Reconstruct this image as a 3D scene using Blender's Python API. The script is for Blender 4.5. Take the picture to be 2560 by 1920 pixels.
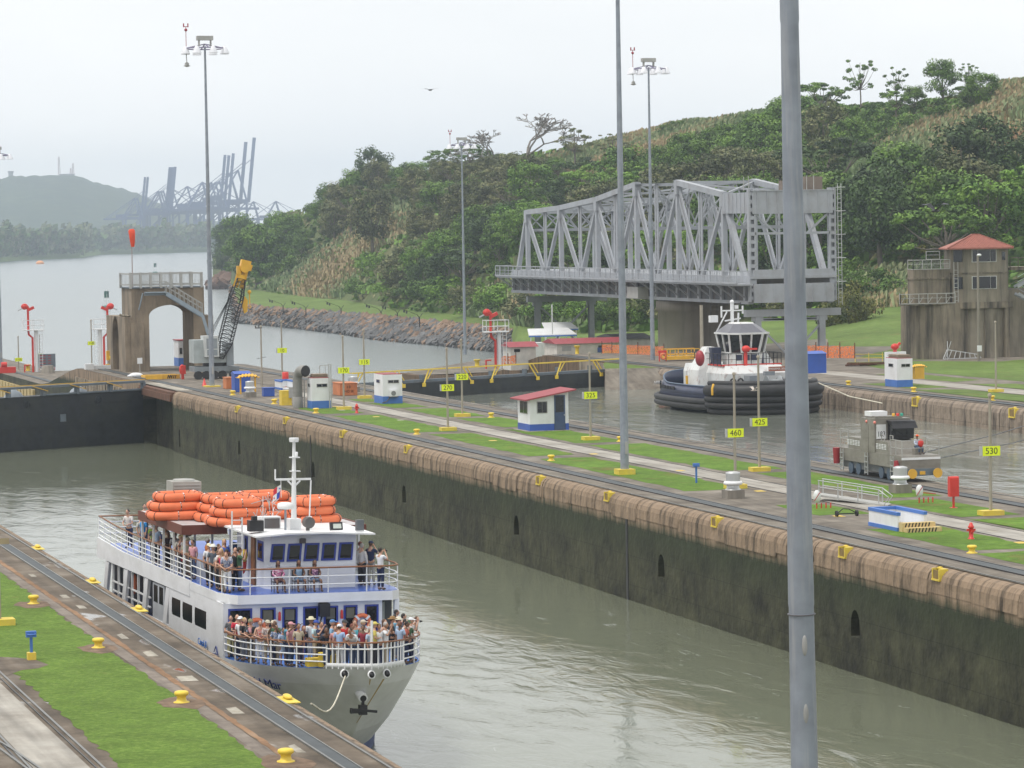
import bpy, bmesh, math, random
from math import sin, cos, pi, radians, sqrt, atan2
from mathutils import Vector, Matrix, noise
for o in list(bpy.data.objects): bpy.data.objects.remove(o)
S = bpy.context.scene
COL = S.collection
# ---------------------------------------------------------------- camera
F, PITCH, ROLL, YAW = 8221.06, .0476452538, -.016643202, .2878945
CAM = Vector((-22.0484, -307.4122, 14.3365))
_fw = Vector((sin(YAW)*cos(PITCH), cos(YAW)*cos(PITCH), -sin(PITCH)))
_r = Vector((cos(YAW), -sin(YAW), 0)); _u = _r.cross(_fw)
RT = cos(ROLL)*_r + sin(ROLL)*_u; UP = -sin(ROLL)*_r + cos(ROLL)*_u; FW = _fw
cd = bpy.data.cameras.new('camera'); co = bpy.data.objects.new('camera', cd); COL.objects.link(co)
cd.sensor_width = 36; cd.lens = F/2560*36; cd.clip_start = 1; cd.clip_end = 20000
M = Matrix((RT, UP, -FW)).transposed().to_4x4(); M.translation = CAM; co.matrix_world = M
S.camera = co
S.render.resolution_x = 1024; S.render.resolution_y = 768
# ---------------------------------------------------------------- world, sun, exposure
SUN_EL, SUN_AZ = radians(66), radians(258)     # soft sun high on the left
w = bpy.data.worlds.new('World'); S.world = w; w.use_nodes = True
nt = w.node_tree; nt.nodes.clear()
sky = nt.nodes.new('ShaderNodeTexSky'); sky.sky_type = 'NISHITA'; sky.sun_disc = False
sky.sun_elevation = SUN_EL; sky.sun_rotation = SUN_AZ; sky.air_density = 1; sky.dust_density = 4
tc = nt.nodes.new('ShaderNodeTexCoord'); mp = nt.nodes.new('ShaderNodeMapping'); mp.inputs['Scale'].default_value = (1, 1, 4)
ns = nt.nodes.new('ShaderNodeTexNoise'); ns.inputs['Scale'].default_value = 5.5; ns.inputs['Detail'].default_value = 5
rp = nt.nodes.new('ShaderNodeValToRGB'); rp.color_ramp.elements[0].position = .3; rp.color_ramp.elements[1].position = .7
rp.color_ramp.elements[0].color = (.84, .855, .87, 1); rp.color_ramp.elements[1].color = (.93, .935, .935, 1)
sc = nt.nodes.new('ShaderNodeMix'); sc.data_type = 'RGBA'; sc.blend_type = 'MULTIPLY'; sc.inputs[0].default_value = 1
sc.inputs['B'].default_value = (10.8, 10.75, 10.6, 1)
mx = nt.nodes.new('ShaderNodeMix'); mx.data_type = 'RGBA'; mx.inputs[0].default_value = .93
bg = nt.nodes.new('ShaderNodeBackground'); bg.inputs['Strength'].default_value = .1
wo = nt.nodes.new('ShaderNodeOutputWorld')
L = nt.links.new
L(tc.outputs['Generated'], mp.inputs['Vector']); L(mp.outputs[0], ns.inputs['Vector']); L(ns.outputs[0], rp.inputs[0])
L(rp.outputs[0], sc.inputs['A']); L(sky.outputs[0], mx.inputs['A']); L(sc.outputs[2], mx.inputs['B'])
L(mx.outputs[2], bg.inputs[0]); L(bg.outputs[0], wo.inputs[0])
sl = bpy.data.lights.new('sun', 'SUN'); sl.energy = 1.7; sl.angle = radians(14); sl.color = (1, .96, .9)
so = bpy.data.objects.new('sun', sl); COL.objects.link(so)
so.rotation_euler = Vector((-sin(SUN_AZ)*cos(SUN_EL), -cos(SUN_AZ)*cos(SUN_EL), -sin(SUN_EL))).to_track_quat('-Z', 'Y').to_euler()
S.view_settings.view_transform = 'Standard'; S.view_settings.look = 'None'; S.view_settings.gamma = 1
S.view_settings.use_curve_mapping = False; S.view_settings.exposure = 0.30
S.render.engine = 'CYCLES'
S.cycles.max_bounces = 5; S.cycles.volume_bounces = 1; S.cycles.diffuse_bounces = 2; S.cycles.glossy_bounces = 3
S.cycles.transparent_max_bounces = 6
# ---------------------------------------------------------------- pixel -> world (photograph pixels, 2560 x 1920)
def ray(x, y): return FW + RT*((x-1280)/F) - UP*((y-960)/F)
def G(x, y, z=0.):
    d = ray(x, y); return CAM + d*((z-CAM.z)/d.z)
def AD(x, y, D): return CAM + ray(x, y)*D
def AX(x, y, X):
    d = ray(x, y); return CAM + d*((X-CAM.x)/d.x)
def AY(x, y, Y):
    d = ray(x, y); return CAM + d*((Y-CAM.y)/d.y)
def DEP(P): return (Vector(P)-CAM).dot(FW)
def ZP(P, y):                                     # height above P whose image row is y
    P = Vector(P)
    lo, hi = -60., 200.
    for _ in range(50):
        m = (lo+hi)/2; q = Vector((P.x, P.y, m))-CAM
        v = 960 - F*q.dot(UP)/q.dot(FW)
        if v > y: lo = m
        else: hi = m
    return (lo+hi)/2
def PX(P):
    q = Vector(P)-CAM; z = q.dot(FW); return 1280+F*q.dot(RT)/z, 960-F*q.dot(UP)/z
# ---------------------------------------------------------------- materials
MATS = {}
def mat(name, col, rough=.7, metal=0, var=.12, scale=1.5, bump=0, bscale=None, dirt=None, dscale=(.6, .6, .15), damt=.5, spec=.5, obj=True, drange=(.45, .7)):
    if name in MATS: return MATS[name]
    m = bpy.data.materials.new(name); m.use_nodes = True; n = m.node_tree.nodes; l = m.node_tree.links.new
    b = n['Principled BSDF']; b.inputs['Roughness'].default_value = rough; b.inputs['Metallic'].default_value = metal
    b.inputs['Specular IOR Level'].default_value = spec
    t = n.new('ShaderNodeTexCoord'); src = t.outputs['Object']
    ns = n.new('ShaderNodeTexNoise'); ns.inputs['Scale'].default_value = scale; ns.inputs['Detail'].default_value = 5
    l(src, ns.inputs['Vector'])
    r = n.new('ShaderNodeValToRGB'); c = Vector(col[:3])
    r.color_ramp.elements[0].position = .3; r.color_ramp.elements[1].position = .7
    r.color_ramp.elements[0].color = (*(c*(1-var)), 1); r.color_ramp.elements[1].color = (*[min(1, v*(1+var)) for v in c], 1)
    l(ns.outputs[0], r.inputs[0]); out = r.outputs[0]
    if dirt:
        mp = n.new('ShaderNodeMapping'); mp.inputs['Scale'].default_value = dscale; l(src, mp.inputs[0])
        n2 = n.new('ShaderNodeTexNoise'); n2.inputs['Scale'].default_value = 1.; n2.inputs['Detail'].default_value = 6; n2.inputs['Roughness'].default_value = .65
        l(mp.outputs[0], n2.inputs['Vector'])
        mr = n.new('ShaderNodeMapRange'); mr.inputs[1].default_value = drange[0]; mr.inputs[2].default_value = drange[1]; mr.inputs[4].default_value = damt
        l(n2.outputs[0], mr.inputs[0])
        mxn = n.new('ShaderNodeMix'); mxn.data_type = 'RGBA'; mxn.inputs['B'].default_value = (*dirt, 1)
        l(mr.outputs[0], mxn.inputs[0]); l(out, mxn.inputs['A']); out = mxn.outputs[2]
    l(out, b.inputs['Base Color'])
    if bump:
        n3 = n.new('ShaderNodeTexNoise'); n3.inputs['Scale'].default_value = bscale or scale*6; n3.inputs['Detail'].default_value = 4
        l(src, n3.inputs['Vector']); bp = n.new('ShaderNodeBump'); bp.inputs['Strength'].default_value = bump; bp.inputs['Distance'].default_value = .1
        l(n3.outputs[0], bp.inputs['Height']); l(bp.outputs[0], b.inputs['Normal'])
    MATS[name] = m; return m
white = mat('white_paint', (.78, .79, .8), .45, var=.03, dirt=(.45, .42, .36), dscale=(1.2, 1.2, .5), damt=.25)
hullw = mat('hull_white', (.77, .78, .80), .4, var=.03, dirt=(.42, .42, .40), dscale=(.5, .5, 1.2), damt=.35)
railw = mat('rail_white', (.75, .76, .76), .4, var=.02)
hullg = mat('hull_grey', (.70, .71, .71), .4, var=.05, dirt=(.50, .51, .49), dscale=(.5, .5, 1), damt=.5)
blue = mat('blue_paint', (.035, .10, .42), .45, var=.08, dirt=(.05, .08, .2), damt=.3)
dblue = mat('frame_blue', (.03, .055, .30), .45, var=.06)
lblue = mat('mid_blue', (.06, .17, .50), .5, var=.08)
yellow = mat('yellow_paint', (.78, .56, .055), .5, var=.06, dirt=(.4, .3, .1), damt=.35, dscale=(3, 3, 2))
orangey = mat('orange_yellow', (.75, .42, .03), .5, var=.08, dirt=(.3, .2, .1), damt=.3)
signy = mat('sign_yellow', (.80, .93, .02), .45, var=.03)
black = mat('black_paint', (.015, .015, .018), .4, var=.1)
red = mat('red_paint', (.62, .04, .03), .4, var=.08)
dred = mat('dark_red', (.32, .03, .04), .5, var=.1)
roofr = mat('red_roof', (.30, .05, .06), .6, var=.1)
tile = mat('clay_tile', (.32, .12, .09), .7, var=.15, scale=3)
orange = mat('raft_orange', (.76, .19, .075), .6, var=.1, scale=2, dirt=(.45, .10, .04), dscale=(2, 2, 2), damt=.5)
net = mat('net_orange', (.75, .18, .05), .6)
brown = mat('brown_fascia', (.15, .045, .03), .6)
wood = mat('varnished_wood', (.22, .09, .035), .5, scale=4, var=.25)
glass = mat('dark_glass', (.012, .014, .018), .08, var=.3, spec=.6)
galv = mat('galvanised_steel', (.27, .30, .345), .5, metal=.3, var=.14, scale=2.5, dirt=(.42, .43, .44), dscale=(5, 5, .35), damt=.6, drange=(.52, .7))
steelb = mat('bridge_grey', (.36, .38, .41), .6, var=.08, scale=.4, dirt=(.20, .17, .15), dscale=(.8, .8, .5), damt=.35)
steeld = mat('dark_steel', (.09, .10, .11), .6, var=.2, dirt=(.16, .08, .04), damt=.4)
alum = mat('aluminium', (.52, .53, .53), .4, metal=.5, var=.05)
polem = mat('weathered_pole', (.34, .31, .25), .8, var=.1, dirt=(.2, .15, .1), dscale=(4, 4, .6), damt=.5)
concd = mat('tower_concrete', (.23, .195, .145), .9, var=.2, scale=.5, dirt=(.035, .033, .03), dscale=(1.3, 1.3, .12), damt=.85, bump=.3, bscale=3, drange=(.42, .62))
conca = mat('arch_concrete', (.27, .215, .155), .9, var=.2, scale=.5, dirt=(.08, .068, .055), dscale=(.8, .8, .15), damt=.75, bump=.3, bscale=3, drange=(.44, .66))
concl = mat('tower_wall_tan', (.25, .22, .17), .9, var=.12, scale=.6, dirt=(.06, .055, .045), dscale=(1.3, 1.3, .15), damt=.7, drange=(.45, .7))
concp = mat('pier_concrete', (.25, .225, .19), .9, var=.1, scale=.4, dirt=(.10, .09, .08), dscale=(1.2, 1.2, .1), damt=.6)
ventm = mat('vent_grey', (.40, .40, .38), .6, var=.08, dirt=(.22, .2, .17), damt=.4)
duct = mat('duct_grey', (.26, .255, .235), .7, var=.1, dirt=(.12, .11, .10), damt=.5)
rubber = mat('black_rubber', (.018, .018, .02), .55, var=.3, dirt=(.05, .045, .04), dscale=(.5, .5, 2), damt=.4)
navy = mat('navy_hull', (.035, .045, .09), .4, var=.1, dirt=(.02, .02, .03), damt=.5)
stain = mat('stainless', (.25, .235, .205), .5, metal=.15, var=.1, dirt=(.12, .10, .08), dscale=(1, 1, 3), damt=.5)
rust = mat('rusty_steel', (.13, .06, .035), .85, var=.3)
trunkm = mat('tree_bark', (.16, .135, .11), .9, var=.25)
stone = mat('riprap_grey', (.115, .115, .115), .9, var=.35, scale=.12, bump=.4, bscale=2)
stone2 = mat('riprap_brown', (.23, .155, .105), .9, var=.3, scale=.15, bump=.4, bscale=2)
ropem = mat('rope', (.6, .56, .45), .8)
# ---------------------------------------------------------------- object helpers
def setp(o, label=None, cat=None, group=None, kind=None):
    if label: o['label'] = label
    if cat: o['category'] = cat
    if group: o['group'] = group
    if kind: o['kind'] = kind
    return o
def thing(name, label, cat, loc=(0, 0, 0), rz=0, group=None):
    o = bpy.data.objects.new(name, None); COL.objects.link(o); o.location = loc; o.rotation_euler = (0, 0, rz)
    o.empty_display_size = .2
    return setp(o, label, cat, group)
def kids(o): return [c for c in list(COL.objects) if c.parent == o]
def dup(o, loc=None, rz=None, label=None, parent=None, scale=None, group=None):
    c = o.copy(); COL.objects.link(c); c.parent = parent
    if loc is not None: c.location = loc
    if rz is not None: c.rotation_euler = (0, 0, rz)
    if scale is not None: c.scale = (scale,)*3 if not hasattr(scale, '__len__') else scale
    if label: c['label'] = label
    if group: c['group'] = group
    for k in KID.get(o.name, []):
        dup(k, parent=c)
    return c
KID = {}
class MB:
    def __init__(s): s.v = []; s.f = []; s.m = []; s.sm = []; s.mi = 0; s.xf = None
    def add(s, vs, fs, smooth=False):
        n = len(s.v)
        if s.xf is not None: vs = [tuple(s.xf @ Vector(v)) for v in vs]
        s.v += [tuple(v) for v in vs]
        for f in fs: s.f.append([i+n for i in f]); s.m.append(s.mi); s.sm.append(smooth)
        return s
    def box(s, x0, x1, y0, y1, z0, z1):
        return s.add([(x0,y0,z0),(x1,y0,z0),(x1,y1,z0),(x0,y1,z0),(x0,y0,z1),(x1,y0,z1),(x1,y1,z1),(x0,y1,z1)],
            [(0,3,2,1),(4,5,6,7),(0,1,5,4),(1,2,6,5),(2,3,7,6),(3,0,4,7)])
    def cb(s, c, d, rz=0, rx=0, ry=0):
        R = Matrix.Rotation(rz, 3, 'Z') @ Matrix.Rotation(ry, 3, 'Y') @ Matrix.Rotation(rx, 3, 'X'); c = Vector(c)
        vs = [c + R @ Vector((a*d[0]/2, b*d[1]/2, e*d[2]/2)) for e in (-1, 1) for a, b in ((-1,-1),(1,-1),(1,1),(-1,1))]
        return s.add(vs, [(0,3,2,1),(4,5,6,7),(0,1,5,4),(1,2,6,5),(2,3,7,6),(3,0,4,7)])
    def bar(s, p0, p1, w, h=None, up=(0, 0, 1)):
        p0, p1 = Vector(p0), Vector(p1); d = (p1-p0)
        if d.length < 1e-6: return s
        d.normalize(); h = h or w; a = d.cross(Vector(up))
        if a.length < 1e-3: a = d.cross(Vector((0, 1, 0)))
        a.normalize(); b = a.cross(d)
        vs = [p + a*(i*w/2) + b*(j*h/2) for p in (p0, p1) for i, j in ((-1,-1),(1,-1),(1,1),(-1,1))]
        return s.add(vs, [(0,3,2,1),(4,5,6,7),(0,1,5,4),(1,2,6,5),(2,3,7,6),(3,0,4,7)])
    def tube(s, pts, r, n=8, cap=True, closed=False):
        pts = [Vector(p) for p in pts]; rs = r if hasattr(r, '__len__') else [r]*len(pts); N = len(pts)
        vs = []; ref = None
        for i, p in enumerate(pts):
            if closed: d = pts[(i+1) % N]-pts[i-1]
            else: d = pts[min(i+1, N-1)]-pts[max(i-1, 0)]
            d.normalize()
            if ref is None:
                ref = d.cross(Vector((0, 0, 1)))
                if ref.length < .05: ref = d.cross(Vector((0, 1, 0)))
            a = (ref - d*ref.dot(d)).normalized(); ref = a; b = d.cross(a)
            vs += [p + (a*cos(2*pi*k/n)+b*sin(2*pi*k/n))*rs[i] for k in range(n)]
        fs = []
        for i in range(N if closed else N-1):
            j = (i+1) % N
            fs += [(i*n+k, i*n+(k+1) % n, j*n+(k+1) % n, j*n+k) for k in range(n)]
        s.add(vs, fs, True)
        if cap and not closed:
            s.add([vs[k] for k in range(n)], [tuple(range(n))[::-1]]); s.add([vs[(N-1)*n+k] for k in range(n)], [tuple(range(n))])
        return s
    def lathe(s, prof, c=(0, 0, 0), n=20, sx=1, sy=1):
        c = Vector(c); vs = []
        for r, z in prof: vs += [c+Vector((r*cos(2*pi*k/n)*sx, r*sin(2*pi*k/n)*sy, z)) for k in range(n)]
        fs = [(i*n+k, i*n+(k+1) % n, (i+1)*n+(k+1) % n, (i+1)*n+k) for i in range(len(prof)-1) for k in range(n)]
        s.add(vs, fs, True)
        s.add([vs[k] for k in range(n)], [tuple(range(n))[::-1]]); s.add([vs[-n+k] for k in range(n)], [tuple(range(n))])
        return s
    def prism(s, poly, z0, z1):
        n = len(poly); vs = [(x, y, z0) for x, y in poly]+[(x, y, z1) for x, y in poly]
        return s.add(vs, [tuple(range(n))[::-1], tuple(range(n, 2*n))]+[(k, (k+1) % n, n+(k+1) % n, n+k) for k in range(n)])
    def pris(s, poly, a0, a1, ax='x'):          # polygon in the plane across ax, extruded along ax
        n = len(poly)
        mk = (lambda a, p: (a, p[0], p[1])) if ax == 'x' else (lambda a, p: (p[0], a, p[1]))
        vs = [mk(a0, p) for p in poly]+[mk(a1, p) for p in poly]
        return s.add(vs, [tuple(range(n))[::-1], tuple(range(n, 2*n))]+[(k, (k+1) % n, n+(k+1) % n, n+k) for k in range(n)])
    def loft(s, rings, cap=True, smooth=True, closed=True):
        n = len(rings[0]); vs = [p for r in rings for p in r]; K = n if closed else n-1
        s.add(vs, [(i*n+k, i*n+(k+1) % n, (i+1)*n+(k+1) % n, (i+1)*n+k) for i in range(len(rings)-1) for k in range(K)], smooth)
        if cap: s.add(rings[0], [tuple(range(n))[::-1]]); s.add(rings[-1], [tuple(range(n))])
        return s
    def ball(s, c, r, nu=12, nv=8, top=1.):
        c = Vector(c); r = r if hasattr(r, '__len__') else (r, r, r); vs = []; fs = []
        for i in range(nv+1):
            t = pi*i/nv; vs += [c+Vector((r[0]*sin(t)*cos(2*pi*k/nu), r[1]*sin(t)*sin(2*pi*k/nu), r[2]*cos(t))) for k in range(nu)]
        fs = [(i*nu+k, (i+1)*nu+k, (i+1)*nu+(k+1) % nu, i*nu+(k+1) % nu) for i in range(nv) for k in range(nu)]
        return s.add(vs, fs, True)
    def quad(s, a, b, c, d): return s.add([a, b, c, d], [(0, 1, 2, 3)])
    def mesh(s, name, mats):
        me = bpy.data.meshes.new(name); me.from_pydata(s.v, [], s.f)
        for m in (mats if isinstance(mats, (list, tuple)) else [mats]): me.materials.append(m)
        me.polygons.foreach_set('material_index', s.m); me.polygons.foreach_set('use_smooth', s.sm); me.update()
        return me
    def obj(s, name, mats, parent=None, loc=(0, 0, 0), rz=0, **kw):
        o = bpy.data.objects.new(name, s.mesh(name, mats)); COL.objects.link(o); o.location = loc
        if rz: o.rotation_euler = (0, 0, rz)
        if parent is not None: o.parent = parent; KID.setdefault(parent.name, []).append(o)
        return setp(o, **kw) if kw else o
def text(body, size, m, parent, loc, rot, name='lettering', extrude=.004, sx=1, align='CENTER', shear=0):
    cu = bpy.data.curves.new(name, 'FONT'); cu.body = body; cu.size = size; cu.extrude = extrude; cu.align_x = align; cu.align_y = 'CENTER'; cu.shear = shear
    t = bpy.data.objects.new(name, cu); COL.objects.link(t); bpy.context.view_layer.update()
    me = bpy.data.meshes.new_from_object(t); bpy.data.objects.remove(t); me.materials.clear(); me.materials.append(m)
    o = bpy.data.objects.new(name, me); COL.objects.link(o); o.parent = parent; o.location = loc; o.rotation_euler = rot; o.scale = (sx, 1, 1)
    if parent: KID.setdefault(parent.name, []).append(o)
    return o
def struct(o): o['kind'] = 'structure'; return o
# ---------------------------------------------------------------- setting materials
def nodes(name):
    m = bpy.data.materials.new(name); m.use_nodes = True; n = m.node_tree.nodes; MATS[name] = m
    return m, n, m.node_tree.links.new, n['Principled BSDF']
def water(name, col, foam=0., rough=.07, sc=1., strength=.5, murk=None):
    m, n, l, b = nodes(name)
    t = n.new('ShaderNodeTexCoord')
    mp = n.new('ShaderNodeMapping'); mp.inputs['Scale'].default_value = (.55*sc, .22*sc, 1); mp.inputs['Rotation'].default_value = (0, 0, .5); l(t.outputs['Object'], mp.inputs[0])
    n1 = n.new('ShaderNodeTexNoise'); n1.inputs['Scale'].default_value = 1.3; n1.inputs['Detail'].default_value = 6; n1.inputs['Roughness'].default_value = .55; n1.inputs['Distortion'].default_value = .6
    l(mp.outputs[0], n1.inputs['Vector'])
    n2 = n.new('ShaderNodeTexNoise'); n2.inputs['Scale'].default_value = .045*sc; n2.inputs['Detail'].default_value = 4; n2.inputs['Distortion'].default_value = 1.2; l(t.outputs['Object'], n2.inputs['Vector'])
    mr = n.new('ShaderNodeMapRange'); mr.inputs[1].default_value = .38; mr.inputs[2].default_value = .62; mr.inputs[3].default_value = .25; l(n2.outputs[0], mr.inputs[0])
    mu = n.new('ShaderNodeMath'); mu.operation = 'MULTIPLY'; mu.inputs[1].default_value = strength; l(mr.outputs[0], mu.inputs[0])
    bp = n.new('ShaderNodeBump'); bp.inputs['Distance'].default_value = .28; l(mu.outputs[0], bp.inputs['Strength']); l(n1.outputs[0], bp.inputs['Height']); l(bp.outputs[0], b.inputs['Normal'])
    c = n.new('ShaderNodeMix'); c.data_type = 'RGBA'; c.inputs['A'].default_value = (*col, 1); c.inputs['B'].default_value = (*(murk or [v*.8 for v in col]), 1); l(n2.outputs[0], c.inputs[0]); out = c.outputs[2]
    if foam:
        mp2 = n.new('ShaderNodeMapping'); mp2.inputs['Scale'].default_value = (.5, .10, 1); mp2.inputs['Rotation'].default_value = (0, 0, .45); l(t.outputs['Object'], mp2.inputs[0])
        n3 = n.new('ShaderNodeTexNoise'); n3.inputs['Scale'].default_value = 1.; n3.inputs['Detail'].default_value = 9; n3.inputs['Roughness'].default_value = .72; n3.inputs['Distortion'].default_value = 2; l(mp2.outputs[0], n3.inputs['Vector'])
        m3 = n.new('ShaderNodeMapRange'); m3.inputs[1].default_value = .66-foam*.05; m3.inputs[2].default_value = .76-foam*.05; m3.inputs[4].default_value = .6; l(n3.outputs[0], m3.inputs[0])
        c2 = n.new('ShaderNodeMix'); c2.data_type = 'RGBA'; c2.inputs['B'].default_value = (.55, .57, .55, 1); l(m3.outputs[0], c2.inputs[0]); l(out, c2.inputs['A']); out = c2.outputs[2]
    l(out, b.inputs['Base Color']); b.inputs['Roughness'].default_value = rough; b.inputs['IOR'].default_value = 1.33
    return m
w_near = water('chamber_water', (.175, .19, .135), foam=.8, strength=.36)
w_far = water('upper_chamber_water', (.21, .225, .19), foam=2., strength=.4)
w_sea = water('canal_water', (.17, .20, .20), foam=0, rough=.22, sc=.5, strength=.35)
def lockwall(name, capc, mossc, zm=-1.35, jit=.30):
    m, n, l, b = nodes(name)
    t = n.new('ShaderNodeTexCoord'); sp = n.new('ShaderNodeSeparateXYZ'); l(t.outputs['Object'], sp.inputs[0])
    cb = n.new('ShaderNodeCombineXYZ'); l(sp.outputs[1], cb.inputs[0]); l(sp.outputs[2], cb.inputs[1])
    # vertical streaks
    mp = n.new('ShaderNodeMapping'); mp.inputs['Scale'].default_value = (1.6, .22, 1); l(cb.outputs[0], mp.inputs[0])
    st = n.new('ShaderNodeTexNoise'); st.inputs['Scale'].default_value = 1; st.inputs['Detail'].default_value = 7; st.inputs['Roughness'].default_value = .7; l(mp.outputs[0], st.inputs['Vector'])
    r1 = n.new('ShaderNodeValToRGB'); e = r1.color_ramp.elements; c = Vector(capc)
    e[0].position = .36; e[0].color = (*(c*.22), 1); e[1].position = .66; e[1].color = (*(c*1.35), 1)
    k = r1.color_ramp.elements.new(.5); k.color = (*c, 1); l(st.outputs[0], r1.inputs[0])
    # moss
    mn = n.new('ShaderNodeTexNoise'); mn.inputs['Scale'].default_value = .5; mn.inputs['Detail'].default_value = 8; mn.inputs['Roughness'].default_value = .7; l(t.outputs['Object'], mn.inputs['Vector'])
    r2 = n.new('ShaderNodeValToRGB'); e = r2.color_ramp.elements; q = Vector(mossc)
    e[0].position = .36; e[0].color = (*(q*.35), 1); e[1].position = .66; e[1].color = (*(q*2.0), 1); l(mn.outputs[0], r2.inputs[0])
    # dark green band just under the stones, greyer lower down
    gb = n.new('ShaderNodeMapRange'); gb.inputs[1].default_value = zm-2.2; gb.inputs[2].default_value = zm-.1; l(sp.outputs[2], gb.inputs[0])
    gm = n.new('ShaderNodeMix'); gm.data_type = 'RGBA'; gm.inputs['B'].default_value = (.022, .034, .012, 1); l(r2.outputs[0], gm.inputs['A'])
    gmul = n.new('ShaderNodeMath'); gmul.operation = 'MULTIPLY'; l(gb.outputs[0], gmul.inputs[0]); l(mn.outputs[0], gmul.inputs[1]); gm2 = n.new('ShaderNodeMath'); gm2.operation = 'MULTIPLY'; gm2.inputs[1].default_value = 1.6; gm2.use_clamp = True; l(gmul.outputs[0], gm2.inputs[0]); l(gm2.outputs[0], gm.inputs[0])
    za = n.new('ShaderNodeMath'); za.operation = 'MULTIPLY_ADD'; za.inputs[1].default_value = jit*2.6; l(st.outputs[0], za.inputs[0]); l(sp.outputs[2], za.inputs[2])
    mr = n.new('ShaderNodeMapRange'); mr.inputs[1].default_value = zm+jit*1.3-.24; mr.inputs[2].default_value = zm+jit*1.3+.26; l(za.outputs[0], mr.inputs[0])
    mx_ = n.new('ShaderNodeMix'); mx_.data_type = 'RGBA'; l(mr.outputs[0], mx_.inputs[0]); l(gm.outputs[2], mx_.inputs['A']); l(r1.outputs[0], mx_.inputs['B'])
    # joints
    bk = n.new('ShaderNodeTexBrick'); bk.inputs['Scale'].default_value = 1; bk.inputs['Mortar Size'].default_value = .022; bk.inputs['Brick Width'].default_value = 3.7; bk.inputs['Row Height'].default_value = 1.55
    bk.inputs['Mortar Smooth'].default_value = .6; l(cb.outputs[0], bk.inputs['Vector'])
    dk = n.new('ShaderNodeMix'); dk.data_type = 'RGBA'; dk.blend_type = 'MULTIPLY'; dk.inputs['B'].default_value = (.35, .34, .32, 1); l(mx_.outputs[2], dk.inputs['A'])
    fm = n.new('ShaderNodeMath'); fm.operation = 'MULTIPLY'; fm.inputs[1].default_value = .75; l(bk.outputs['Fac'], fm.inputs[0]); l(fm.outputs[0], dk.inputs[0])
    l(dk.outputs[2], b.inputs['Base Color']); b.inputs['Roughness'].default_value = .88
    n3 = n.new('ShaderNodeTexNoise'); n3.inputs['Scale'].default_value = 2.2; n3.inputs['Detail'].default_value = 7; l(t.outputs['Object'], n3.inputs['Vector'])
    bp = n.new('ShaderNodeBump'); bp.inputs['Strength'].default_value = .5; bp.inputs['Distance'].default_value = .15; l(n3.outputs[0], bp.inputs['Height']); l(bp.outputs[0], b.inputs['Normal'])
    return m
wallm = lockwall('lock_wall_face', (.25, .18, .12), (.036, .037, .019))
wallf = lockwall('far_wall_face', (.24, .19, .145), (.10, .085, .06), zm=-2.6)
wallb = lockwall('incline_face', (.135, .085, .045), (.10, .085, .06), zm=-9)
wallt = lockwall('incline_face_tan', (.27, .22, .16), (.10, .085, .06), zm=-9)
def pave(name, c0, c1, c2, sc=.35, wet=None):
    m, n, l, b = nodes(name); t = n.new('ShaderNodeTexCoord')
    a = n.new('ShaderNodeTexNoise'); a.inputs['Scale'].default_value = sc; a.inputs['Detail'].default_value = 9; a.inputs['Roughness'].default_value = .68; l(t.outputs['Object'], a.inputs['Vector'])
    r = n.new('ShaderNodeValToRGB'); e = r.color_ramp.elements; e[0].position = .34; e[0].color = (*c0, 1); e[1].position = .68; e[1].color = (*c2, 1); k = e.new(.5); k.color = (*c1, 1); l(a.outputs[0], r.inputs[0])
    mp = n.new('ShaderNodeMapping'); mp.inputs['Scale'].default_value = (2.2, .16, 1); l(t.outputs['Object'], mp.inputs[0])
    s = n.new('ShaderNodeTexNoise'); s.inputs['Scale'].default_value = 1; s.inputs['Detail'].default_value = 5; l(mp.outputs[0], s.inputs['Vector'])
    mr = n.new('ShaderNodeMapRange'); mr.inputs[1].default_value = .35; mr.inputs[2].default_value = .7; mr.inputs[3].default_value = .72; mr.inputs[4].default_value = 1.15; l(s.outputs[0], mr.inputs[0])
    x = n.new('ShaderNodeMix'); x.data_type = 'RGBA'; x.blend_type = 'MULTIPLY'; x.inputs[0].default_value = 1; l(r.outputs[0], x.inputs['A']); l(mr.outputs[0], x.inputs['B']); l(x.outputs[2], b.inputs['Base Color'])
    b.inputs['Roughness'].default_value = .88
    if wet:
        p = n.new('ShaderNodeTexNoise'); p.inputs['Scale'].default_value = .30; p.inputs['Detail'].default_value = 3
        mq = n.new('ShaderNodeMapping'); mq.inputs['Scale'].default_value = (2.2, .8, 1); l(t.outputs['Object'], mq.inputs[0]); l(mq.outputs[0], p.inputs['Vector'])
        q = n.new('ShaderNodeMapRange'); q.inputs[1].default_value = .62; q.inputs[2].default_value = .66; q.inputs[3].default_value = .9; q.inputs[4].default_value = .06; l(p.outputs[0], q.inputs[0]); l(q.outputs[0], b.inputs['Roughness'])
    return m
pav = pave('quay_concrete', (.095, .078, .06), (.17, .145, .115), (.25, .22, .18))
pavn = pave('near_quay_concrete', (.075, .056, .038), (.135, .105, .075), (.23, .195, .155), wet=True)
pavl = pave('light_concrete_path', (.26, .235, .20), (.34, .315, .275), (.42, .395, .35))
pavr = pave('ochre_dirt_strip', (.16, .085, .04), (.25, .14, .07), (.28, .19, .12), sc=.8)
pavw = pave('pale_patch', (.24, .21, .165), (.36, .33, .27), (.46, .43, .37), sc=1.6)
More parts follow.
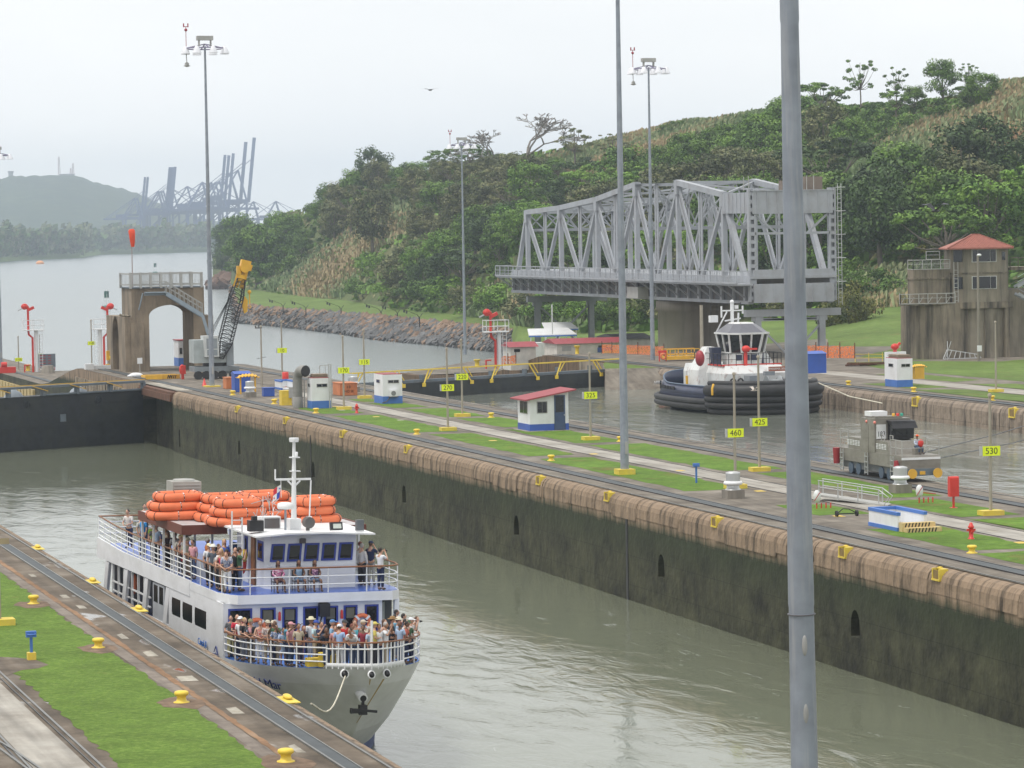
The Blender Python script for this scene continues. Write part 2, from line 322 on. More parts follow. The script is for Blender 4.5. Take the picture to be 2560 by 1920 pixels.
def grass(name, c0, c1, c2, sc=1.2, dirt=.0, big=.09, dcol=(.20, .11, .055)):
    m, n, l, b = nodes(name); t = n.new('ShaderNodeTexCoord')
    a = n.new('ShaderNodeTexNoise'); a.inputs['Scale'].default_value = sc; a.inputs['Detail'].default_value = 12; a.inputs['Roughness'].default_value = .8; l(t.outputs['Object'], a.inputs['Vector'])
    r = n.new('ShaderNodeValToRGB'); e = r.color_ramp.elements; e[0].position = .32; e[0].color = (*c0, 1); e[1].position = .66; e[1].color = (*c2, 1); k = e.new(.5); k.color = (*c1, 1); l(a.outputs[0], r.inputs[0]); out = r.outputs[0]
    bn = n.new('ShaderNodeTexNoise'); bn.inputs['Scale'].default_value = big; bn.inputs['Detail'].default_value = 7; bn.inputs['Roughness'].default_value = .65; l(t.outputs['Object'], bn.inputs['Vector'])
    mr = n.new('ShaderNodeMapRange'); mr.inputs[1].default_value = .3; mr.inputs[2].default_value = .7; mr.inputs[3].default_value = .72; mr.inputs[4].default_value = 1.22; l(bn.outputs[0], mr.inputs[0])
    x = n.new('ShaderNodeMix'); x.data_type = 'RGBA'; x.blend_type = 'MULTIPLY'; x.inputs[0].default_value = 1; l(out, x.inputs['A']); l(mr.outputs[0], x.inputs['B']); out = x.outputs[2]
    if dirt:
        d = n.new('ShaderNodeTexNoise'); d.inputs['Scale'].default_value = .28; d.inputs['Detail'].default_value = 8; d.inputs['Roughness'].default_value = .7; l(t.outputs['Object'], d.inputs['Vector'])
        q = n.new('ShaderNodeMapRange'); q.inputs[1].default_value = .66-dirt*.1; q.inputs[2].default_value = .74; q.inputs[4].default_value = .8; l(d.outputs[0], q.inputs[0])
        y = n.new('ShaderNodeMix'); y.data_type = 'RGBA'; y.inputs['B'].default_value = (*dcol, 1); l(q.outputs[0], y.inputs[0]); l(out, y.inputs['A']); out = y.outputs[2]
    l(out, b.inputs['Base Color']); b.inputs['Roughness'].default_value = .85; b.inputs['Specular IOR Level'].default_value = .15
    bp = n.new('ShaderNodeBump'); bp.inputs['Strength'].default_value = .6; bp.inputs['Distance'].default_value = .08; l(a.outputs[0], bp.inputs['Height']); l(bp.outputs[0], b.inputs['Normal'])
    return m
lawn_m = grass('lawn', (.060, .115, .016), (.11, .185, .028), (.185, .26, .055), sc=4.5, big=.6, dirt=.35)
lawn_c = grass('patchy_lawn', (.065, .12, .018), (.105, .19, .024), (.15, .25, .04), sc=1.6, dirt=1.0, big=.3)
lawn_f = grass('bank_lawn', (.07, .115, .025), (.115, .175, .04), (.165, .22, .06), sc=.7, dirt=.9, big=.05)
hill_m = grass('hill_ground', (.045, .075, .022), (.09, .115, .04), (.19, .17, .085), sc=.16, dirt=0, big=.018)
soil_m = grass('hill_soil', (.12, .06, .03), (.21, .12, .06), (.30, .19, .09), sc=.25, big=.05)
# ---------------------------------------------------------------- water
def sheet(name, x0, x1, y0, y1, z, m, nx=1, ny=1):
    b = MB(); b.add([(x0, y0, z), (x1, y0, z), (x1, y1, z), (x0, y1, z)], [(0, 1, 2, 3)]); return struct(b.obj(name, m))
sheet('chamber_water', -.1, 33.4, -345, 12, -5.5, w_near)
sheet('upper_chamber_water', 51.5, 85.6, -345, 14, -1.9, w_far)
sheet('canal_water', -5000, 7500, -700, 9000, -8, w_sea)
# ---------------------------------------------------------------- near lock wall
b = MB(); b.box(-60, -.9, -345, 120, -12, 0)
prof = [(-.9, 0), (-.35, -.02), (-.12, -.12), (0, -.35), (0, -12), (-.9, -12)]
b.pris(prof, -345, 120, 'y')
b.obj('lock_wall', wallm, None, label='near lock wall at the lower left with a brown stained stone edge beside the ferry', cat='lock wall')
sheet('near_quay', -60, -.93, -345, 120, .004, pavn, kind='structure') if False else sheet('near_quay', -60, -.45, -345, 120, .004, pavn)
LAWN = 0.012
def strip(name, xy, z, m, kind='structure'):
    b = MB(); b.add([(x, y, z) for x, y in xy], [tuple(range(len(xy)))]); o = b.obj(name, m); o['kind'] = kind; return o
def ragged(x0, x1, y0, y1, amp, step, rnd):
    ys = []; y = y0
    while y < y1: ys.append(y); y += step*(.6+.8*rnd.random())
    ys.append(y1)
    return [(x0+amp*(rnd.random()-.5), y) for y in ys] + [(x1+amp*(rnd.random()-.5), y) for y in ys[::-1]]
rnd = random.Random(5)
strip('lawn', ragged(-7.35, -3.45, -345, -110, .22, .45, rnd), LAWN, lawn_m)
strip('dirt_wedge', [(q.x, q.y) for q in [G(x, y) for x, y in ((-60, 1640), (0, 1643), (40, 1645), (88, 1650), (122, 1663), (95, 1672), (55, 1676), (12, 1692), (5, 1700), (-60, 1700))]], LAWN+.003, pavn)
strip('path', [(-9.6, -345), (-8.15, -345), (-8.15, -60), (-9.6, -60)], .010, pavl)
strip('dirt_strip', ragged(-2.93, -2.72, -345, 0, .08, .5, rnd), .010, pavr)
strip('timber_strip', [(-3.4, -345), (-2.98, -345), (-2.98, 0), (-3.4, 0)], .008, pave('weathered_boards', (.13, .105, .085), (.20, .165, .135), (.27, .23, .19), sc=.8))
for k in range(9):
    y = -168-7*k-rnd.random()*4; x = -2.35 + (rnd.random()-.5)*.25; wd = .1+.2*rnd.random()
    strip('patched_concrete', [(x-wd, y), (x+wd*.9, y-.1), (x+wd, y+1.+rnd.random()), (x-wd*.8, y+1.2)], .009, pavw)
for y in (-164, -185, -203):
    strip('patched_concrete', [(-.62, y), (-.47, y+.1), (-.47, y+3.3), (-.60, y+3.0)], .009, pavw)
railm = mat('running_rail', (.20, .20, .19), .4, metal=.5, var=.15)
slotm = mat('slot_steel', (.055, .065, .07), .6, var=.2)
def track(name, parts, z=0):
    b = MB()
    for x0, x1, y0, y1, h, mi in parts: b.mi = mi; b.box(x0, x1, y0, y1, z+.005, z+h)
    return struct(b.obj(name, [railm, slotm, black]))
track('rail_track', [(-.68, -.62, -345, 120, .05, 0), (-.61, -.56, -345, 120, .02, 2), (-1.80, -1.40, -345, 120, .04, 1), (-1.40, -1.36, -345, 120, .06, 0), (-1.86, -1.80, -345, 120, .06, 0)])
track('rail_track', [(-7.85, -7.78, -345, -60, .04, 0), (-8.02, -7.98, -345, -60, .03, 2), (-9.72, -9.65, -345, -60, .04, 0), (-9.85, -9.80, -345, -60, .03, 2)])
bb = MB()
for i in range(2):
    pts = [(-9.3-.35*i, -222), (-9.7-.3*i, -216), (-10.3-.2*i, -210), (-10.9, -204)]
    for p, q in zip(pts, pts[1:]): bb.bar((*p, .03), (*q, .03), .07, .05)
struct(bb.obj('rail_crossing', railm))
# ---------------------------------------------------------------- centre lock wall (with niches cut in its near face)
NX = 33.0
def niche_wall(X, ybreaks, niches, ztop, zbot, slots=()):
    b = MB(); ys = sorted(set(ybreaks))
    cuts = sorted([(c-w, c+w, z0, z1) for c, w, z0, z1 in niches])
    y = ys[0]
    def face(a, c, z0, z1): b.add([(X, a, z0), (X, a, z1), (X, c, z1), (X, c, z0)], [(0, 1, 2, 3)])
    for a, c, z0, z1 in cuts:
        face(y, a, zbot, ztop); face(a, c, zbot, z0)
        N = 8; r = (c-a)/2; m = (a+c)/2; arch = [(m-r*cos(pi*k/N), z1-r*1.3+r*1.3*sin(pi*k/N)) for k in range(N+1)]
        for (y0, q0), (y1, q1) in zip(arch, arch[1:]):
            b.add([(X, y0, q0), (X, y0, ztop), (X, y1, ztop), (X, y1, q1)], [(0, 1, 2, 3)])
        ring = [(a, z0)]+arch+[(c, z0)]
        n = len(ring); v = [(X, *p) for p in ring]+[(X+.9, *p) for p in ring]
        b.add(v, [(k, (k+1) % n, n+(k+1) % n, n+k) for k in range(n)]+[tuple(range(n, 2*n))])
        y = c
    face(y, ys[-1], zbot, ztop)
    return b
def onw(x, y, X=NX): P = AX(x, y, X); return P.y, P.z
nic = []
for x, y in [(598, 1120), (783, 1175), (1010, 1236), (1291, 1314), (1653, 1416), (2138, 1560)]:
    Y, z = onw(x, y); nic.append((Y, .5, z-.58, z+.62))
nic.append((-16.0, .3, -4.9, -3.3))
cw = niche_wall(NX, [-345, -13], nic, -.55, -12)
cw.add([(NX, -13, -12), (NX, -13, -.55), (NX+.95, -13, -.55), (NX+.95, -13, -12)], [(0, 1, 2, 3)])
prof = [(NX, -.55), (NX+.08, -.3), (NX+.25, -.12), (NX+.5, -.03), (NX+.8, 0)]
rr = random.Random(3); y = -345; segs = []
while y < -13:
    L_ = 1.1+rr.random()**2*4.5; segs.append((y, min(y+L_, -13))); y += L_
for a, c in segs:                                   # individual coping stones, each a little out of line
    dx = (rr.random()-.5)*.05; dz = -rr.random()*.02
    q = [(px+dx*(1 if i < 4 else 0), pz+dz) for i, (px, pz) in enumerate(prof)]
    n = len(q); g = .012
    cw.add([(px, a+g, pz) for px, pz in q]+[(px, c-g, pz) for px, pz in q], [(k, k+1, n+k+1, n+k) for k in range(n-1)])
    low = -1.0-rr.random()*.25
    cw.add([(q[0][0]-.04, a+g, low), (q[0][0]-.04, c-g, low), (q[0][0], c-g, q[0][1]), (q[0][0], a+g, q[0][1])], [(0, 1, 2, 3)])
cw.add([(NX+.05, -345, -1.2), (NX+.05, -13, -1.2), (NX+.78, -13, -.02), (NX+.78, -345, -.02)], [(0, 1, 2, 3)])
# top block, gate recess, incline and lower part
cw.box(NX+.82, 51.2, -345, -13, -12, -.004)
cw.box(NX+1.6, 51.2, -13, 4, -12, -.004)
cw.box(NX+.2, 51.2, 4, 43, -12, -.004)
cw.pris([(43, -.004), (47, -.35), (64, -2.4), (70, -2.8), (106, -2.8), (106, -12), (43, -12)], NX+.2, 51.2, 'x')
cw.box(NX+.2, 40.2, 106, 330, -12, -2.8)
cw.prism([(51.2, -345), (51.75, -345), (51.75, 43), (51.2, 43)], -12, -.15)
cwo = cw.obj('lock_wall', wallm, None, label='long centre lock wall with mossy dark face and brown coping stones', cat='lock wall')
# vertical joint slots
for x, y, w_ in [(1567, 1300, .16), (777, 1120, .14)]:
    P = AX(x, y, NX); jb = MB(); jb.box(NX-.03, NX+.06, P.y-w_, P.y+w_, -5.6, -.9); jb.obj('wall_joint', black, cwo); 
# rough timber beam over the gate recess
jb = MB(); jb.box(NX-.1, NX+1.6, -13, 3.8, -.75, -.12); jb.box(NX-.25, NX-.1, -13, 3.8, -.95, -.35); jb.obj('recess_beam', rust, cwo)
jb = MB(); jb.box(NX+.5, 35, -12.9, 4, -.01, .02); jb.obj('recess_kerb', pavw, cwo)
# tan ribbed facing of the wall beyond the gate and of the incline
fb = MB()
for k in range(44):
    y0 = 4.2+k*.9; zt = 0 if y0 < 42 else -.0
    fb.box(NX+.02+.06*(k % 2), NX+.2, y0, y0+.86, -7.9, -.9+.0*k)
fb.obj('ribbed_facing', wallt, cwo)
yb = MB(); yd = MB()
for i in range(14):
    for j in range(2):
        yb.box(NX-.16, NX+.15, 74+i*2.6, 75.7+i*2.6, -4.6-j*1.25, -3.6-j*1.25)
yb.obj('fender_block', mat('cream_block', (.55, .43, .2), .8, dirt=(.3, .2, .1)), cwo)
sheet('centre_quay', NX+.55, 51.3, -345, 43, .004, pav)
b = MB(); b.add([(NX+.3, 43, .004), (51.2, 43, .004), (51.2, 47, -.346), (NX+.3, 47, -.346), (51.2, 64, -2.396), (NX+.3, 64, -2.396), (51.2, 70, -2.796), (NX+.3, 70, -2.796), (51.2, 106, -2.796), (NX+.3, 106, -2.796), (NX+.3, 330, -2.796), (40.1, 330, -2.796), (40.1, 106, -2.796)],
    [(0, 1, 2, 3), (3, 2, 4, 5), (5, 4, 6, 7), (7, 6, 8, 9), (9, 12, 11, 10)]); struct(b.obj('lower_quay', pav))
tr = []
for x0, x1, h, mi in [(33.62, 33.68, .04, 0), (34.95, 35.55, .05, 1), (34.86, 34.93, .06, 2), (35.58, 35.66, .06, 2), (48.55, 49.15, .05, 1), (48.45, 48.52, .06, 2), (49.2, 49.3, .06, 2), (50.7, 50.76, .04, 0)]:
    tr.append((x0, x1, -345, 43, h, mi))
tr += [(40.95, 41.0, -345, 10, .03, 2), (42.95, 43.0, -345, 10, .03, 2)]
track('rail_track', tr)
tb = MB()
for x0, x1 in ((34.9, 35.6), (48.5, 49.2)):
    pr_ = [(43, .05), (47, -.29), (64, -2.34), (70, -2.74), (300 if x0 < 40 else 105.5, -2.74)]
    for (a, za_), (c, zc) in zip(pr_, pr_[1:]): tb.add([(x0, a, za_), (x1, a, za_), (x1, c, zc), (x0, c, zc)], [(0, 1, 2, 3)])
struct(tb.obj('rail_track', slotm))
strip('path', [(41.0, -345), (42.95, -345), (42.95, -20), (41.0, -20)], .010, pavl)
# lawn patches of the centre wall: (x0, x1, y0, y1)
def patch(poly, m=lawn_c, z=LAWN):
    r2 = random.Random(len(poly)+int(poly[0][1])); out = []
    for (x0, y0), (x1, y1) in zip(poly, poly[1:]+poly[:1]):
        n = max(1, int(abs(x1-x0)+abs(y1-y0)/1.6))
        for k in range(n): out.append((x0+(x1-x0)*k/n+(r2.random()-.5)*.3, y0+(y1-y0)*k/n+(r2.random()-.5)*.5))
    cx = sum(p[0] for p in out)/len(out); cy = sum(p[1] for p in out)/len(out)
    b = MB(); b.add([(cx, cy, z)]+[(x, y, z) for x, y in out], [(0, i+1, (i+1) % len(out)+1) for i in range(len(out))])
    return struct(b.obj('lawn', m))
for x0, x1, y0, y1 in [(36.7, 40.6, -345, -178), (37, 40.6, -177, -165.5), (36.9, 40.4, -141, -113.5), (37.2, 40.3, -111, -86.5), (36.6, 40.2, -84, -60.5), (36.6, 39.8, -57.5, -47.5),
        (43.4, 47.2, -345, -163.5), (43.5, 46.8, -161.8, -151.8), (44.8, 47.8, -150, -131), (43.6, 47.4, -128.5, -103), (43.5, 47.2, -100.8, -84), (44.2, 47.6, -81.5, -69), (43.8, 47.2, -67, -54.5), (43.6, 46.4, -52, -44), (43.6, 45.4, -42, -37)]:
    patch([(x0, y0), (x1, y0), (x1, y1), (x0, y1)])
patch([(37.6, -157.8), (40.4, -158.4), (40.4, -152.2), (37.9, -151.6)])
for k in range(30):
    y = -175+k*5.3; x = 40.6+(rnd.random()-.5)*5; 
    strip('patched_concrete', [(x-.25, y), (x+.25, y-.1), (x+.3, y+.8), (x-.2, y+.7)], .0145+.0001*k, pavw if k % 3 else mat('marker_yellow', (.6, .42, .06), .6))
# ---------------------------------------------------------------- far lock wall
FX = 85.4
b = MB()
b.prism([(FX, -345), (FX+.4, -345), (FX+.4, 4), (FX, 4)], -12, -.5)
rr = random.Random(9); y = -345
while y < 4:
    c = min(4, y+2+rr.random()*1.5); dx = (rr.random()-.5)*.1
    b.add([(px, yy, pz) for yy in (y+.03, c-.03) for px, pz in ((FX+dx, -1.9), (FX+dx, -.55), (FX+.12, -.25), (FX+.35, -.06), (FX+.7, 0))], [(k, k+1, k+6, k+5) for k in range(4)]); y = c
b.box(FX+.68, 110, -345, 4, -12, -.004)
b.box(FX+1.7, 110, 4, 14, -12, -.004); b.box(FX+.2, 110, 14, 44, -12, -.004)
fwo = b.obj('lock_wall', wallf, None, label='far lock wall with pale blocky coping beside the tug', cat='lock wall')
ib = MB(); ib.pris([(14.2, -.004), (42, -.004), (45, -.2), (62, -2.55), (80, -3.6), (100, -4.4), (108, -4.4), (108, -12), (14.2, -12)], FX+.1, FX+.9, 'x'); ib.obj('incline_wall', wallb, fwo)
ib = MB(); ib.pris([(14.3, -.12), (30, -.12), (30, -6), (14.3, -6)], FX+.04, FX+.1, 'x'); ib.obj('concrete_facing', wallt, fwo)
# ---------------------------------------------------------------- far bank ground (one sheet, columns by bearing, rows by distance)
def lerp(tab, u):
    if u <= tab[0][0]: return tab[0][1]
    for (a, va), (c, vc) in zip(tab, tab[1:]):
        if u <= c: return va+(vc-va)*(u-a)/(c-a)
    return tab[-1][1]
CREST = [(540, 640), (600, 585), (700, 560), (800, 515), (900, 462), (1000, 440), (1100, 420), (1200, 400), (1300, 400), (1400, 385), (1440, 372), (1500, 362), (1600, 338), (1700, 322), (1800, 308), (1900, 290), (2000, 288), (2100, 285), (2200, 280), (2300, 268), (2400, 245), (2500, 222), (2560, 212), (2900, 180)]
CRD = [(540, 1480), (600, 1400), (700, 1250), (800, 1100), (1000, 980), (1300, 880), (1900, 760), (2560, 640), (2900, 600)]
SHY = [(536, 716), (574, 716), (584, 806), (717, 818), (862, 836), (948, 850), (1106, 864), (1290, 884)]
LAWNY = [(536, 700), (574, 700), (590, 772), (717, 784), (862, 794), (948, 803), (1106, 820), (1290, 840), (1420, 850)]
BASEY = [(536, 695), (574, 697), (600, 722), (650, 731), (760, 745), (860, 755), (950, 770), (1050, 783), (1150, 792), (1240, 806), (1440, 835), (1600, 830), (1900, 800), (2060, 800), (2200, 768), (2290, 762), (2560, 760)]
def zd(y, z): P = G(0, 0, -8)  # unused
def ydepth(u, y, z):
    d = ray(u, y); return (z-CAM.z)/d.z
def column(u):
    pts = []
    if u < 1285:
        D0 = ydepth(u, lerp(SHY, u), -8); D1 = ydepth(u, lerp(LAWNY, u), -5.0)
        D1 = max(D1, D0+3)
        if u < 574: D1 = D0+12
        pts += [(D0-14, -9.5), (D0, -8.0), (D1, -5.0)]
        DB = max(ydepth(u, lerp(BASEY, u), -4.), D1+18); zB = -3.6
    else:
        t = min(1, (u-1285)/250); z0 = -4.4+4.4*t if u < 1500 else -.02
        D0 = 330 if u > 1500 else 392
        pts += [(D0-6, z0-2), (D0, z0), (D0+45, z0)]
        yb = lerp(BASEY, u); DB = 560-90*min(1, (u-1285)/900); P = AD(u, yb, DB); zB = P.z
    pts.append((DB, zB))
    DC = lerp(CRD, u); yc = lerp(CREST, u); zc = AD(u, yc, DC).z
    for k in range(1, 15):
        t = k/14; h = t**.93
        pts.append((DB+(DC-DB)*t, zB+(zc-zB)*h))
    pts += [(DC+60, zc-2), (DC+300, zc-40), (DC+900, -20)]
    return pts
US = [530+6*i for i in range(0, 10)]+[590+18*i for i in range(0, 130)]
cols_ = [column(u) for u in US]; NP = 21
def colz(u, D):
    c = column(u)
    for (d0, z0), (d1, z1) in zip(c, c[1:]):
        if D <= d1: return z0+(z1-z0)*(D-d0)/max(1e-6, d1-d0)
    return -20
def noisez(P, D):
    return (noise.noise(Vector((P.x*.012, P.y*.012, 3)))*5+noise.noise(Vector((P.x*.05, P.y*.05, 7)))*1.6)
tb = MB(); vs = []
def hd(u, D):                                # point at bearing u, depth D (horizontal)
    d = ray(u, 600); return CAM+d*D
for u, c in zip(US, cols_):
    pts = c if len(c) == NP else c+[(c[-1][0]+50*(i+1), -20) for i in range(NP-len(c))]
    nb = 4
    for i, (D, z) in enumerate(pts[:NP]):
        P = hd(u, D); k = 0 if i < nb+1 else min(1, (i-nb)/4)
        if i >= 18: k = 0
        if i in (16, 17): k *= .3
        vs.append((P.x, P.y, z+k*noisez(P, D)))
fs = []; mi = []
for i in range(len(US)-1):
    for j in range(NP-1):
        fs.append((i*NP+j, (i+1)*NP+j, (i+1)*NP+j+1, i*NP+j+1))
        u = (US[i]+US[i+1])/2
        if u < 1285: m_ = 1 if j < 2 else 0 if j == 2 else 2
        else: m_ = 4 if j < 1 else 0 if j < 3 else 2
        if u > 2380+12*(j % 3) and 8 < j < 15: m_ = 3
        if 2200 < u < 2440 and 7 < j < 11 and (j+int(u/40)) % 3: m_ = 3
        mi.append(m_)
tb.v = vs; tb.f = fs; tb.m = mi; tb.sm = [True]*len(fs)
hill = struct(tb.obj('hill', [lawn_f, stone, hill_m, soil_m, pav]))
def hillpt(u, y):                            # first point of the bank seen at pixel (u, y)
    c = column(u); best = None
    for D in range(330, 1600, 6):
        P = hd(u, D); z = colz(u, D); q = Vector((P.x, P.y, z)); 
        if PX(q)[1] <= y: return q
    D = lerp(CRD, u); P = hd(u, D); return Vector((P.x, P.y, colz(u, D)))
# quay behind the far wall
sheet('far_quay', FX+.5, 101, -345, 43, .004, pav)
b = MB(); b.add([(FX+.9, 43, .004), (125, 43, .004), (125, 62, -2.55), (FX+.9, 62, -2.55), (125, 100, -4.4), (FX+.9, 100, -4.4), (125, 150, -4.4), (109, 146, -4.4), (FX+1.5, 109, -4.4)], [(0, 1, 2, 3), (3, 2, 4, 5), (5, 4, 6, 7, 8)])
b.add([(FX+.9, 100, -4.4), (FX+1.5, 109, -4.4), (109, 146, -4.4), (125, 150, -4.4), (125, 150, -9), (109, 146, -9), (FX+1.5, 109, -9), (FX+.9, 100, -9)], [(0, 1, 6, 7), (1, 2, 5, 6), (2, 3, 4, 5)]); struct(b.obj('lower_quay', pav))
b = MB(); b.add([(101, -345, 0.002), (260, -345, .002), (260, 190, .002), (101, 43, .002)], [(0, 1, 2, 3)]); struct(b.obj('far_ground', pav))
track('rail_track', [(86.6, 87.5, -345, 43, .05, 1), (86.5, 86.57, -345, 43, .07, 2), (87.6, 87.7, -345, 43, .07, 2)])
for poly in [[(89.3, -345), (93.6, -345), (93.6, -52), (89.3, -50)], [(90, -48), (94, -48), (94, -38), (90, -38)], [(97.5, -345), (101, -345), (101, -46), (97.5, -44)], [(103.2, -345), (118, -345), (160, -20), (125, 0), (119, -4), (112, 3), (106, 4), (103.2, -10)],
        [(98, -40), (101.5, -38), (101.5, -22), (98, -22)], [(112, 5), (125, 6), (150, 60), (128, 40), (112, 16)]]:
    patch(poly, lawn_f)
strip('path', [(94, -345), (97, -345), (97, 20), (94, 20)], .012, pavl)
# distant low shore on the left and the hazy hill behind the port
def ground_poly(name, m, us, yfun, d_in, d_out, zt):
    b = MB(); vs = []
    for u in us:
        D = ydepth(u, yfun(u), -8); P0 = hd(u, D-15); P1 = hd(u, D+60); P2 = hd(u, d_out)
        vs += [(P0.x, P0.y, -9), (P1.x, P1.y, -5), (P2.x, P2.y, zt)]
    fs = [(3*i+j, 3*i+3+j, 3*i+4+j, 3*i+1+j) for i in range(len(us)-1) for j in range(2)]
    b.add(vs, fs); return struct(b.obj(name, m))
LSH = [(-150, 668), (0, 655), (60, 650), (200, 645), (240, 637), (350, 634), (530, 629), (700, 626)]
ground_poly('far_shore', lawn_f, [-150+25*i for i in range(36)], lambda u: lerp(LSH, u), 0, 6500, 6)
HT = [(-400, 470), (-200, 450), (-60, 445), (0, 447), (40, 440), (120, 438), (190, 440), (215, 448), (255, 462), (300, 470), (340, 480), (370, 496), (430, 520), (520, 548), (600, 565), (800, 590)]
hb = MB(); vs = []; HU = [-400+12*i for i in range(90)]
for u in HU:
    for k in range(9):
        t = k/8; D = 4900+900*t; y = lerp(HT, u)+7*noise.noise(Vector((u*.05, 0, 0)))+3*noise.noise(Vector((u*.2, 1, 0))); zt = AD(u, y, 5800).z; P = hd(u, D)
        vs.append((P.x, P.y, -6+(zt+6)*sin(t*pi/2)+(8*noise.noise(Vector((P.x*.006, P.y*.006, 0))) if 0 < k < 8 else 0)))
hb.add(vs, [(i*9+j, i*9+9+j, i*9+10+j, i*9+1+j) for i in range(len(HU)-1) for j in range(8)], True)
struct(hb.obj('distant_hill', grass('distant_forest', (.012, .025, .012), (.03, .05, .022), (.07, .09, .035), sc=.03, big=.008)))
# haze
hz = MB(); hz.box(-1500, 3500, -420, 7200, -13, 175)
hm = bpy.data.materials.new('haze'); hm.use_nodes = True; n = hm.node_tree.nodes; n.remove(n['Principled BSDF'])
pv = n.new('ShaderNodeVolumePrincipled'); pv.inputs['Color'].default_value = (.74, .835, .96, 1); pv.inputs['Density'].default_value = .00015; pv.inputs['Anisotropy'].default_value = .2
hm.node_tree.links.new(pv.outputs[0], n['Material Output'].inputs['Volume'])
o = hz.obj('haze', hm, None); o['kind'] = 'stuff'; o['label'] = 'pale blue haze over the canal and far port'; o['category'] = 'haze'
# ---------------------------------------------------------------- trees
def leafmat(name, col, v=.35):
    m, n, l, b = nodes(name); c = Vector(col)
    oi = n.new('ShaderNodeObjectInfo'); t = n.new('ShaderNodeTexCoord'); a = n.new('ShaderNodeTexNoise'); a.inputs['Scale'].default_value = .9; a.inputs['Detail'].default_value = 3; l(t.outputs['Object'], a.inputs['Vector'])
    r = n.new('ShaderNodeValToRGB'); e = r.color_ramp.elements; e[0].position = .35; e[0].color = (*(c*(1-v)), 1); e[1].position = .65; e[1].color = (*(c*(1+v)), 1); l(a.outputs[0], r.inputs[0])
    mr = n.new('ShaderNodeMapRange'); mr.inputs[3].default_value = .85; mr.inputs[4].default_value = 1.38; l(oi.outputs['Random'], mr.inputs[0])
    x = n.new('ShaderNodeMix'); x.data_type = 'RGBA'; x.blend_type = 'MULTIPLY'; x.inputs[0].default_value = 1; l(r.outputs[0], x.inputs['A']); l(mr.outputs[0], x.inputs['B'])
    l(x.outputs[2], b.inputs['Base Color']); b.inputs['Roughness'].default_value = .6; b.inputs['Specular IOR Level'].default_value = .25
    return m
LEAF = {
 'green': [leafmat('leaf_green_a', (.072, .135, .022)), leafmat('leaf_green_b', (.115, .195, .032)), leafmat('leaf_green_c', (.045, .085, .018))],
 'bright': [leafmat('leaf_bright_a', (.11, .20, .028)), leafmat('leaf_bright_b', (.125, .215, .028)), leafmat('leaf_bright_c', (.050, .110, .016))],
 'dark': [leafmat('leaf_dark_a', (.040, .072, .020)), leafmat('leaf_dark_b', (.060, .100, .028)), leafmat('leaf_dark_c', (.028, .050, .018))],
 'brown': [leafmat('leaf_olive_a', (.095, .110, .040)), leafmat('leaf_olive_b', (.155, .158, .070)), leafmat('leaf_olive_c', (.065, .078, .030))],
 'yellow': [leafmat('leaf_yellow_a', (.13, .14, .03)), leafmat('leaf_yellow_b', (.17, .17, .035)), leafmat('leaf_yellow_c', (.06, .08, .02))]}
def rvec(r):
    while 1:
        v = Vector((r.uniform(-1, 1), r.uniform(-1, 1), r.uniform(-1, 1)))
        if .05 < v.length < 1: return v
def crown(cl, r, nleaf, ls, flat=1.):
    b = MB()
    for c, rad in cl:
        b.mi = r.choice((0, 0, 0, 1, 1, 2))
        for k in range(nleaf):
            v = rvec(r); v = v*(v.length**-.45); p = Vector(c)+Vector((v.x*rad, v.y*rad, v.z*rad*flat))
            n_ = (v+rvec(r)*.8+Vector((0, 0, .35))).normalized(); a = n_.orthogonal().normalized(); d = n_.cross(a)
            th = r.random()*6.3; a2 = a*cos(th)+d*sin(th); d2 = n_.cross(a2); s = ls*(.6+.8*r.random())
            b.add([p-a2*s, p+d2*s*.55, p+a2*s, p-d2*s*.55], [(0, 1, 2, 3)])
    return b
def limbs(b, root, cl, r, r0, k=None):
    for c, rad in (cl if k is None else r.sample(cl, min(k, len(cl)))):
        c = Vector(c); m = root.lerp(c, .5)+Vector((r.uniform(-.4, .4), r.uniform(-.4, .4), -.3)); b.tube([root, m, c], [r0, r0*.6, r0*.2], 5, False)
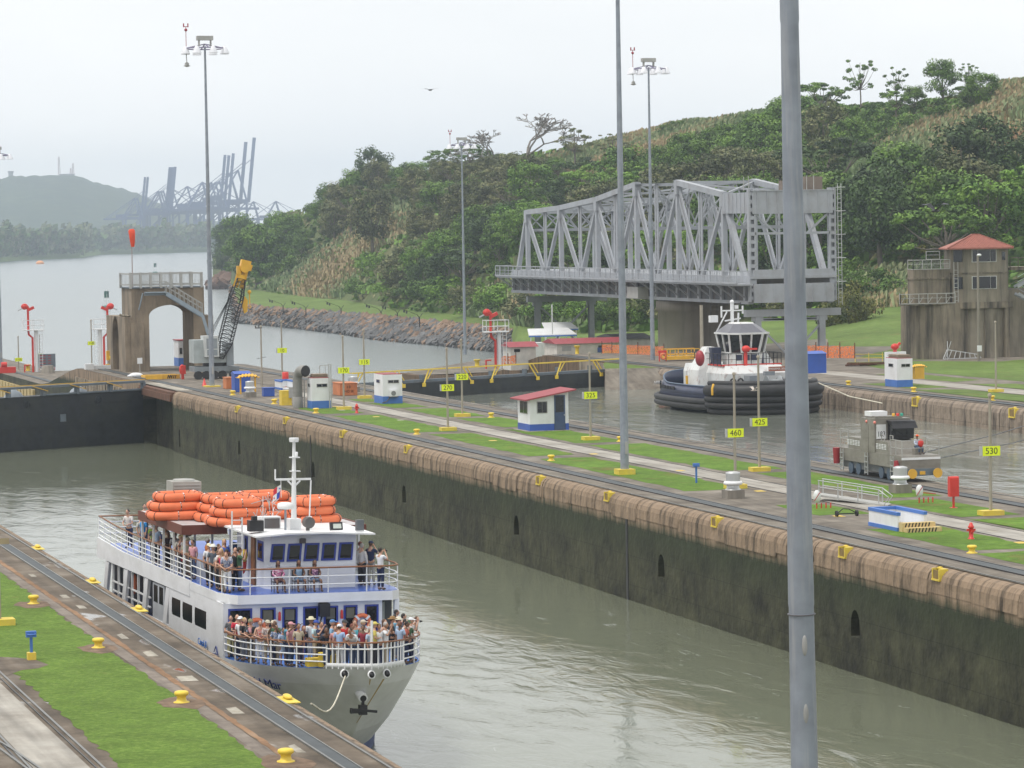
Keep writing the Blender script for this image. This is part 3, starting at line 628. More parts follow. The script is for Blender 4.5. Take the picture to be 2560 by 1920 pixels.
def tree_proto(kind, tint, seed):
    r = random.Random(seed); tb = MB(); nm = {'umbrella': 'umbrella_tree', 'dense': 'broadleaf_tree', 'sparse': 'open_tree', 'bush': 'bush', 'bare': 'bare_tree'}[kind]
    t = thing(nm, 'x', 'tree' if kind != 'bush' else 'bush')
    if kind == 'dense':
        cl = []
        for i in range(46):
            v = rvec(r).normalized(); s = .62+.38*r.random(); z = 6.0+v.z*3.9*s
            w_ = 1.0 if z > 5 else .85
            cl.append(((v.x*3.9*s*w_, v.y*3.9*s*w_, max(1.3, z)), .85+.75*r.random()))
        tb.tube([(0, 0, -1.5), (.1, 0, 1.5), (-.1, .1, 4), (0, 0, 7)], [.38, .3, .22, .08], 7); limbs(tb, Vector((0, 0, 3)), cl, r, .12, 9); nl, ls, fl = 105, .215, .75
    elif kind == 'umbrella':
        cl = []
        for i in range(34):
            a = r.random()*6.3; q = 4.6*sqrt(r.random()); z = 8.6-.07*q*q+r.uniform(-.9, .7) - (2 if r.random() < .2 else 0)
            cl.append(((q*cos(a), q*sin(a), z), .6+.55*r.random()))
        tb.tube([(0, 0, -1.5), (.2, 0, 2), (0, .2, 4.5), (.1, .1, 6)], [.34, .26, .2, .14], 7); limbs(tb, Vector((0, .1, 4.2)), cl, r, .13, 16); nl, ls, fl = 80, .20, .38
    elif kind == 'sparse':
        cl = []
        for i in range(26):
            a = r.random()*6.3; z = 4.5+5.2*r.random(); q = (3.6-.25*abs(z-7))*sqrt(r.random())
            cl.append(((q*cos(a), q*sin(a), z), .4+.4*r.random()))
        tb.tube([(0, 0, -1.5), (.1, 0, 3), (0, .1, 6), (0, 0, 9.2)], [.22, .17, .12, .05], 6); limbs(tb, Vector((0, 0, 4.5)), cl, r, .08, 22); nl, ls, fl = 50, .20, .45
    elif kind == 'bush':
        cl = []
        for i in range(30):
            v = rvec(r).normalized(); s = .6+.4*r.random()
            cl.append(((v.x*4.6*s, v.y*4.6*s, max(.4, 2.6+v.z*2.6*s)), .8+.7*r.random()))
        tb.tube([(0, 0, -1.), (.1, 0, 2)], [.2, .1], 6); nl, ls, fl = 100, .21, .8
    else:
        cl = []
        def rec(p, d, ln, rad, dep):
            q = p+d*ln; tb.tube([p, p.lerp(q, .5)+rvec(r)*ln*.06, q], [max(.045, rad), max(.045, rad*.8), max(.045, rad*.62)], 5, False)
            if dep == 0: return
            for k in range(3 if dep > 1 else 4):
                dd = (d+Vector((r.uniform(-1.25, 1.25), r.uniform(-1.25, 1.25), r.uniform(-.3, .35)))*.85).normalized(); rec(q, dd, ln*.68, rad*.6, dep-1)
        rec(Vector((0, 0, -1)), Vector((0, 0, 1)), 4.6, .3, 5)
        tb.obj('trunk', mat('pale_branches', (.20, .18, .16), .9), t); return t
    if kind != 'bush' or True: tb.obj('trunk', trunkm, t)
    crown(cl, r, nl, ls, fl).obj('crown', LEAF[tint], t)
    return t
PROT = {}
for i, (k, tint) in enumerate([('dense', 'green'), ('dense', 'bright'), ('dense', 'dark'), ('dense', 'brown'), ('umbrella', 'green'), ('umbrella', 'brown'), ('umbrella', 'bright'), ('umbrella', 'dark'), ('bush', 'green'), ('bush', 'bright'), ('bush', 'yellow'), ('bush', 'brown'), ('sparse', 'green'), ('sparse', 'brown'), ('bare', '')]):
    PROT[k, tint] = [tree_proto(k, tint, 100+i), False]
TR = random.Random(77)
def plant(kind, tint, P, h, label, group=None, wx=1.):
    e = PROT[kind, tint]; p = e[0]; base = {'bush': 5.5}.get(kind, 10.)
    s = h/base; sc_ = (s*wx, s*wx, s)
    if not e[1]: e[1] = True; o = p; o.location = P; o.rotation_euler = (0, 0, TR.random()*6.3); o.scale = sc_; o['label'] = label
    else: o = dup(p, P, TR.random()*6.3, label, None, sc_)
    if group: o['group'] = group
    elif 'group' in o: del o['group']
    o['category'] = 'bush' if kind == 'bush' else 'tree'
    return o
def inpoly(x, y, pl):
    c = False
    for (x0, y0), (x1, y1) in zip(pl, pl[1:]+pl[:1]):
        if (y0 > y) != (y1 > y) and x < (x1-x0)*(y-y0)/(y1-y0)+x0: c = not c
    return c
ZA = [(660, 725), (700, 660), (780, 620), (860, 580), (940, 520), (1010, 500), (1050, 560), (960, 620), (900, 640), (890, 700), (860, 748), (760, 745)]
ZB = [(1380, 400), (1500, 362), (1600, 335), (1700, 322), (1800, 305), (1930, 285), (1900, 300), (1780, 335), (1700, 350), (1640, 410), (1560, 440), (1440, 440)]
ZC = [(2100, 420), (2160, 380), (2240, 330), (2330, 300), (2440, 280), (2500, 215), (2600, 200), (2600, 420), (2500, 410), (2440, 400), (2340, 420), (2300, 470), (2200, 480)]
ZD = [(2120, 770), (2130, 700), (2200, 690), (2300, 690), (2300, 775)]
ZE = [(1160, 800), (1220, 740), (1300, 690), (1420, 740), (1440, 830), (1250, 812)]
ZS = [(2395, 345), (2440, 312), (2500, 296), (2620, 290), (2620, 405), (2500, 398), (2430, 375)]; ZR = [(2190, 470), (2260, 420), (2350, 395), (2400, 400), (2330, 440), (2270, 490)]
def ingrass(x, y): return any(inpoly(x, y, z) for z in (ZA, ZB, ZC, ZS, ZR))
# skyline and other trees one can tell apart: kind, tint, u, base row, top row, width factor, label
SPEC = [
 ('bare', '', 1322, 440, 300, 1.5, 'leafless tree with spreading pale branches on the skyline left of the bridge'),
 ('bare', '', 1238, 452, 338, 1.2, 'small faint leafless tree just left of the tall bare skyline tree'),
 ('umbrella', 'green', 1108, 455, 366, 1.05, 'flat topped tree with a bent trunk standing clear on the skyline by the light mast'),
 ('umbrella', 'green', 1175, 450, 352, 1.3, 'wide pale green canopy tree right of the middle light mast'),
 ('sparse', 'brown', 1440, 425, 318, 1.25, 'thin open tree left of the tall grey mast on the skyline'),
 ('sparse', 'brown', 1535, 408, 330, 1.5, 'spreading open tree right behind the tall grey mast on the skyline'),
 ('dense', 'dark', 938, 500, 368, .9, 'tall dark rounded tree topping the left end of the hill'),
 ('dense', 'green', 1030, 505, 400, 1., 'mid green tree right of the tall dark tree on the left hilltop'),
 ('dense', 'green', 890, 540, 418, .8, 'green tree on the left shoulder of the tall dark hilltop tree'),
 ('dense', 'bright', 822, 560, 455, .8, 'light green tree at the left end of the hill crest'),
 ('umbrella', 'brown', 880, 600, 452, .9, 'olive tree with pale trunks below the light green tree'),
 ('dense', 'brown', 930, 640, 470, .8, 'brown green tree with leaning trunks in the left hill wood'),
 ('sparse', 'green', 2155, 275, 145, .8, 'tall slim tree with layered leaf tufts on the skyline right of the thick pole'),
 ('umbrella', 'green', 2060, 330, 190, 1.1, 'dark layered tree on the skyline beside the thick grey pole'),
 ('sparse', 'green', 2245, 260, 165, .8, 'narrow feathery tree between the slim tree and the big crest grove'),
 ('dense', 'green', 2360, 270, 142, .9, 'tallest leafy tree of the grove on the right crest'),
 ('dense', 'bright', 2455, 280, 175, 1., 'bright green tree at the right end of the crest grove'),
 ('sparse', 'green', 2425, 240, 155, .9, 'open twiggy tree rising behind the crest grove'),
 ('dense', 'green', 2290, 300, 210, .9, 'rounded tree at the left end of the crest grove'),
 ('dense', 'bright', 1878, 330, 280, 1., 'small dark topped tree on the grassy skyline left of the thick pole'),
 ('dense', 'dark', 2420, 480, 375, 1.2, 'dark round tree on the right slope below the bare soil'),
 ('dense', 'bright', 2530, 480, 385, 1., 'vivid green tree at the right edge below the bare soil'),
 ('umbrella', 'brown', 2330, 510, 365, 1.2, 'olive spreading tree with pale limbs below the brown slope'),
 ('sparse', 'green', 2300, 640, 480, 1.1, 'pale trunked forked tree in front of the dark wood right of the bridge'),
 ('bush', 'yellow', 2130, 810, 705, .75, 'yellow green bushy tree beside the right end of the bridge'),
 ('bush', 'yellow', 2085, 815, 745, .8, 'second yellow green bush behind the bridge leg'),
 ('bush', 'yellow', 2330, 668, 590, 1.1, 'yellowish tree behind the balcony of the control tower'),
 ('bush', 'bright', 2110, 720, 640, .9, 'light green bush beside the ladder of the bridge'),
 ('umbrella', 'brown', 1275, 560, 440, 1.1, 'brownish tree with fanning limbs above the left part of the bridge'),
 ('bush', 'bright', 1310, 590, 500, 1.1, 'bright green bush on the slope above the left bridge end'),
 ('bush', 'green', 705, 690, 628, .9, 'rounded dark green bush at the foot of the pale grass slope'),
 ('bush', 'bright', 1690, 340, 300, 1.2, 'bright bush on the crest above the bridge'),
]
for k, tint, u, yb, yt, wx, lab in SPEC:
    P = hillpt(u, yb); h = ZP(P, yt)-P.z+.5; plant(k, tint, P-Vector((0, 0, .5)), h, lab, None, wx)
# the wooded point at the left end of the bank, down to the water
for i in range(20):
    u = 552+TR.random()*175+(0 if i > 3 else 0); c = column(u); D = c[3][0]+TR.random()*(180 if u > 575 else 90) if u > 575 else c[2][0]+TR.random()*120
    P = hd(u, D); P.z = colz(u, D); yt = lerp([(540, 590), (560, 545), (600, 515), (660, 530), (760, 560)], u)+TR.random()*75
    h = min(34, max(14, ZP(P, yt)-P.z))
    plant('dense', ('green', 'dark', 'green', 'bright')[i % 4], P-Vector((0, 0, 1)), h, ('mid green', 'dark green', 'pale green', 'bright green')[i % 4]+' leafy tree '+('by the water', 'at the foot of the wood', 'in the middle of the wood', 'behind the crane head', 'at the top of the wood')[i//4]+' on the left wooded point', 'trees on the wooded point', .9)
REG = [(560, 760, 'at the left end of the hill'), (760, 900, 'below the tall dark hilltop tree'), (900, 1040, 'on the hill left of the middle light mast'), (1040, 1160, 'on the hill behind the middle light mast'), (1160, 1280, 'on the hill right of the middle light mast'), (1280, 1420, 'on the hill behind the left bridge end'),
 (1420, 1540, 'on the hill left of the bridge masts'), (1540, 1640, 'on the hill behind the two bridge masts'), (1640, 1780, 'on the hill above the bridge peak'), (1780, 1920, 'on the hill left of the thick pole'), (1920, 2040, 'on the hill behind the thick pole'), (2040, 2160, 'on the hill behind the bridge ladder'), (2160, 2290, 'on the hill left of the control tower'), (2290, 2420, 'on the hill above the control tower'), (2420, 2900, 'on the hill at the right edge')]
KN = {('dense', 'green'): 'rounded mid green tree', ('dense', 'bright'): 'rounded light green tree', ('dense', 'dark'): 'rounded dark green tree', ('dense', 'brown'): 'rounded olive brown tree', ('umbrella', 'green'): 'flat topped green tree', ('umbrella', 'brown'): 'flat topped olive brown tree', ('umbrella', 'bright'): 'flat topped light green tree', ('umbrella', 'dark'): 'flat topped dark tree', ('bush', 'green'): 'rounded green bush', ('bush', 'bright'): 'light green bush', ('bush', 'brown'): 'olive brown bush'}
SKYL = [(560, 520), (660, 525), (780, 485), (830, 465), (870, 410), (940, 380), (1000, 410), (1100, 392), (1200, 385), (1300, 372), (1400, 385), (1500, 362), (1600, 338), (1700, 322), (1800, 306), (1900, 275), (1990, 215), (2100, 225), (2300, 200), (2480, 200), (2520, 250), (2700, 240)]
placed = []; tries = 0
while len(placed) < 258 and tries < 9000:
    tries += 1; u = 650+TR.random()*2000; c = column(u); D0 = c[3][0]+12; D1 = lerp(CRD, u)-14
    D = D0+(D1-D0)*TR.random()**1.15; P = hd(u, D); P.z = colz(u, D); x, y = PX(P)
    if any(inpoly(x, y-q, ZA) for q in (22, 55, 90, 125)) and TR.random() < .9: continue
    if x > 2100 and any(inpoly(x, y-q, Z) for q in (60, 100, 140) for Z in (ZC, ZS, ZR)) and TR.random() < .8: continue
    if ingrass(x, y-22) or inpoly(x, y, ZD) or inpoly(x, y, ZE) or y < lerp(CREST, u)+24: continue
    if inpoly(x, y-70, ZA) or (x > 2140 and inpoly(x, y-50, ZC)) or (1420 < x < 1900 and inpoly(x, y-60, ZB)): kk = 'bush'
    else: kk = TR.choice(('dense', 'dense', 'umbrella', 'dense', 'bush'))
    md = 8.5 if kk != 'bush' else 6
    if any((P-q).length < md for q in placed): continue
    nz = noise.noise(Vector((P.x*.012, P.y*.012, 5.)))+TR.uniform(-.25, .25)
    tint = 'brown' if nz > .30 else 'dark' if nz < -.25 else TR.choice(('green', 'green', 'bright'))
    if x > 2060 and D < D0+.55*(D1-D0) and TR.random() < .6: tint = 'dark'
    if 1900 < x and tint == 'brown' and TR.random() < .5: tint = 'green'
    if kk == 'bush' and tint == 'dark': tint = 'green'
    h = {'dense': TR.uniform(9, 13.5), 'umbrella': TR.uniform(9, 14), 'bush': TR.uniform(3.5, 6)}[kk]
    if x < 800: h = min(h, 8)
    if x > 2050 and kk != 'bush' and D < D0+.5*(D1-D0): h *= 1.25
    h = min(h, ZP(P, lerp(SKYL, x))-P.z)
    if h < 3.2: continue
    reg = [r_ for a, b_, r_ in REG if a <= x < b_][:1] or [REG[-1][2]]; fr_ = (D-D0)/(D1-D0); lv = 'low ' if fr_ < .3 else 'halfway up ' if fr_ < .65 else 'high '
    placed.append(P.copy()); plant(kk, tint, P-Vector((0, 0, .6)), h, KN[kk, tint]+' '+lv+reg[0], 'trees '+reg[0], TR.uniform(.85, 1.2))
for i in range(26):                                # bushes along the foot of the hill
    u = 900+i*52+TR.random()*30; c = column(u); D = c[3][0]+3+TR.random()*8; P = hd(u, D); P.z = colz(u, D)
    if 1450 < u < 1500 or (2190 < u < 2330): continue
    plant('bush', ('green', 'bright', 'brown')[i % 3], P, TR.uniform(4, 6.5), KN['bush', ('green', 'bright', 'brown')[i % 3]]+' at the foot of the hill '+[r_ for a, b_, r_ in REG if a <= u < b_][0].replace('on the hill ', '').replace('of the hill', ''), 'bushes at the foot of the hill', 1.15)
for k, e in PROT.items():
    if not e[1]:
        for c in KID.get(e[0].name, []): bpy.data.objects.remove(c)
        bpy.data.objects.remove(e[0])
# tall grass on the slopes
def tufts(polys, n, hmin, hmax, mats, seed, wd=.5):
    r = random.Random(seed); b = MB(); cnt = 0; t = 0
    xs = [p[0] for pl in polys for p in pl]; cache = {}
    while cnt < n and t < n*14:
        t += 1; u = r.uniform(min(xs), max(xs)); ku = int(u/6)
        if ku not in cache: cache[ku] = column(ku*6.)
        c = cache[ku]; D = r.uniform(c[3][0]-2, c[17][0]+6) if r.random() < .8 else r.uniform(c[14][0], c[17][0]+10); z = None
        for (d0, z0), (d1, z1) in zip(c, c[1:]):
            if D <= d1: z = z0+(z1-z0)*(D-d0)/max(1e-6, d1-d0); break
        if z is None: continue
        P = hd(u, D); P.z = z; x, y = PX(P)
        if not any(inpoly(x, y, pl) for pl in polys) or ((inpoly(x, y, ZS) or inpoly(x, y, ZR)) and r.random() < .9): continue
        P.z += .7*noisez(P, D)*min(1, max(0, (D-c[4][0])/60.)); cnt += 1
        q = noise.noise(Vector((P.x*.03, P.y*.03, 2)))+r.uniform(-.3, .3); b.mi = 0 if q < -.08 else 1 if q < .2 else 2
        for k in range(4):
            a = r.random()*6.3; h = r.uniform(hmin, hmax); s = wd*(.5+r.random()); ln = Vector((cos(a), sin(a), 0)); off = Vector((r.uniform(-1.3, 1.3), r.uniform(-1.3, 1.3), 0))
            p = P+off; b.add([p-RT*s*.4, p+RT*s*.4, p+RT*s*.9+ln*.5+Vector((0, 0, h)), p-RT*s*.2+ln*.7+Vector((0, 0, h*.8))], [(0, 1, 2, 3)])
    return b
gm = [leafmat('cane_grass_green', (.14, .19, .085), .25), leafmat('cane_grass_pale', (.22, .245, .125), .25), leafmat('cane_grass_dry', (.30, .235, .13), .25)]
tufts([ZA, ZB, ZC, ZD, ZE], 17000, 1.0, 2.3, gm, 4, .26).obj('tall_grass', gm, kind='stuff', label='tall pale cane grass covering the open slopes', cat='grass')
# undergrowth everywhere on the wooded slope
AL = [[(600, 760), (640, 560), (900, 460), (1300, 390), (1900, 280), (2700, 150), (2700, 770), (2050, 800), (1500, 845), (1100, 800)]]
ug = [LEAF['green'][0], LEAF['brown'][1], LEAF['bright'][0]]
tufts(AL, 9000, .5, 1.6, ug, 8, .8).obj('undergrowth', ug, kind='stuff', label='leafy undergrowth between the hillside trees', cat='undergrowth')
# distant woods on the low left shore: one mass nobody could count
def farwood(name, us0, us1, n, yf, dd, hh, lab, seed, ls):
    r = random.Random(seed); b = MB()
    for i in range(n):
        u = r.uniform(us0, us1); D = ydepth(u, yf(u), -8)+12+r.random()**1.6*dd; P = hd(u, D); top = hh*(.7+.5*noise.noise(Vector((u*.03, D*.004, 0)))+.25*noise.noise(Vector((u*.13, D*.01, 0))))
        z = -5+top*sqrt(r.random())+min(1, (D-2500)/3000)*4; P.z = z; b.mi = r.choice((0, 1, 2)) if noise.noise(Vector((u*.06, D*.01, 4))) < .1 else 1
        s = ls*(.6+.9*r.random()); v = rvec(r).normalized(); a = v.orthogonal().normalized()*s; d = v.cross(a)
        b.add([P-a, P+d*.6, P+a, P-d*.6], [(0, 1, 2, 3)])
    m_ = [LEAF['green'][0], LEAF['brown'][0], LEAF['dark'][1]]
    return b.obj(name, m_, kind='stuff', label=lab, cat='woods')
farwood('far_woods', -60, 560, 16000, lambda u: lerp(LSH, u), 520, 30, 'far off green mangrove wood along the left shore', 3, 3.4)
# ---------------------------------------------------------------- rock bank
def rock(b, P, s, r):
    vs = []; 
    for v in ((1,0,0),(-1,0,0),(0,1,0),(0,-1,0),(0,0,1),(0,0,-1),(.7,.7,.5),(-.7,.7,.4),(.7,-.7,.4),(-.7,-.7,.5)): vs.append(P+Vector(v)*s*(.6+.7*r.random()))
    b.add(vs, [(4,6,0),(4,8,6),(8,0,6),(4,7,6),(7,2,6),(4,9,7),(4,8,9),(9,1,7),(9,3,8),(8,3,0),(0,3,5),(0,5,2),(2,5,1),(1,5,3),(2,0,6),(1,2,7),(3,1,9)])
r = random.Random(31); b = MB()
for i in range(9500):
    u = 574+r.random()**.9*716; D0 = ydepth(u, lerp(SHY, u), -8); D1 = max(D0+3, ydepth(u, lerp(LAWNY, u), -5)); t = r.random()
    P = hd(u, D0-3+(D1-D0+4)*t); P.z = -8.3+3.4*t+r.random()*.3; b.mi = 1 if r.random() < .10+.62*t*t else 0; rock(b, P, r.uniform(.45, 1.35), r)
b.obj('riprap', [stone, stone2], kind='stuff', label='grey and rust brown boulders piled along the water edge', cat='rocks')
b = MB()
for i in range(260):
    u = 532+r.random()*70; P = hd(u, 1290+r.random()*40); P.z = -8+r.random()*(3.5 if u > 545 else 1.5); rock(b, P, r.uniform(1.5, 4), r)
b.obj('shore_rocks', [mat('red_brown_rock', (.14, .085, .06), .9)], kind='stuff', label='red brown rocky spit under the trees on the left point', cat='rocks')
# ---------------------------------------------------------------- light masts
def mast(P, top, lab, ht=31.5, head=True, r0=.25, rt=.095):
    P = Vector(P); t = thing('light_mast', lab, 'light mast', P)
    H = ht
    b = MB(); n = 8
    zs = [0, H*.12, H*.27, H*.272, H*.55, H*.552, H*.8, H]; rs = [r0+(rt-r0)*z/H+(.008 if i in (3, 5) else 0) for i, z in enumerate(zs)]
    b.tube([(0, 0, z) for z in zs], rs, 20); b.obj('pole', galv, t)
    b = MB(); b.box(-.03, .12, -r0-.05, -r0+.05, 1.2, 1.9); b.obj('cable_box', ventm, t)
    if head:
        b = MB(); b.box(-.75, .75, -.3, .3, H+.55, H+.95); b.box(-.6, -.5, -.2, .2, H, H+.56); b.box(.5, .6, -.2, .2, H, H+.56); b.obj('winch_box', ventm, t)
        b = MB(); b.tube([(1.9*cos(k*pi/8), 1.9*sin(k*pi/8), H-.2) for k in range(16)], .06, 6, closed=True)
        for k in range(4): b.bar((1.9*cos(k*pi/2), 1.9*sin(k*pi/2), H-.2), (0, 0, H+.2), .09)
        b.obj('lamp_ring', mat('ring_steel', (.22, .2, .3), .5), t)
        for k in range(8):
            a = k*pi/4+.2; b = MB(); b.lathe([(.12, .12), (.2, 0), (.42, -.5), (.44, -.56)], (1.95*cos(a), 1.95*sin(a), H-.15), 12); b.obj('floodlight', mat('lamp_white', (.75, .76, .8), .3), t)
        b = MB(); b.bar((-1.75, 0, H-.2), (-1.75, 0, H+1.5), .05); b.ball((-1.75, 0, H+1.5), .15, 8, 6); b.bar((-1.95, 0, H+1.75), (-1.95, 0, H+2.1), .1); b.bar((-1.55, 0, H+1.75), (-1.55, 0, H+2.1), .1); b.bar((-1.95, 0, H+1.8), (-1.55, 0, H+1.8), .06); b.bar((-1.75, 0, H+1.5), (-1.75, 0, H+1.8), .05)
        b.obj('beacon', mat('beacon_red', (.35, .04, .06), .5), t)
        b = MB(); b.tube([(-1.95, 0, H-.3), (-1.75, 0, H-.8), (-1.72, 0, H-1.6)], .04, 6); b.lathe([(.05, .2), (.2, .1), (.22, -.12), (.36, -.14), (.1, -.25)], (-1.72, 0, H-1.65), 10); b.obj('camera_dome', ventm, t)
    return t
yb_ = mat('yellow_base', (.72, .55, .06), .6, dirt=(.4, .3, .12), damt=.5, dscale=(3, 3, 3))
def ybase(P, w_=1.1, d_=.75, h_=.24):
    b = MB(); b.box(-w_/2, w_/2, -d_/2, d_/2, .004, h_); return b.obj('footing', yb_, P)
mA = mast(G(530, 967), 0, 'grey light mast beside the crane at the far end of the centre wall'); ybase(mA, 1.4, 1.2, .12)
mD = mast(G(1562, 1186), 0, 'grey light mast on a yellow footing in the centre wall lawn'); ybase(mD, 1.0, .9, .32)
mB = mast(G(1163, 886, -4.3), 0, 'thin grey light mast on the far lower quay in front of the rock bank', 31.)
mC = mast(G(1632, 900), 0, 'grey light mast in front of the round pier of the bridge', ZP(G(1632, 900), 168))
P = AD(2037, 1920, 50); P = AD(2011, 1920, 50); E_ = mast((P.x, P.y, 0), 0, 'thick grey light pole closest to the camera', 31.5, True, .243, .05); E_.rotation_euler = (0, -.008, 0); E_.location.x += .05
b = MB(); zz = ZP((P.x, P.y, 0), 1535); b.lathe([(.212, zz-.01), (.216, zz), (.212, zz+.01)], n=20); b.obj('joint_band', mat('seam_dark', (.12, .12, .13), .6), E_)
for yy in (1610, 1780): b = MB(); zz = ZP((P.x, P.y, 0), yy); b.ball((-.03, -.19+.002*yy/1000, zz), (.045, .025, .16), 10, 8); b.obj('repair_patch', mat('patch_grey', (.30, .30, .29), .7), E_)
mF = mast(G(2, 917, -2.8), 0, 'light mast cut off by the left edge beyond the lock gate', ZP(G(2, 917, -2.8), 385)+2.8)
# ---------------------------------------------------------------- numbered marker posts
def post(P, ytop, ysign, num, lab, base=True, sgn=True, extra=None, name='marker_post', cat='marker post'):
    P = Vector(P); t = thing(name, lab, cat, P, 0, 'numbered marker posts' if num else None)
    H = ZP(P, ytop)-P.z; b = MB(); b.tube([(0, 0, 0), (0, 0, H*.5), (0, 0, H)], [.085, .075, .065], 10); b.lathe([(.12, .004), (.12, .1), (.09, .12)], n=10); b.lathe([(.1, 0), (.1, .12), (.03, .16)], (0, 0, H-.06), 10)
    b.obj('pole', polem, t)
    if base: ybase(t)
    if num:
        z = ZP(P, ysign)-P.z; b = MB(); b.box(-.46, .46, -.15, -.125, z-.235, z+.235); b.obj('sign_board', signy, t)
        b = MB(); b.cb((-.5, -.02, z), (.03, .3, .46)); b.obj('side_board', alum, t)
        text(num, .44 if len(num) < 4 else .36, black, t, (.0, -.153, z-.01), (pi/2, 0, 0), 'number', .002)
    return t
post((45.27, -161.5, 0), 988, 1127, '530', 'marker post with yellow sign 530 right of the locomotive')
post((39.9, -129.5-11, 0), 935, 1082, '460', 'marker post with yellow sign 460 rising behind the white vent', True)
post(G(1899, 1178), 892, 1055, '425', 'marker post with yellow sign 425 in front of the tug')
post(G(1476.7, 1100), 884, 988, '325', 'marker post with yellow sign 325 right of the red roofed booth')
post(G(1120, 1076.5), 872, 969, '270', 'marker post with yellow sign 270 on the near side lawn')
post(G(1156, 1041.6), 850, 942, '220', 'marker post with yellow sign 220 behind the 270 post')
post(G(860, 1024), 841, 926, '170', 'marker post with yellow sign 170 in front of the orange bin')
post(G(911.7, 996), 825, 905, '115', 'marker post with yellow sign 115 left of the square hut with the air conditioner')
post(G(706, 955), 803, 876, '10', 'marker post with yellow sign 10 behind the big bent duct', False)
post(AD(47, 925, 418), 842, 899, '1100', 'marker post with yellow sign 1100 beyond the gate at the far left', False)
post(AD(230, 925, 405), 801, 858, '1180', 'marker post with yellow sign 1180 left of the arch tower', False)
post(AD(100, 925, 424), 838, 889, '1140', 'marker post with yellow sign mostly hidden behind the grey panel', False)
t = post(G(655, 968), 816, 0, None, 'bare wooden post with a crossarm beside the blue bin', False)
z = ZP(G(655, 968), 817); b = MB(); b.bar((-.55, 0, z-.1), (.1, 0, z-.1), .1); b.bar((-.5, 0, z-.1), (-.5, 0, z+.15), .08); b.bar((-.2, 0, z-.1), (-.2, 0, z+.15), .08); b.bar((-.45, 0, z*.47), (.45, 0, z*.5), .04); b.obj('crossarm', steeld, t)
t = post(G(2500, 975) if False else G(2490, 980), 805, 0, None, 'pale marker post standing on the far bank lawn right of the pillbox', True)
t = post(G(1752, 905), 766, 0, None, 'pale bare post standing beside the round bridge pier', False) if False else None
t = post((-6.05, -186.3, 0), 1290, 0, None, 'weathered post at the left edge on the near lawn', True)
b = MB(); z = ZP((-6.05, -186.3, 0), 1353); b.box(-.12, .42, -.14, -.11, z-.11, z+.11); b.obj('small_board', mat('tan_board', (.35, .28, .17), .7), t)
# control tower lamp post
P = G(2447, 903); t = thing('lamp_post', 'concrete lamp post in front of the control tower', 'lamp post', P); H = ZP(P, 640)
b = MB(); b.tube([(0, 0, 0), (0, 0, H)], [.16, .11], 10); b.obj('pole', concp, t); b = MB(); b.ball((.15, 0, H+.1), (.26, .2, .13), 10, 6); b.obj('lamp_head', white, t)
b = MB(); b.box(-.25, .25, -.22, -.18, 1.0, 1.6); b.obj('notice_board', white, t)
# ---------------------------------------------------------------- bollards
def bollard(P, lab, g='yellow bollards', s=1.):
    t = thing('bollard', lab, 'bollard', P, 0, g); t.scale = (s, s, s)
    b = MB(); b.lathe([(.24, .004), (.24, .03), (.155, .06), (.13, .14), (.145, .2), (.20, .235), (.215, .28), (.20, .33), (.15, .35), (.02, .36)], n=18); b.obj('mooring_head', yellow, t); 
    return t
b0 = bollard(G(84, 1510), 'yellow bollard on the near lawn closest to the left edge')
for P, lab, s in [(G(246, 1620), 'yellow bollard on the near lawn, second from the left edge', 1.), (G(454, 1757), 'yellow bollard on the near lawn below the ferry name', 1.05), (G(715, 1905), 'yellow bollard at the bottom edge of the picture', 1.05),
    (G(2430, 1383), 'yellow bollard in the lawn below the red hydrant', 1.), (G(1378, 1152), 'yellow bollard in the lawn left of the mast with the yellow footing', 1.05), (G(1042, 1086), 'yellow bollard just left of the 270 post', 1.1), (G(790, 1033), 'yellow bollard in front of the blue and white pillbox', 1.15),
    (G(686, 1010), 'yellow bollard left of the yellow box', 1.2), (G(582, 988), 'yellow bollard left of the round vent by the yellow canopy', 1.2), (G(1228, 1044), 'yellow bollard behind the 220 post', 1.1), (G(2121, 963), 'yellow bollard left of the far pillbox', 1.15), (G(2284, 980), 'yellow bollard right of the far pillbox', 1.2), (G(2480, 1002), 'yellow bollard behind the top of the 530 post', 1.2), (G(1550, 1104), 'yellow bollard hidden low behind the mast in the lawn', 1.)]:
    o = dup(b0, P, 0, lab); o.scale = (s, s, s)
def ypost(P, h, w_, lab):
    t = thing('tall_bollard', lab, 'bollard', P); b = MB(); b.lathe([(w_*1.1, 0), (w_*.75, .15*h), (w_*.7, .75*h), (w_*1.15, .86*h), (w_*1.1, h)], n=14); b.obj('mooring_head', yellow, t)
ypost(AD(1443, 888, 372), 1.1*1.0, .3, 'tall yellow bollard in front of the low white buildings'); ypost(AD(282, 922, 350), 1.35, .35, 'tall yellow bollard at the foot of the arch tower')
ypost(AD(70, 927, 412), .8, .35, 'stubby yellow bollard below the 1100 post'); ypost(AD(1193, 918, 375), .9, .35, 'yellow bollard beyond the lock gate below the middle mast')
soil = pave('bare_soil', (.10, .065, .04), (.17, .11, .07), (.24, .165, .11), sc=2)
for i, (x, y) in enumerate([(84, 1512), (246, 1622), (454, 1759), (715, 1907)]):
    q = G(x, y); strip('bare_soil', [(q.x+(.75+.3*((k*7+i) % 5)/5)*cos(k*pi/7)*.8, q.y+(1.0+.7*((k*3+i) % 4)/4)*sin(k*pi/7)) for k in range(14)], LAWN+.004, soil)
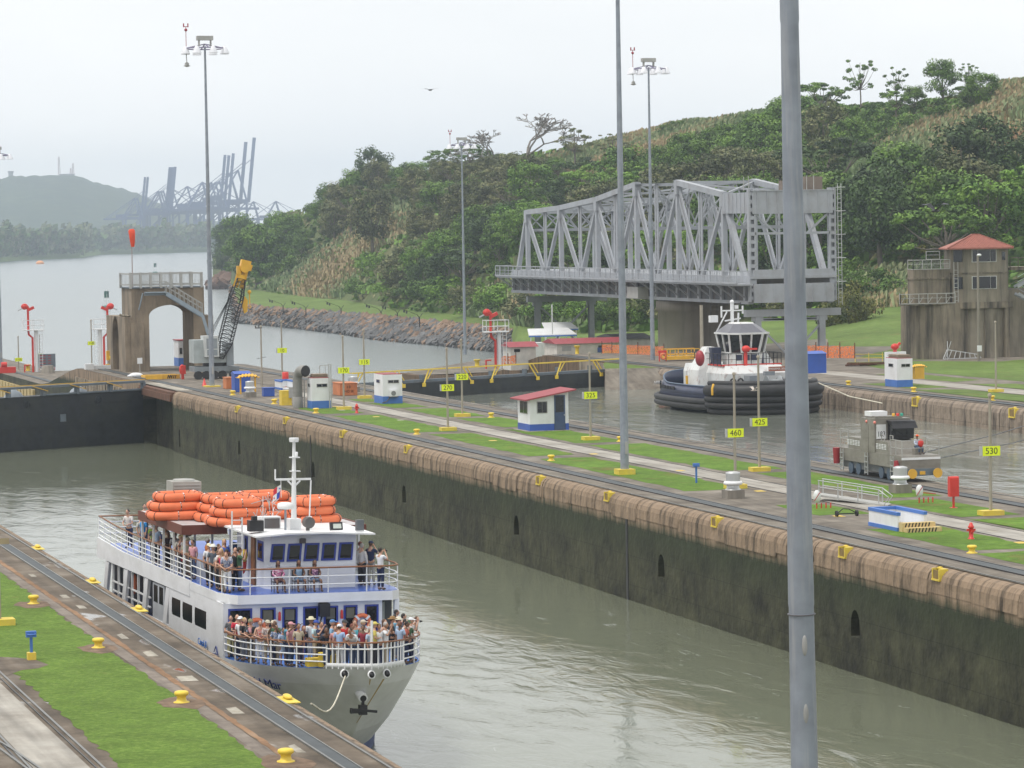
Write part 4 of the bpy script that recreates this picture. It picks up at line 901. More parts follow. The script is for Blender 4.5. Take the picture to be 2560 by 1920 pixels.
# mooring hooks let into the coping
def hook(P, lab):
    t = thing('mooring_hook', lab, 'mooring hook', P, 0, 'yellow mooring hooks in the coping')
    b = MB(); b.box(.02, .62, -.55, -.43, -.62, .035); b.box(.02, .62, .43, .55, -.62, .035); b.box(-.02, .5, -.55, .55, -.7, -.6); b.box(.3, .62, -.43, .43, -.02, .03); b.obj('recess_frame', yb_, t); b = MB(); b.box(.06, .1, -.43, .43, -.6, -.06); b.obj('recess', mat('recess_shaded_yellow', (.22, .15, .05), .8), t)  # back of the hollow is darker yellow, its shade put into the colour
    b = MB(); b.lathe([(.1, -.35), (.09, -.05), (.17, .02), (.17, .09), (.05, .12)], (.45, .28, 0), 10); b.obj('horn', yellow, t); t.scale = (.68, .68, .68); return t
hk = None
for x, y, lab in [(546, 1000, 'hidden'), (590, 1020, 'yellow mooring hook in the coping nearest the lock gate'), (711, 1051, 'yellow mooring hook in the coping below the big bent duct'), (853, 1081, 'yellow mooring hook in the coping above the ferry mast'), (1014, 1118, 'yellow mooring hook in the coping left of the red roofed booth'), (1345, 1196, 'yellow mooring hook in the coping left of the yellow mast footing'), (1516, 1238, 'yellow mooring hook in the coping below the yellow mast footing'),
    (1785, 1302, 'yellow mooring hook in the coping below the white vent'), (2105, 1374, 'yellow mooring hook in the coping right of the thick pole'), (2340, 1434, 'yellow mooring hook in the coping nearest the lower right corner')]:
    if lab == 'hidden': continue
    P = AX(x, y, NX-.02); P = Vector((NX-.06, P.y, -.05))
    if hk is None: hk = hook(P, lab)
    else: dup(hk, P, 0, lab)
for x, y, lab in [(2287, 990, 'small yellow mooring hook in the far coping below the far pillbox'), (2530, 1018, 'small yellow mooring hook in the far coping at the right edge')]:
    P = AX(x, y, FX-.02); o = dup(hk, (FX-.08, P.y, -.1), 0, lab, None, 1., 'mooring hooks in the far coping')
b = MB()
def flat_hook(x, y, lab):
    P = G(x, y); t = thing('deck_cleat', lab, 'cleat', (-.45, P.y, 0), 0, 'yellow cleats on the near wall edge')
    b = MB(); b.box(-.16, .3, -.75, .75, .004, .03); b.obj('plate', yb_, t); b = MB(); b.ball((.1, .2, .09), (.13, .42, .08), 12, 6); b.obj('cleat_body', yellow, t); return t
flat_hook(77, 1372, 'yellow cleat on the near wall edge farthest up the wall'); flat_hook(226, 1455, 'yellow cleat on the near wall edge beside the ferry stern'); flat_hook(347, 1525, 'yellow cleat on the near wall edge beside the ferry side door'); flat_hook(735, 1750, 'yellow cleat on the near wall edge where the mooring rope ends')
# ---------------------------------------------------------------- huts
def hut(name, P, w_, d_, h_, lab, cat='hut', bh=.62, slits=True, cap=True, winl=True):
    t = thing(name, lab, cat, P)
    b = MB(); b.box(0, w_, 0, d_, bh, h_); b.obj('wall', white, t); b = MB(); b.box(-.012, w_+.012, -.012, d_+.012, .002, bh); b.obj('painted_base', lblue, t)
    b = MB(); b.box(.05, w_-.05, .05, d_-.05, h_, h_+.05); b.obj('roof', roofr, t)
    if cap: b = MB(); b.box(.2, w_-.15, .2, d_-.3, h_+.05, h_+.17); b.box(.15, w_-.1, .15, d_-.25, h_+.17, h_+.22); b.box(.2, w_-.15, .2, d_-.3, h_+.24, h_+.33); b.obj('roof_vent', mat('vent_brown', (.28, .22, .16), .7), t)
    if slits:
        f = MB(); f.box(w_*.26, w_*.84, -.03, 0, h_*.70, h_*.82); fo = f.obj('window_frame', ventm, t); g = MB(); g.box(w_*.29, w_*.54, -.035, -.028, h_*.715, h_*.805); g.box(w_*.565, w_*.81, -.035, -.028, h_*.715, h_*.805); g.obj('pane', glass, fo)
        f = MB(); f.box(-.03, 0, d_*.3, d_*.7, h_*.70, h_*.82); fo = f.obj('window_frame', ventm, t); g = MB(); g.box(-.035, -.028, d_*.33, d_*.67, h_*.715, h_*.805); g.obj('pane', glass, fo)
    return t
hut('pillbox_hut', G(780, 1022), 1.55, 1.6, 2.45, 'white pillbox hut with blue base right beside the big bent duct')
hb_ = hut('pillbox_hut', G(957.6, 1010), 1.65, 2.9, 2.4, 'square white pillbox hut with an air conditioner on its front', cap=False)
t = thing('air_conditioner', 'air conditioner outdoor unit on the front of the white pillbox hut', 'air conditioner', G(957.6, 1010)+Vector((0, 0, 0)))
b = MB(); b.box(.55, 1.15, -.36, -.03, .62, 1.12); b.obj('casing', white, t); b = MB(); b.lathe([(.2, 0), (.2, .02)], n=16); o = b.obj('fan', mat('fan_grey', (.2, .2, .2), .5), t); o.location = (.82, -.36, .87); o.rotation_euler = (pi/2, 0, 0)
b = MB(); b.box(.45, 1.25, -.38, -.02, .56, .61); b.tube([(.6, -.1, .55), (.3, -.1, .2), (-.1, -.1, .1)], .04, 6); b.obj('bracket', steeld, t)
hut('pillbox_hut', G(2243, 968.5), 1.45, 2.6, 2.47, 'white pillbox hut with blue base on the far bank')
b = MB(); b.box(0, 1.9, 0, .5, .0, 2.55); o = b.obj('parapet_block', white, None, G(2216, 960)+Vector((2.6, 6, .0)), label='white concrete block standing behind the far pillbox hut', cat='concrete block')
t = thing('fire_monitor', 'small red fire monitor on top of the white block behind the far pillbox', 'fire monitor', G(2216, 960)+Vector((3.5, 6.2, 2.55))); b = MB(); b.ball((0, 0, .45), (.4, .3, .3), 10, 7); b.bar((.2, 0, .5), (.5, 0, .8), .2); b.obj('nozzle', red, t); b = MB(); b.lathe([(.2, 0), (.12, .3)], n=10); b.obj('pipe', red, t)
def canopy(P, lab, s=1., post_w=.15, full=False):
    t = thing('yellow_canopy', lab, 'canopy', P); b = MB(); n = 9
    rings = []
    for x in [-1.0+2*k/14 for k in range(15)]:
        rings.append([(x*s, (-.45+.9*j/8)*s, (1.45+.32*(1-abs(x)**3)*sin(pi*(.15+.7*j/8))-.1*(k_ % 2))*s) for k_, j in [(int(round((x+1)*7)), j) for j in range(9)]])
    b.loft(rings+[], False, False, False); o = b.obj('hood', orangey, t); sm = o.modifiers.new('t', 'SOLIDIFY'); sm.thickness = .06
    b = MB(); 
    if full: b.box(-.62*s, .62*s, -.3, .3, 0, 1.45*s)
    else: b.box(.6*s, .72*s, -.1, .1, 0, 1.5*s); b.box(-.72*s, -.6*s, -.1, .1, 0, 1.5*s)
    b.obj('post', orangey, t); return t
canopy(G(620, 985), 'curved orange yellow canopy over a hose reel beside the blue cabinet', 1.0)
canopy(AD(2296, 947, 286), 'orange yellow bin with a domed lid right of the far pillbox', .7, full=True)
def crate(name, P, w_, d_, h_, m, lab, cat, lid=None, ribs=0):
    t = thing(name, lab, cat, P); b = MB(); b.box(0, w_, 0, d_, .03, h_)
    for k in range(ribs): x = w_*(k+.5)/ribs; b.box(x-.05, x+.05, -.05, 0, .05, h_-.05)
    b.obj('body', m, t)
    b = MB(); b.box(-.04, w_+.04, -.06, d_+.04, h_, h_+.07) if not lid else b.pris([(-.08, h_), (d_+.08, h_), (d_*.5, h_+lid)], -.05, w_+.05, 'x'); b.obj('lid', m, t); return t
crate('blue_cabinet', G(587, 981), 1.45, 1.4, 1.65, blue, 'tall blue cabinet behind the orange yellow canopy', 'cabinet', .22)
crate('blue_bin', G(660, 992), .95, .8, .72, blue, 'low blue bin on the quay left of the yellow box', 'bin')
mo = mat('container_orange', (.55, .19, .07), .65, dirt=(.3, .12, .06), damt=.5)
crate('orange_bin', G(566, 973), 1.2, 1.5, 1.0, mo, 'small orange bin left of the tall blue cabinet', 'bin', ribs=3)
t = crate('orange_bin', G(850, 990), 1.55, 2.6, 1.05, mo, 'orange ribbed bin with stencilled letters behind the 170 post', 'bin', ribs=4)
text('2 0', .3, black, t, (.75, -.062, .75), (pi/2, 0, 0)); text('HO SE', .3, black, t, (.8, -.062, .38), (pi/2, 0, 0))
b = MB(); b.box(0, .85, 0, .9, 0, 1.22); t = thing('yellow_box', 'yellow steel box at the foot of the big bent duct', 'box', G(704.5, 1014)); b.obj('body', yellow, t); b = MB(); b.box(.6, 1.0, -.15, -.01, .62, 1.5); b.obj('gauge_box', ventm, t)
# big bent duct
P = G(745, 1020); t = thing('ventilation_duct', 'big grey bent ventilation duct with round mouth facing the camera', 'duct', P)
b = MB(); pts = [(0, 0, 0), (0, 0, 2.3)]+[(.08*(1-cos(a))*3, -.0-1.0*(1-cos(a))*.8, 2.3+.75*sin(a)) for a in (.4, .8, 1.15, 1.5)]+[(.42, -1.15, 3.02)]
b.tube(pts, [.39, .39, .39, .40, .42, .44, .47], 20, False)
b.lathe([(.42, .0), (.42, .9), (.39, .91)], n=20); b.lathe([(.41, 1.3), (.41, 1.36)], n=20); b.obj('pipe', duct, t)
b = MB(); b.tube([(.30, -.8, 3.0), (.43, -1.17, 3.03)], .43, 20); b.obj('mouth', black, t)
b = MB(); b.bar((.55, 0, 0), (.55, 0, 2.3), .08); b.obj('side_pipe', ventm, t)
# steel frame posts with ladder next to the pillbox
P = G(829, 1021); t = thing('steel_frame', 'thin grey steel posts and ladder right of the duct pillbox', 'frame', P); b = MB(); b.bar((0, 0, 0), (0, 0, 3.6), .07); b.bar((-.15, 0, 0), (-.15, .1, 3.6), .07)
for k in range(8): b.bar((-.15, .05, .5+.4*k), (0, 0, .5+.4*k), .03)
b.obj('ladder', ventm, t); b = MB(); b.bar((-.6, 1.4, 2.4), (-.6, 1.4, 3.4), .05); b.bar((-.6, 1.4, 3.4), (-.15, .1, 3.5), .05); b.bar((-.3, .7, 2.4), (-.3, .7, 3.4), .04); b.obj('rail', ventm, t)
# blue and white tubs
def tub(P, w_, d_, h_, lab, steps=True):
    t = thing('pump_tub', lab, 'tub', P); th = .12
    b = MB(); b.box(0, th, 0, d_, .18, h_-.15); b.box(w_-th, w_, 0, d_, .18, h_-.15); b.box(th, w_-th, d_-th, d_, .18, h_-.15); b.box(th, w_-th, th, d_-th, .004, .1); b.obj('wall', white, t)
    b = MB(); b.box(-.03, th+.03, -.03, d_+.03, h_-.15, h_); b.box(w_-th-.03, w_+.03, -.03, d_+.03, h_-.15, h_); b.box(th+.03, w_-th-.03, d_-th-.03, d_+.03, h_-.15, h_); b.box(-.04, th+.02, -.04, d_, .004, .18); b.obj('blue_trim', lblue, t)
    if steps:
        b = MB(); sy = mat('step_cream', (.55, .42, .2), .7)
        b.box(.05, w_+.25, -.45, -.04, .004, .42); b.box(.1, w_+.4, -.85, -.45, .004, .21); so_ = b.obj('steps', sy, t)
        b = MB()
        for k in range(9):
            x = .16+k*.165; b.add([(x, -.853, .01), (x+.07, -.853, .01), (x+.13, -.853, .2), (x+.06, -.853, .2)], [(0, 1, 2, 3)])
            if k < 8: b.add([(x, -.453, .22), (x+.07, -.453, .22), (x+.13, -.453, .41), (x+.06, -.453, .41)], [(0, 1, 2, 3)])
        b.obj('stripes', black, so_)
    return t
PB = G(2244, 1329); tub(PB, 1.45, 3.4, .88, 'white tub with blue rim and striped steps right of the thick pole')
tub(G(703, 975)+Vector((.0, 0, 0)), 1.2, 2.6, .85, 'white and blue tub half hidden behind the big bent duct', False)
b = MB(); b.lathe([(.3, .7), (.3, 1.35), (.25, 1.4)], n=14); b.bar((0, 0, 0), (0, 0, .7), .12); b.obj('red_canister', red, None, G(714, 968), label='red canister behind the big bent duct', cat='canister')
# round vents
def vent(P, lab):
    t = thing('round_vent', lab, 'vent', P, 0, 'round quay vents')
    b = MB(); b.box(-.47, .47, -.47, .47, .004, .46); b.obj('plinth', concp, t)
    b = MB(); b.lathe([(.42, .46), (.40, .50), (.34, .52), (.33, .7)], n=22); b.obj('neck', alum, t)
    b = MB(); b.lathe([(.36, .7), (.49, .74), (.51, .82), (.46, .9), (.35, .92)], n=24); b.obj('collar', white, t)
    b = MB(); b.lathe([(.37, .9), (.38, 1.3), (.38, 1.36), (.2, 1.41), (.02, 1.42)], n=24); b.obj('drum', alum, t); return t
v0 = vent(G(1833, 1246), 'round grey vent on a plinth below the 460 sign')
dup(v0, G(2251, 1232), 0, 'round grey vent in front of the locomotive'); dup(v0, G(625, 993), 0, 'round grey vent under the orange yellow canopy'); dup(v0, G(884, 980), 0, 'round grey vent behind the orange ribbed bin')
# hydrants, valves, hose box
def hydrant(P, lab):
    t = thing('fire_hydrant', lab, 'hydrant', P, 0, 'red fire hydrants'); b = MB(); b.lathe([(.15, .0), (.15, .05), (.1, .07), (.1, .5), (.14, .52), (.14, .58), (.1, .62), (.07, .72), (.02, .76)], n=14); b.obj('barrel', red, t)
    b = MB(); b.bar((-.2, 0, .42), (.2, 0, .42), .1); b.bar((0, -.2, .38), (0, 0, .38), .12); b.obj('outlet', red, t); return t
h0 = hydrant(G(2428, 1348), 'red fire hydrant in the lawn below the 530 post'); dup(h0, G(892, 1033), 0, 'red fire hydrant right of the 170 post')
def valve(P, h_, lab, base=False):
    t = thing('valve_post', lab, 'valve post', P); b = MB(); b.bar((0, 0, .02), (0, 0, h_), .09); b.obj('stem', lblue, t); b = MB(); b.cb((0, 0, h_+.06), (.34, .2, .2)); b.tube([(.13*cos(k), .13*sin(k)-.15, h_+.06) for k in [i*.785 for i in range(8)]], .03, 5, closed=True); b.obj('valve_head', lblue, t)
    if base: b = MB(); b.box(-.14, .14, -.14, .14, .004, .26); b.obj('footing', yellow, t)
valve(G(1741, 1208), .95, 'blue valve post in the centre lawn right of the mast'); valve(G(79, 1650), .82, 'blue valve post with a yellow base on the near lawn', True)
P = G(2384, 1270); t = thing('hose_box', 'red hose box on a post right of the locomotive', 'hose box', P); b = MB(); b.bar((0, 0, 0), (0, 0, .6), .09); b.lathe([(.2, .0), (.2, .03)], n=12); b.obj('post', red, t)
b = MB(); b.box(-.24, .24, -.15, .15, .58, 1.5); b.pris([(-.15, 1.5), (.15, 1.5), (.1, 1.58), (-.1, 1.58)], -.24, .24, 'x'); b.obj('box', red, t)
# gangway ramp, axle cart, warning paddles
A, B_ = G(2046, 1252), G(2222, 1266); t = thing('gangway', 'grey gangway ramp with pipe handrails right of the thick pole', 'gangway', A)
d = B_-A; d.z = 0; ln = d.length; d.normalize(); nn = Vector((-d.y, d.x, 0)); wv = G(2086, 1235)-A; nn = Vector((wv.x, wv.y, 0)).normalized()
b = MB(); q = [Vector((0, 0, .32)), d*ln*.98+Vector((0, 0, .05))]; b.add([q[0], q[1], q[1]+nn*1.1, q[0]+nn*1.1, q[0]-Vector((0, 0, .1)), q[1]-Vector((0, 0, .1)), q[1]+nn*1.1-Vector((0, 0, .1)), q[0]+nn*1.1-Vector((0, 0, .1))], [(0, 1, 2, 3), (4, 7, 6, 5), (0, 4, 5, 1), (2, 6, 7, 3), (1, 5, 6, 2), (0, 3, 7, 4)]); b.obj('deck', ventm, t)
for s in (0, 1.1):
    b = MB(); o_ = nn*s; hh = Vector((0, 0, 1.0)); e1 = d*ln*.86
    for z_ in (1.0, .62): b.tube([o_+Vector((0, 0, .15+z_*.9)), o_+e1*.5+Vector((0, 0, .08+z_*.85)), o_+e1+Vector((0, 0, z_*.8)), o_+d*ln*1.0+Vector((0, 0, z_*.45)), o_+d*ln*.93+Vector((0, 0, .03))] if z_ == 1.0 else [o_+Vector((0, 0, .15+z_*.9)), o_+e1*.5+Vector((0, 0, .08+z_*.85)), o_+e1+Vector((0, 0, z_*.8))], .025, 6)
    for k in (0.01, .33, .66, 1.): b.bar(o_+e1*k+Vector((0, 0, .1)), o_+e1*k+Vector((0, 0, 1.05-.22*k)), .05)
    b.obj('handrail', alum, t)
P = G(2092, 1292); Q = G(2142, 1290); t = thing('axle_cart', 'black two wheeled axle cart left of the white tub', 'cart', P); d = Q-P
b = MB(); b.bar((0, 0, .14), d+Vector((0, 0, .14)), .05); b.bar((0, 0, .14), d*.3+Vector((0, 0, .38)), .04); b.bar(d+Vector((0, 0, .14)), d*.6+Vector((0, 0, .36)), .04); b.bar(d*.3+Vector((0, 0, .38)), d*.6+Vector((0, 0, .36)), .04); b.obj('frame', black, t)
for q in (Vector((0, 0, .15)), d+Vector((0, 0, .15))):
    b = MB(); dn = d.normalized(); b.tube([q-dn*.05, q+dn*.05], .15, 14); b.obj('wheel', rubber, t)
stripe = mat('paddle_red', (.5, .05, .06), .5)
def paddle(P, lab, arm):
    t = thing('warning_paddle', lab, 'barrier', P, 0, 'red and white warning paddles'); b = MB(); b.bar((0, 0, 0), (0, 0, .5), .05); b.obj('post', red, t)
    b = MB(); b.lathe([(.02, -.02), (.2, -.02), (.2, .02), (.02, .02)], (0, 0, 0), 10, 1, 1.7); o = b.obj('board', white, t); o.location = (0, -.05, .62); o.rotation_euler = (pi/2, 0, 0)
    b = MB(); 
    for k in range(6): b.cb((-.12+.05*k, -.075, .45+.07*k), (.14, .01, .025), 0, 0, -.7)
    b.obj('stripes', stripe, t)
    b = MB(); 
    if arm: b.bar((.05, 0, .55), (1.0, .2, .42), .04)
    for k in range(3): b.bar((.25+.25*k, 0, 0), (.25+.25*k, 0, .28), .05)
    b.obj('arm', red, t); return t
paddle(G(2042, 1272), 'red and white striped paddle at the left end of the gangway', False); paddle(G(2298, 1258), 'red and white striped paddle with a barrier arm right of the locomotive', True)
# ---------------------------------------------------------------- red roofed booth
P = G(1325, 1079); W_, D_ = 2.85, 2.9; t = thing('guard_booth', 'white booth with slanting red roof and blue base on the centre wall', 'booth', P)
b = MB(); b.add([(0, 0, .5), (W_, 0, .5), (W_, D_, .5), (0, D_, .5), (0, 0, 2.25), (W_, 0, 2.75), (W_, D_, 2.75), (0, D_, 2.25)], [(0, 3, 2, 1), (4, 5, 6, 7), (0, 1, 5, 4), (1, 2, 6, 5), (2, 3, 7, 6), (3, 0, 4, 7)]); b.obj('wall', white, t)
b = MB(); b.box(-.015, 1.78, -.015, D_+.015, .002, .5); b.box(2.62, W_+.015, -.015, D_+.015, .002, .5); b.box(1.78, 2.62, .1, D_, .002, .5); b.obj('painted_base', blue, t)
b = MB(); b.box(-.25, W_+.35, -.55, D_+.2, .004-.0, .035) if False else b.box(-.3, W_+.5, -.35, D_+.2, .003, .04); b.obj('slab', pavw, t)
b = MB(); x0, x1 = -.45, W_+.45; s_ = .5/2.85
b.add([(x0, -.5, 2.25+s_*x0), (x1, -.5, 2.25+s_*x1), (x1, D_+.4, 2.25+s_*x1), (x0, D_+.4, 2.25+s_*x0)]+[(x0, -.5, 2.34+s_*x0), (x1, -.5, 2.34+s_*x1), (x1, D_+.4, 2.34+s_*x1), (x0, D_+.4, 2.34+s_*x0)], [(0, 3, 2, 1), (4, 5, 6, 7), (0, 1, 5, 4), (1, 2, 6, 5), (2, 3, 7, 6), (3, 0, 4, 7)]); b.obj('roof', roofr, t)
for x_, w2 in ((.55, .72),):
    f = MB(); f.box(x_-.03, x_+w2+.03, -.03, 0, 1.25, 2.1); fo = f.obj('window_frame', ventm, t); g = MB(); g.box(x_+.02, x_+w2/2-.01, -.04, -.028, 1.3, 2.05); g.box(x_+w2/2+.01, x_+w2-.02, -.04, -.028, 1.3, 2.05); g.obj('pane', glass, fo)
f = MB(); f.box(-.03, 0, .5, 2.3, 1.2, 2.1); fo = f.obj('window_frame', ventm, t); g = MB(); g.box(-.04, -.028, .55, 1.35, 1.25, 2.05); g.box(-.04, -.028, 1.43, 2.25, 1.25, 2.05); g.obj('pane', glass, fo)
b = MB(); b.box(1.80, 2.6, -.03, .02, .06, 2.5); do = b.obj('door', mat('door_blue', (.05, .08, .16), .5), t); b = MB(); b.box(1.9, 2.5, -.04, -.028, 1.3, 2.4); b.obj('pane', glass, do); b = MB(); b.box(2.5, 2.55, -.07, -.03, 1.05, 1.15); b.obj('handle', alum, do)
# far blue shed and blocks beside the tug
crate('blue_shed', AD(2010, 935, 272), 2.0, 2.0, 1.65, blue, 'bright blue shed with a small gable behind the tug bow', 'shed', .2)
# ---------------------------------------------------------------- lock gates
gatem = mat('gate_black', (.020, .024, .030), .6, var=.3, dirt=(.045, .05, .035), dscale=(.4, .4, .3), damt=.5)
gsteel = mat('gate_steel', (.13, .16, .19), .6, var=.15, dirt=(.10, .08, .05), damt=.4)
def leaf(A, B_, zt, zb, th, lab, railc, near):
    A, B_ = Vector(A), Vector(B_); d = B_-A; L_ = d.length; rz = atan2(d.y, d.x); t = thing('lock_gate', lab, 'lock gate', (A.x, A.y, 0), rz)
    b = MB(); b.box(0, L_, 0, th, zb, zt)
    for z_ in (-1.5, -3.4): b.box(0, L_, -.03, 0, z_-.02, z_+.02)
    b.obj('gate_leaf', gatem, t)
    if near:
        rg = random.Random(2)
        for k in range(7):
            x = 1.2+k*L_/7.6; z_ = -1.25 if k % 2 == 0 else -2.7
            b = MB()
            if k % 2 == 0: b.lathe([(.02, -.1), (.42, -.1), (.42, 0), (.02, 0)], n=16); o = b.obj('round_cover', gsteel, t); o.location = (x, -.0, z_); o.rotation_euler = (pi/2, 0, 0)
            else: b.box(x-.32, x+.32, -.08, -.0, z_-.35, z_+.35); b.obj('square_cover', gsteel, t)
        for k in range(4):
            x = 2.0+k*L_/4.2; b = MB(); b.lathe([(.9, 0), (.7, .35), (.3, .6), (.2, .75)], (x, th*.5, zt), 10, 1.2, .6); b.obj('pump_cover', mat('cover_grey', (.30, .34, .38), .6), t)
    # walkway: beam on posts, mesh floor and rails
    b = MB(); b.box(0, L_, -.35 if near else .2, .25 if near else .8, zt+.75 if near else zt+.05, zt+.95 if near else zt+.30)
    n = 8
    for k in range(n+1): x = L_*k/n; b.box(x-.14 if k else 0, x+.14, -.30 if near else .25, .2 if near else .7, zt-.0, zt+.75)
    b.obj('walkway', gsteel, t)
    b = MB(); zr = zt+.95 if near else zt+.3
    if near:
        b.box(0, L_, -.42, -.35, zt+1.0, zt+1.09)
        for k in range(7): x = 1+L_*k/7.3; b.bar((x, -.40, zt+.95), (x+1.7, -.40, zt+.45), .08)
    else:
        b.bar((0, .1, zr+.95), (L_, .1, zr+.95), .11); b.bar((0, .7, zr+.95), (L_, .7, zr+.95), .08)
        for k in range(8):
            x = .8+L_*k/8.2; b.bar((x, .1, zr+.95), (x+.9*(1 if k % 2 else -1), -.15, zr-.5), .11); b.bar((x+.5, .1, zr+.95), (x+.5+.7*(1 if k % 2 else -1), .1, zr), .08); b.cb((x+.9*(1 if k % 2 else -1), -.2, zr-.5), (.3, .2, .35))
    b.obj('railing', railc, t)
    if near: b = MB(); b.tube([(L_*.62, -.1, zt+.08), (L_*1.02, -.1, zt+.12)], .1, 8); b.obj('strut', gsteel, t)
    return t
gy = mat('rail_ochre', (.62, .38, .08), .6)
leaf((5.5, -11.7, 0), (32.9, 1.6, 0), -.55, -7, 2.0, 'black lock gate leaf with an ochre railing closing the near chamber at the left', gy, True)
leaf((51.6, -6., 0), (83.8, 9.5, 0), -.45, -6, 2.0, 'low dark lock gate with a yellow handrail across the upper chamber', yellow, False)
# ---------------------------------------------------------------- arch tower
P = G(333, 930); TX, TY = P.x, P.y; TW = 10.2; TD = 8.0; z2 = ZP((TX, TY, 0), 722); z1 = ZP((TX, TY, 0), 793)
t = thing('arch_tower', 'weathered concrete arch tower on the centre wall carrying a railed platform and stair', 'tower', (TX, TY, 0))
b = MB()
def arch_wall(b, x0, x1, y0, y1, top, ax0, ax1, spring, rise, N=14):
    m_ = (ax0+ax1)/2; rr_ = (ax1-ax0)/2; arc = [(m_-rr_*cos(pi*k/N), spring+rise*sin(pi*k/N)) for k in range(N+1)]
    poly = [(x0, 0), (ax0, 0)]+arc+[(ax1, 0), (x1, 0), (x1, top), (x0, top)]
    # split in convex strips
    b.add([(x0, y0, 0), (ax0, y0, 0), (ax0, y0, top), (x0, y0, top), (x0, y1, 0), (ax0, y1, 0), (ax0, y1, top), (x0, y1, top)], [(0, 1, 2, 3), (5, 4, 7, 6), (4, 0, 3, 7), (1, 5, 6, 2), (3, 2, 6, 7)])
    b.add([(ax1, y0, 0), (x1, y0, 0), (x1, y0, top), (ax1, y0, top), (ax1, y1, 0), (x1, y1, 0), (x1, y1, top), (ax1, y1, top)], [(0, 1, 2, 3), (5, 4, 7, 6), (4, 0, 3, 7), (1, 5, 6, 2), (3, 2, 6, 7)])
    for (p0, q0), (p1, q1) in zip(arc, arc[1:]):
        b.add([(p0, y0, q0), (p1, y0, q1), (p1, y0, top), (p0, y0, top), (p0, y1, q0), (p1, y1, q1), (p1, y1, top), (p0, y1, top)], [(0, 1, 2, 3), (5, 4, 7, 6), (0, 4, 5, 1), (3, 2, 6, 7)])
k_ = DEP((TX, TY, 0))/F
ax0 = (376-333)*k_; ax1 = (490-333)*k_; tw = (513-333)*k_
arch_wall(b, 0, tw, 0, 6.0, z2, ax0, ax1, ZP((TX, TY, 0), 792), 1.15)
b.box(tw+.12, tw+1.1, .1, 7, 0, z1)
b.box(-.16, 1.2, -.15, 2.0, 0, z1-.6); b.box(tw-1.0, tw+.12, -.12, 6.1, 0, z2+.02)
b.box(tw-.0+.12, tw+.15, 0, 6, 0, z2)
b.obj('wall', conca, t)
# low left annex with a pointed niche in its left face
b = MB(); ya, yb2 = 0.05, 11.5; X0, X1 = -.75, .0; zt = z1
m_ = 6.0; ar = [(m_-1.9*cos(pi*k/10), 3.1+2.6*sin(pi*k/10)**.8) for k in range(11)]
def fy(a, c, z0, z1_): b.add([(X0, a, z0), (X0, a, z1_), (X0, c, z1_), (X0, c, z0)], [(0, 1, 2, 3)])
fy(ya, m_-1.9, 0, zt); fy(m_+1.9, yb2, 0, zt)
for (y0, q0), (y1, q1) in zip(ar, ar[1:]): b.add([(X0, y0, q0), (X0, y0, zt), (X0, y1, zt), (X0, y1, q1)], [(0, 1, 2, 3)])
ring = [(m_-1.9, 0)]+ar+[(m_+1.9, 0)]; n = len(ring); b.add([(X0, *p) for p in ring]+[(X0+.7, *p) for p in ring], [(k, (k+1) % n, n+(k+1) % n, n+k) for k in range(n)]+[tuple(range(n, 2*n))])
b.add([(X0, ya, zt), (.0, ya, zt), (.0, yb2, zt), (X0, yb2, zt), (X0, ya, 0), (0, ya, 0), (0, yb2, 0), (X0, yb2, 0)], [(0, 1, 2, 3), (4, 5, 1, 0), (6, 7, 3, 2)])
b.box(.0, 2.0, 6.02, 11.5, 0, zt-.02); b.obj('annex', conca, t)
b = MB(); rr = random.Random(4)
for k in range(16): rock(b, Vector((rr.uniform(-.6, 0), rr.uniform(.5, 5), zt+.1)), .16, rr)
b.obj('rubble', concl, t)
# platform railing
b = MB(); zt = z2
for y_ in (-.1, 5.9):
    for k in range(8): x = -.1+k*(tw+.0)/7.; b.bar((x, y_, zt), (x, y_, zt+1.6), .24)
    b.bar((-.1, y_, zt+1.5), (tw, y_, zt+1.5), .12); b.bar((-.1, y_, zt+.35), (tw, y_, zt+.35), .12)
    for k in range(52): x = k*tw/52; b.bar((x, y_, zt+.35), (x, y_, zt+1.5), .035)
for x in (-.1, tw): b.bar((x, 0, zt+1.5), (x, 6, zt+1.5), .12); b.bar((x, 0, zt+.35), (x, 6, zt+.35), .12)
b.obj('railing', ventm, t)
b = MB(); b.box(-.15, tw+.1, -.15, 6.1, zt+.02, zt+.14); b.obj('platform', gsteel, t)
# stair down its front
s0 = (415-333)*k_; s1 = (505-333)*k_; zb = ZP((TX, TY, 0), 792)
b = MB(); b.bar((s0-2.2, -.75, zt-.55), (s0, -.75, zt-.55), .1, .35); b.bar((s0, -.75, zt-.55), (s1, -.75, zb), .1, .42); b.bar((s0, -1.5, zt-.55), (s1, -1.5, zb), .1, .42); b.box(s0-2.2, s0, -1.5, -.75, zt-.45, zt-.35); b.bar((s1, -1.5, zb), (s1+.6, -1.5, zb-2.2), .12, .3)
for k in range(16): q = k/15; b.cb((s0+(s1-s0)*q, -1.12, zt-.5+(zb-zt+.5)*q), (.3, .75, .04))
b.bar((s0-2.4, -1.0, zt-.5), (s0-2.7, -.2, zt-2.2), .1); b.obj('stair', mat('stair_blue_grey', (.27, .33, .38), .6), t)
b = MB()
for y_ in (-.75, -1.5):
    for hh in (.5, 1.0): b.bar((s0-2.2, y_, zt-.3+hh), (s0, y_, zt-.3+hh), .06); b.bar((s0, y_, zt-.3+hh), (s1, y_, zb+.25+hh), .06)
    for k in range(9): q = k/8; b.bar((s0+(s1-s0)*q, y_, zt-.5+(zb-zt+.5)*q), (s0+(s1-s0)*q, y_, zt+.7+(zb+1.25-zt-.7)*q), .06)
b.obj('handrail', ventm, t)
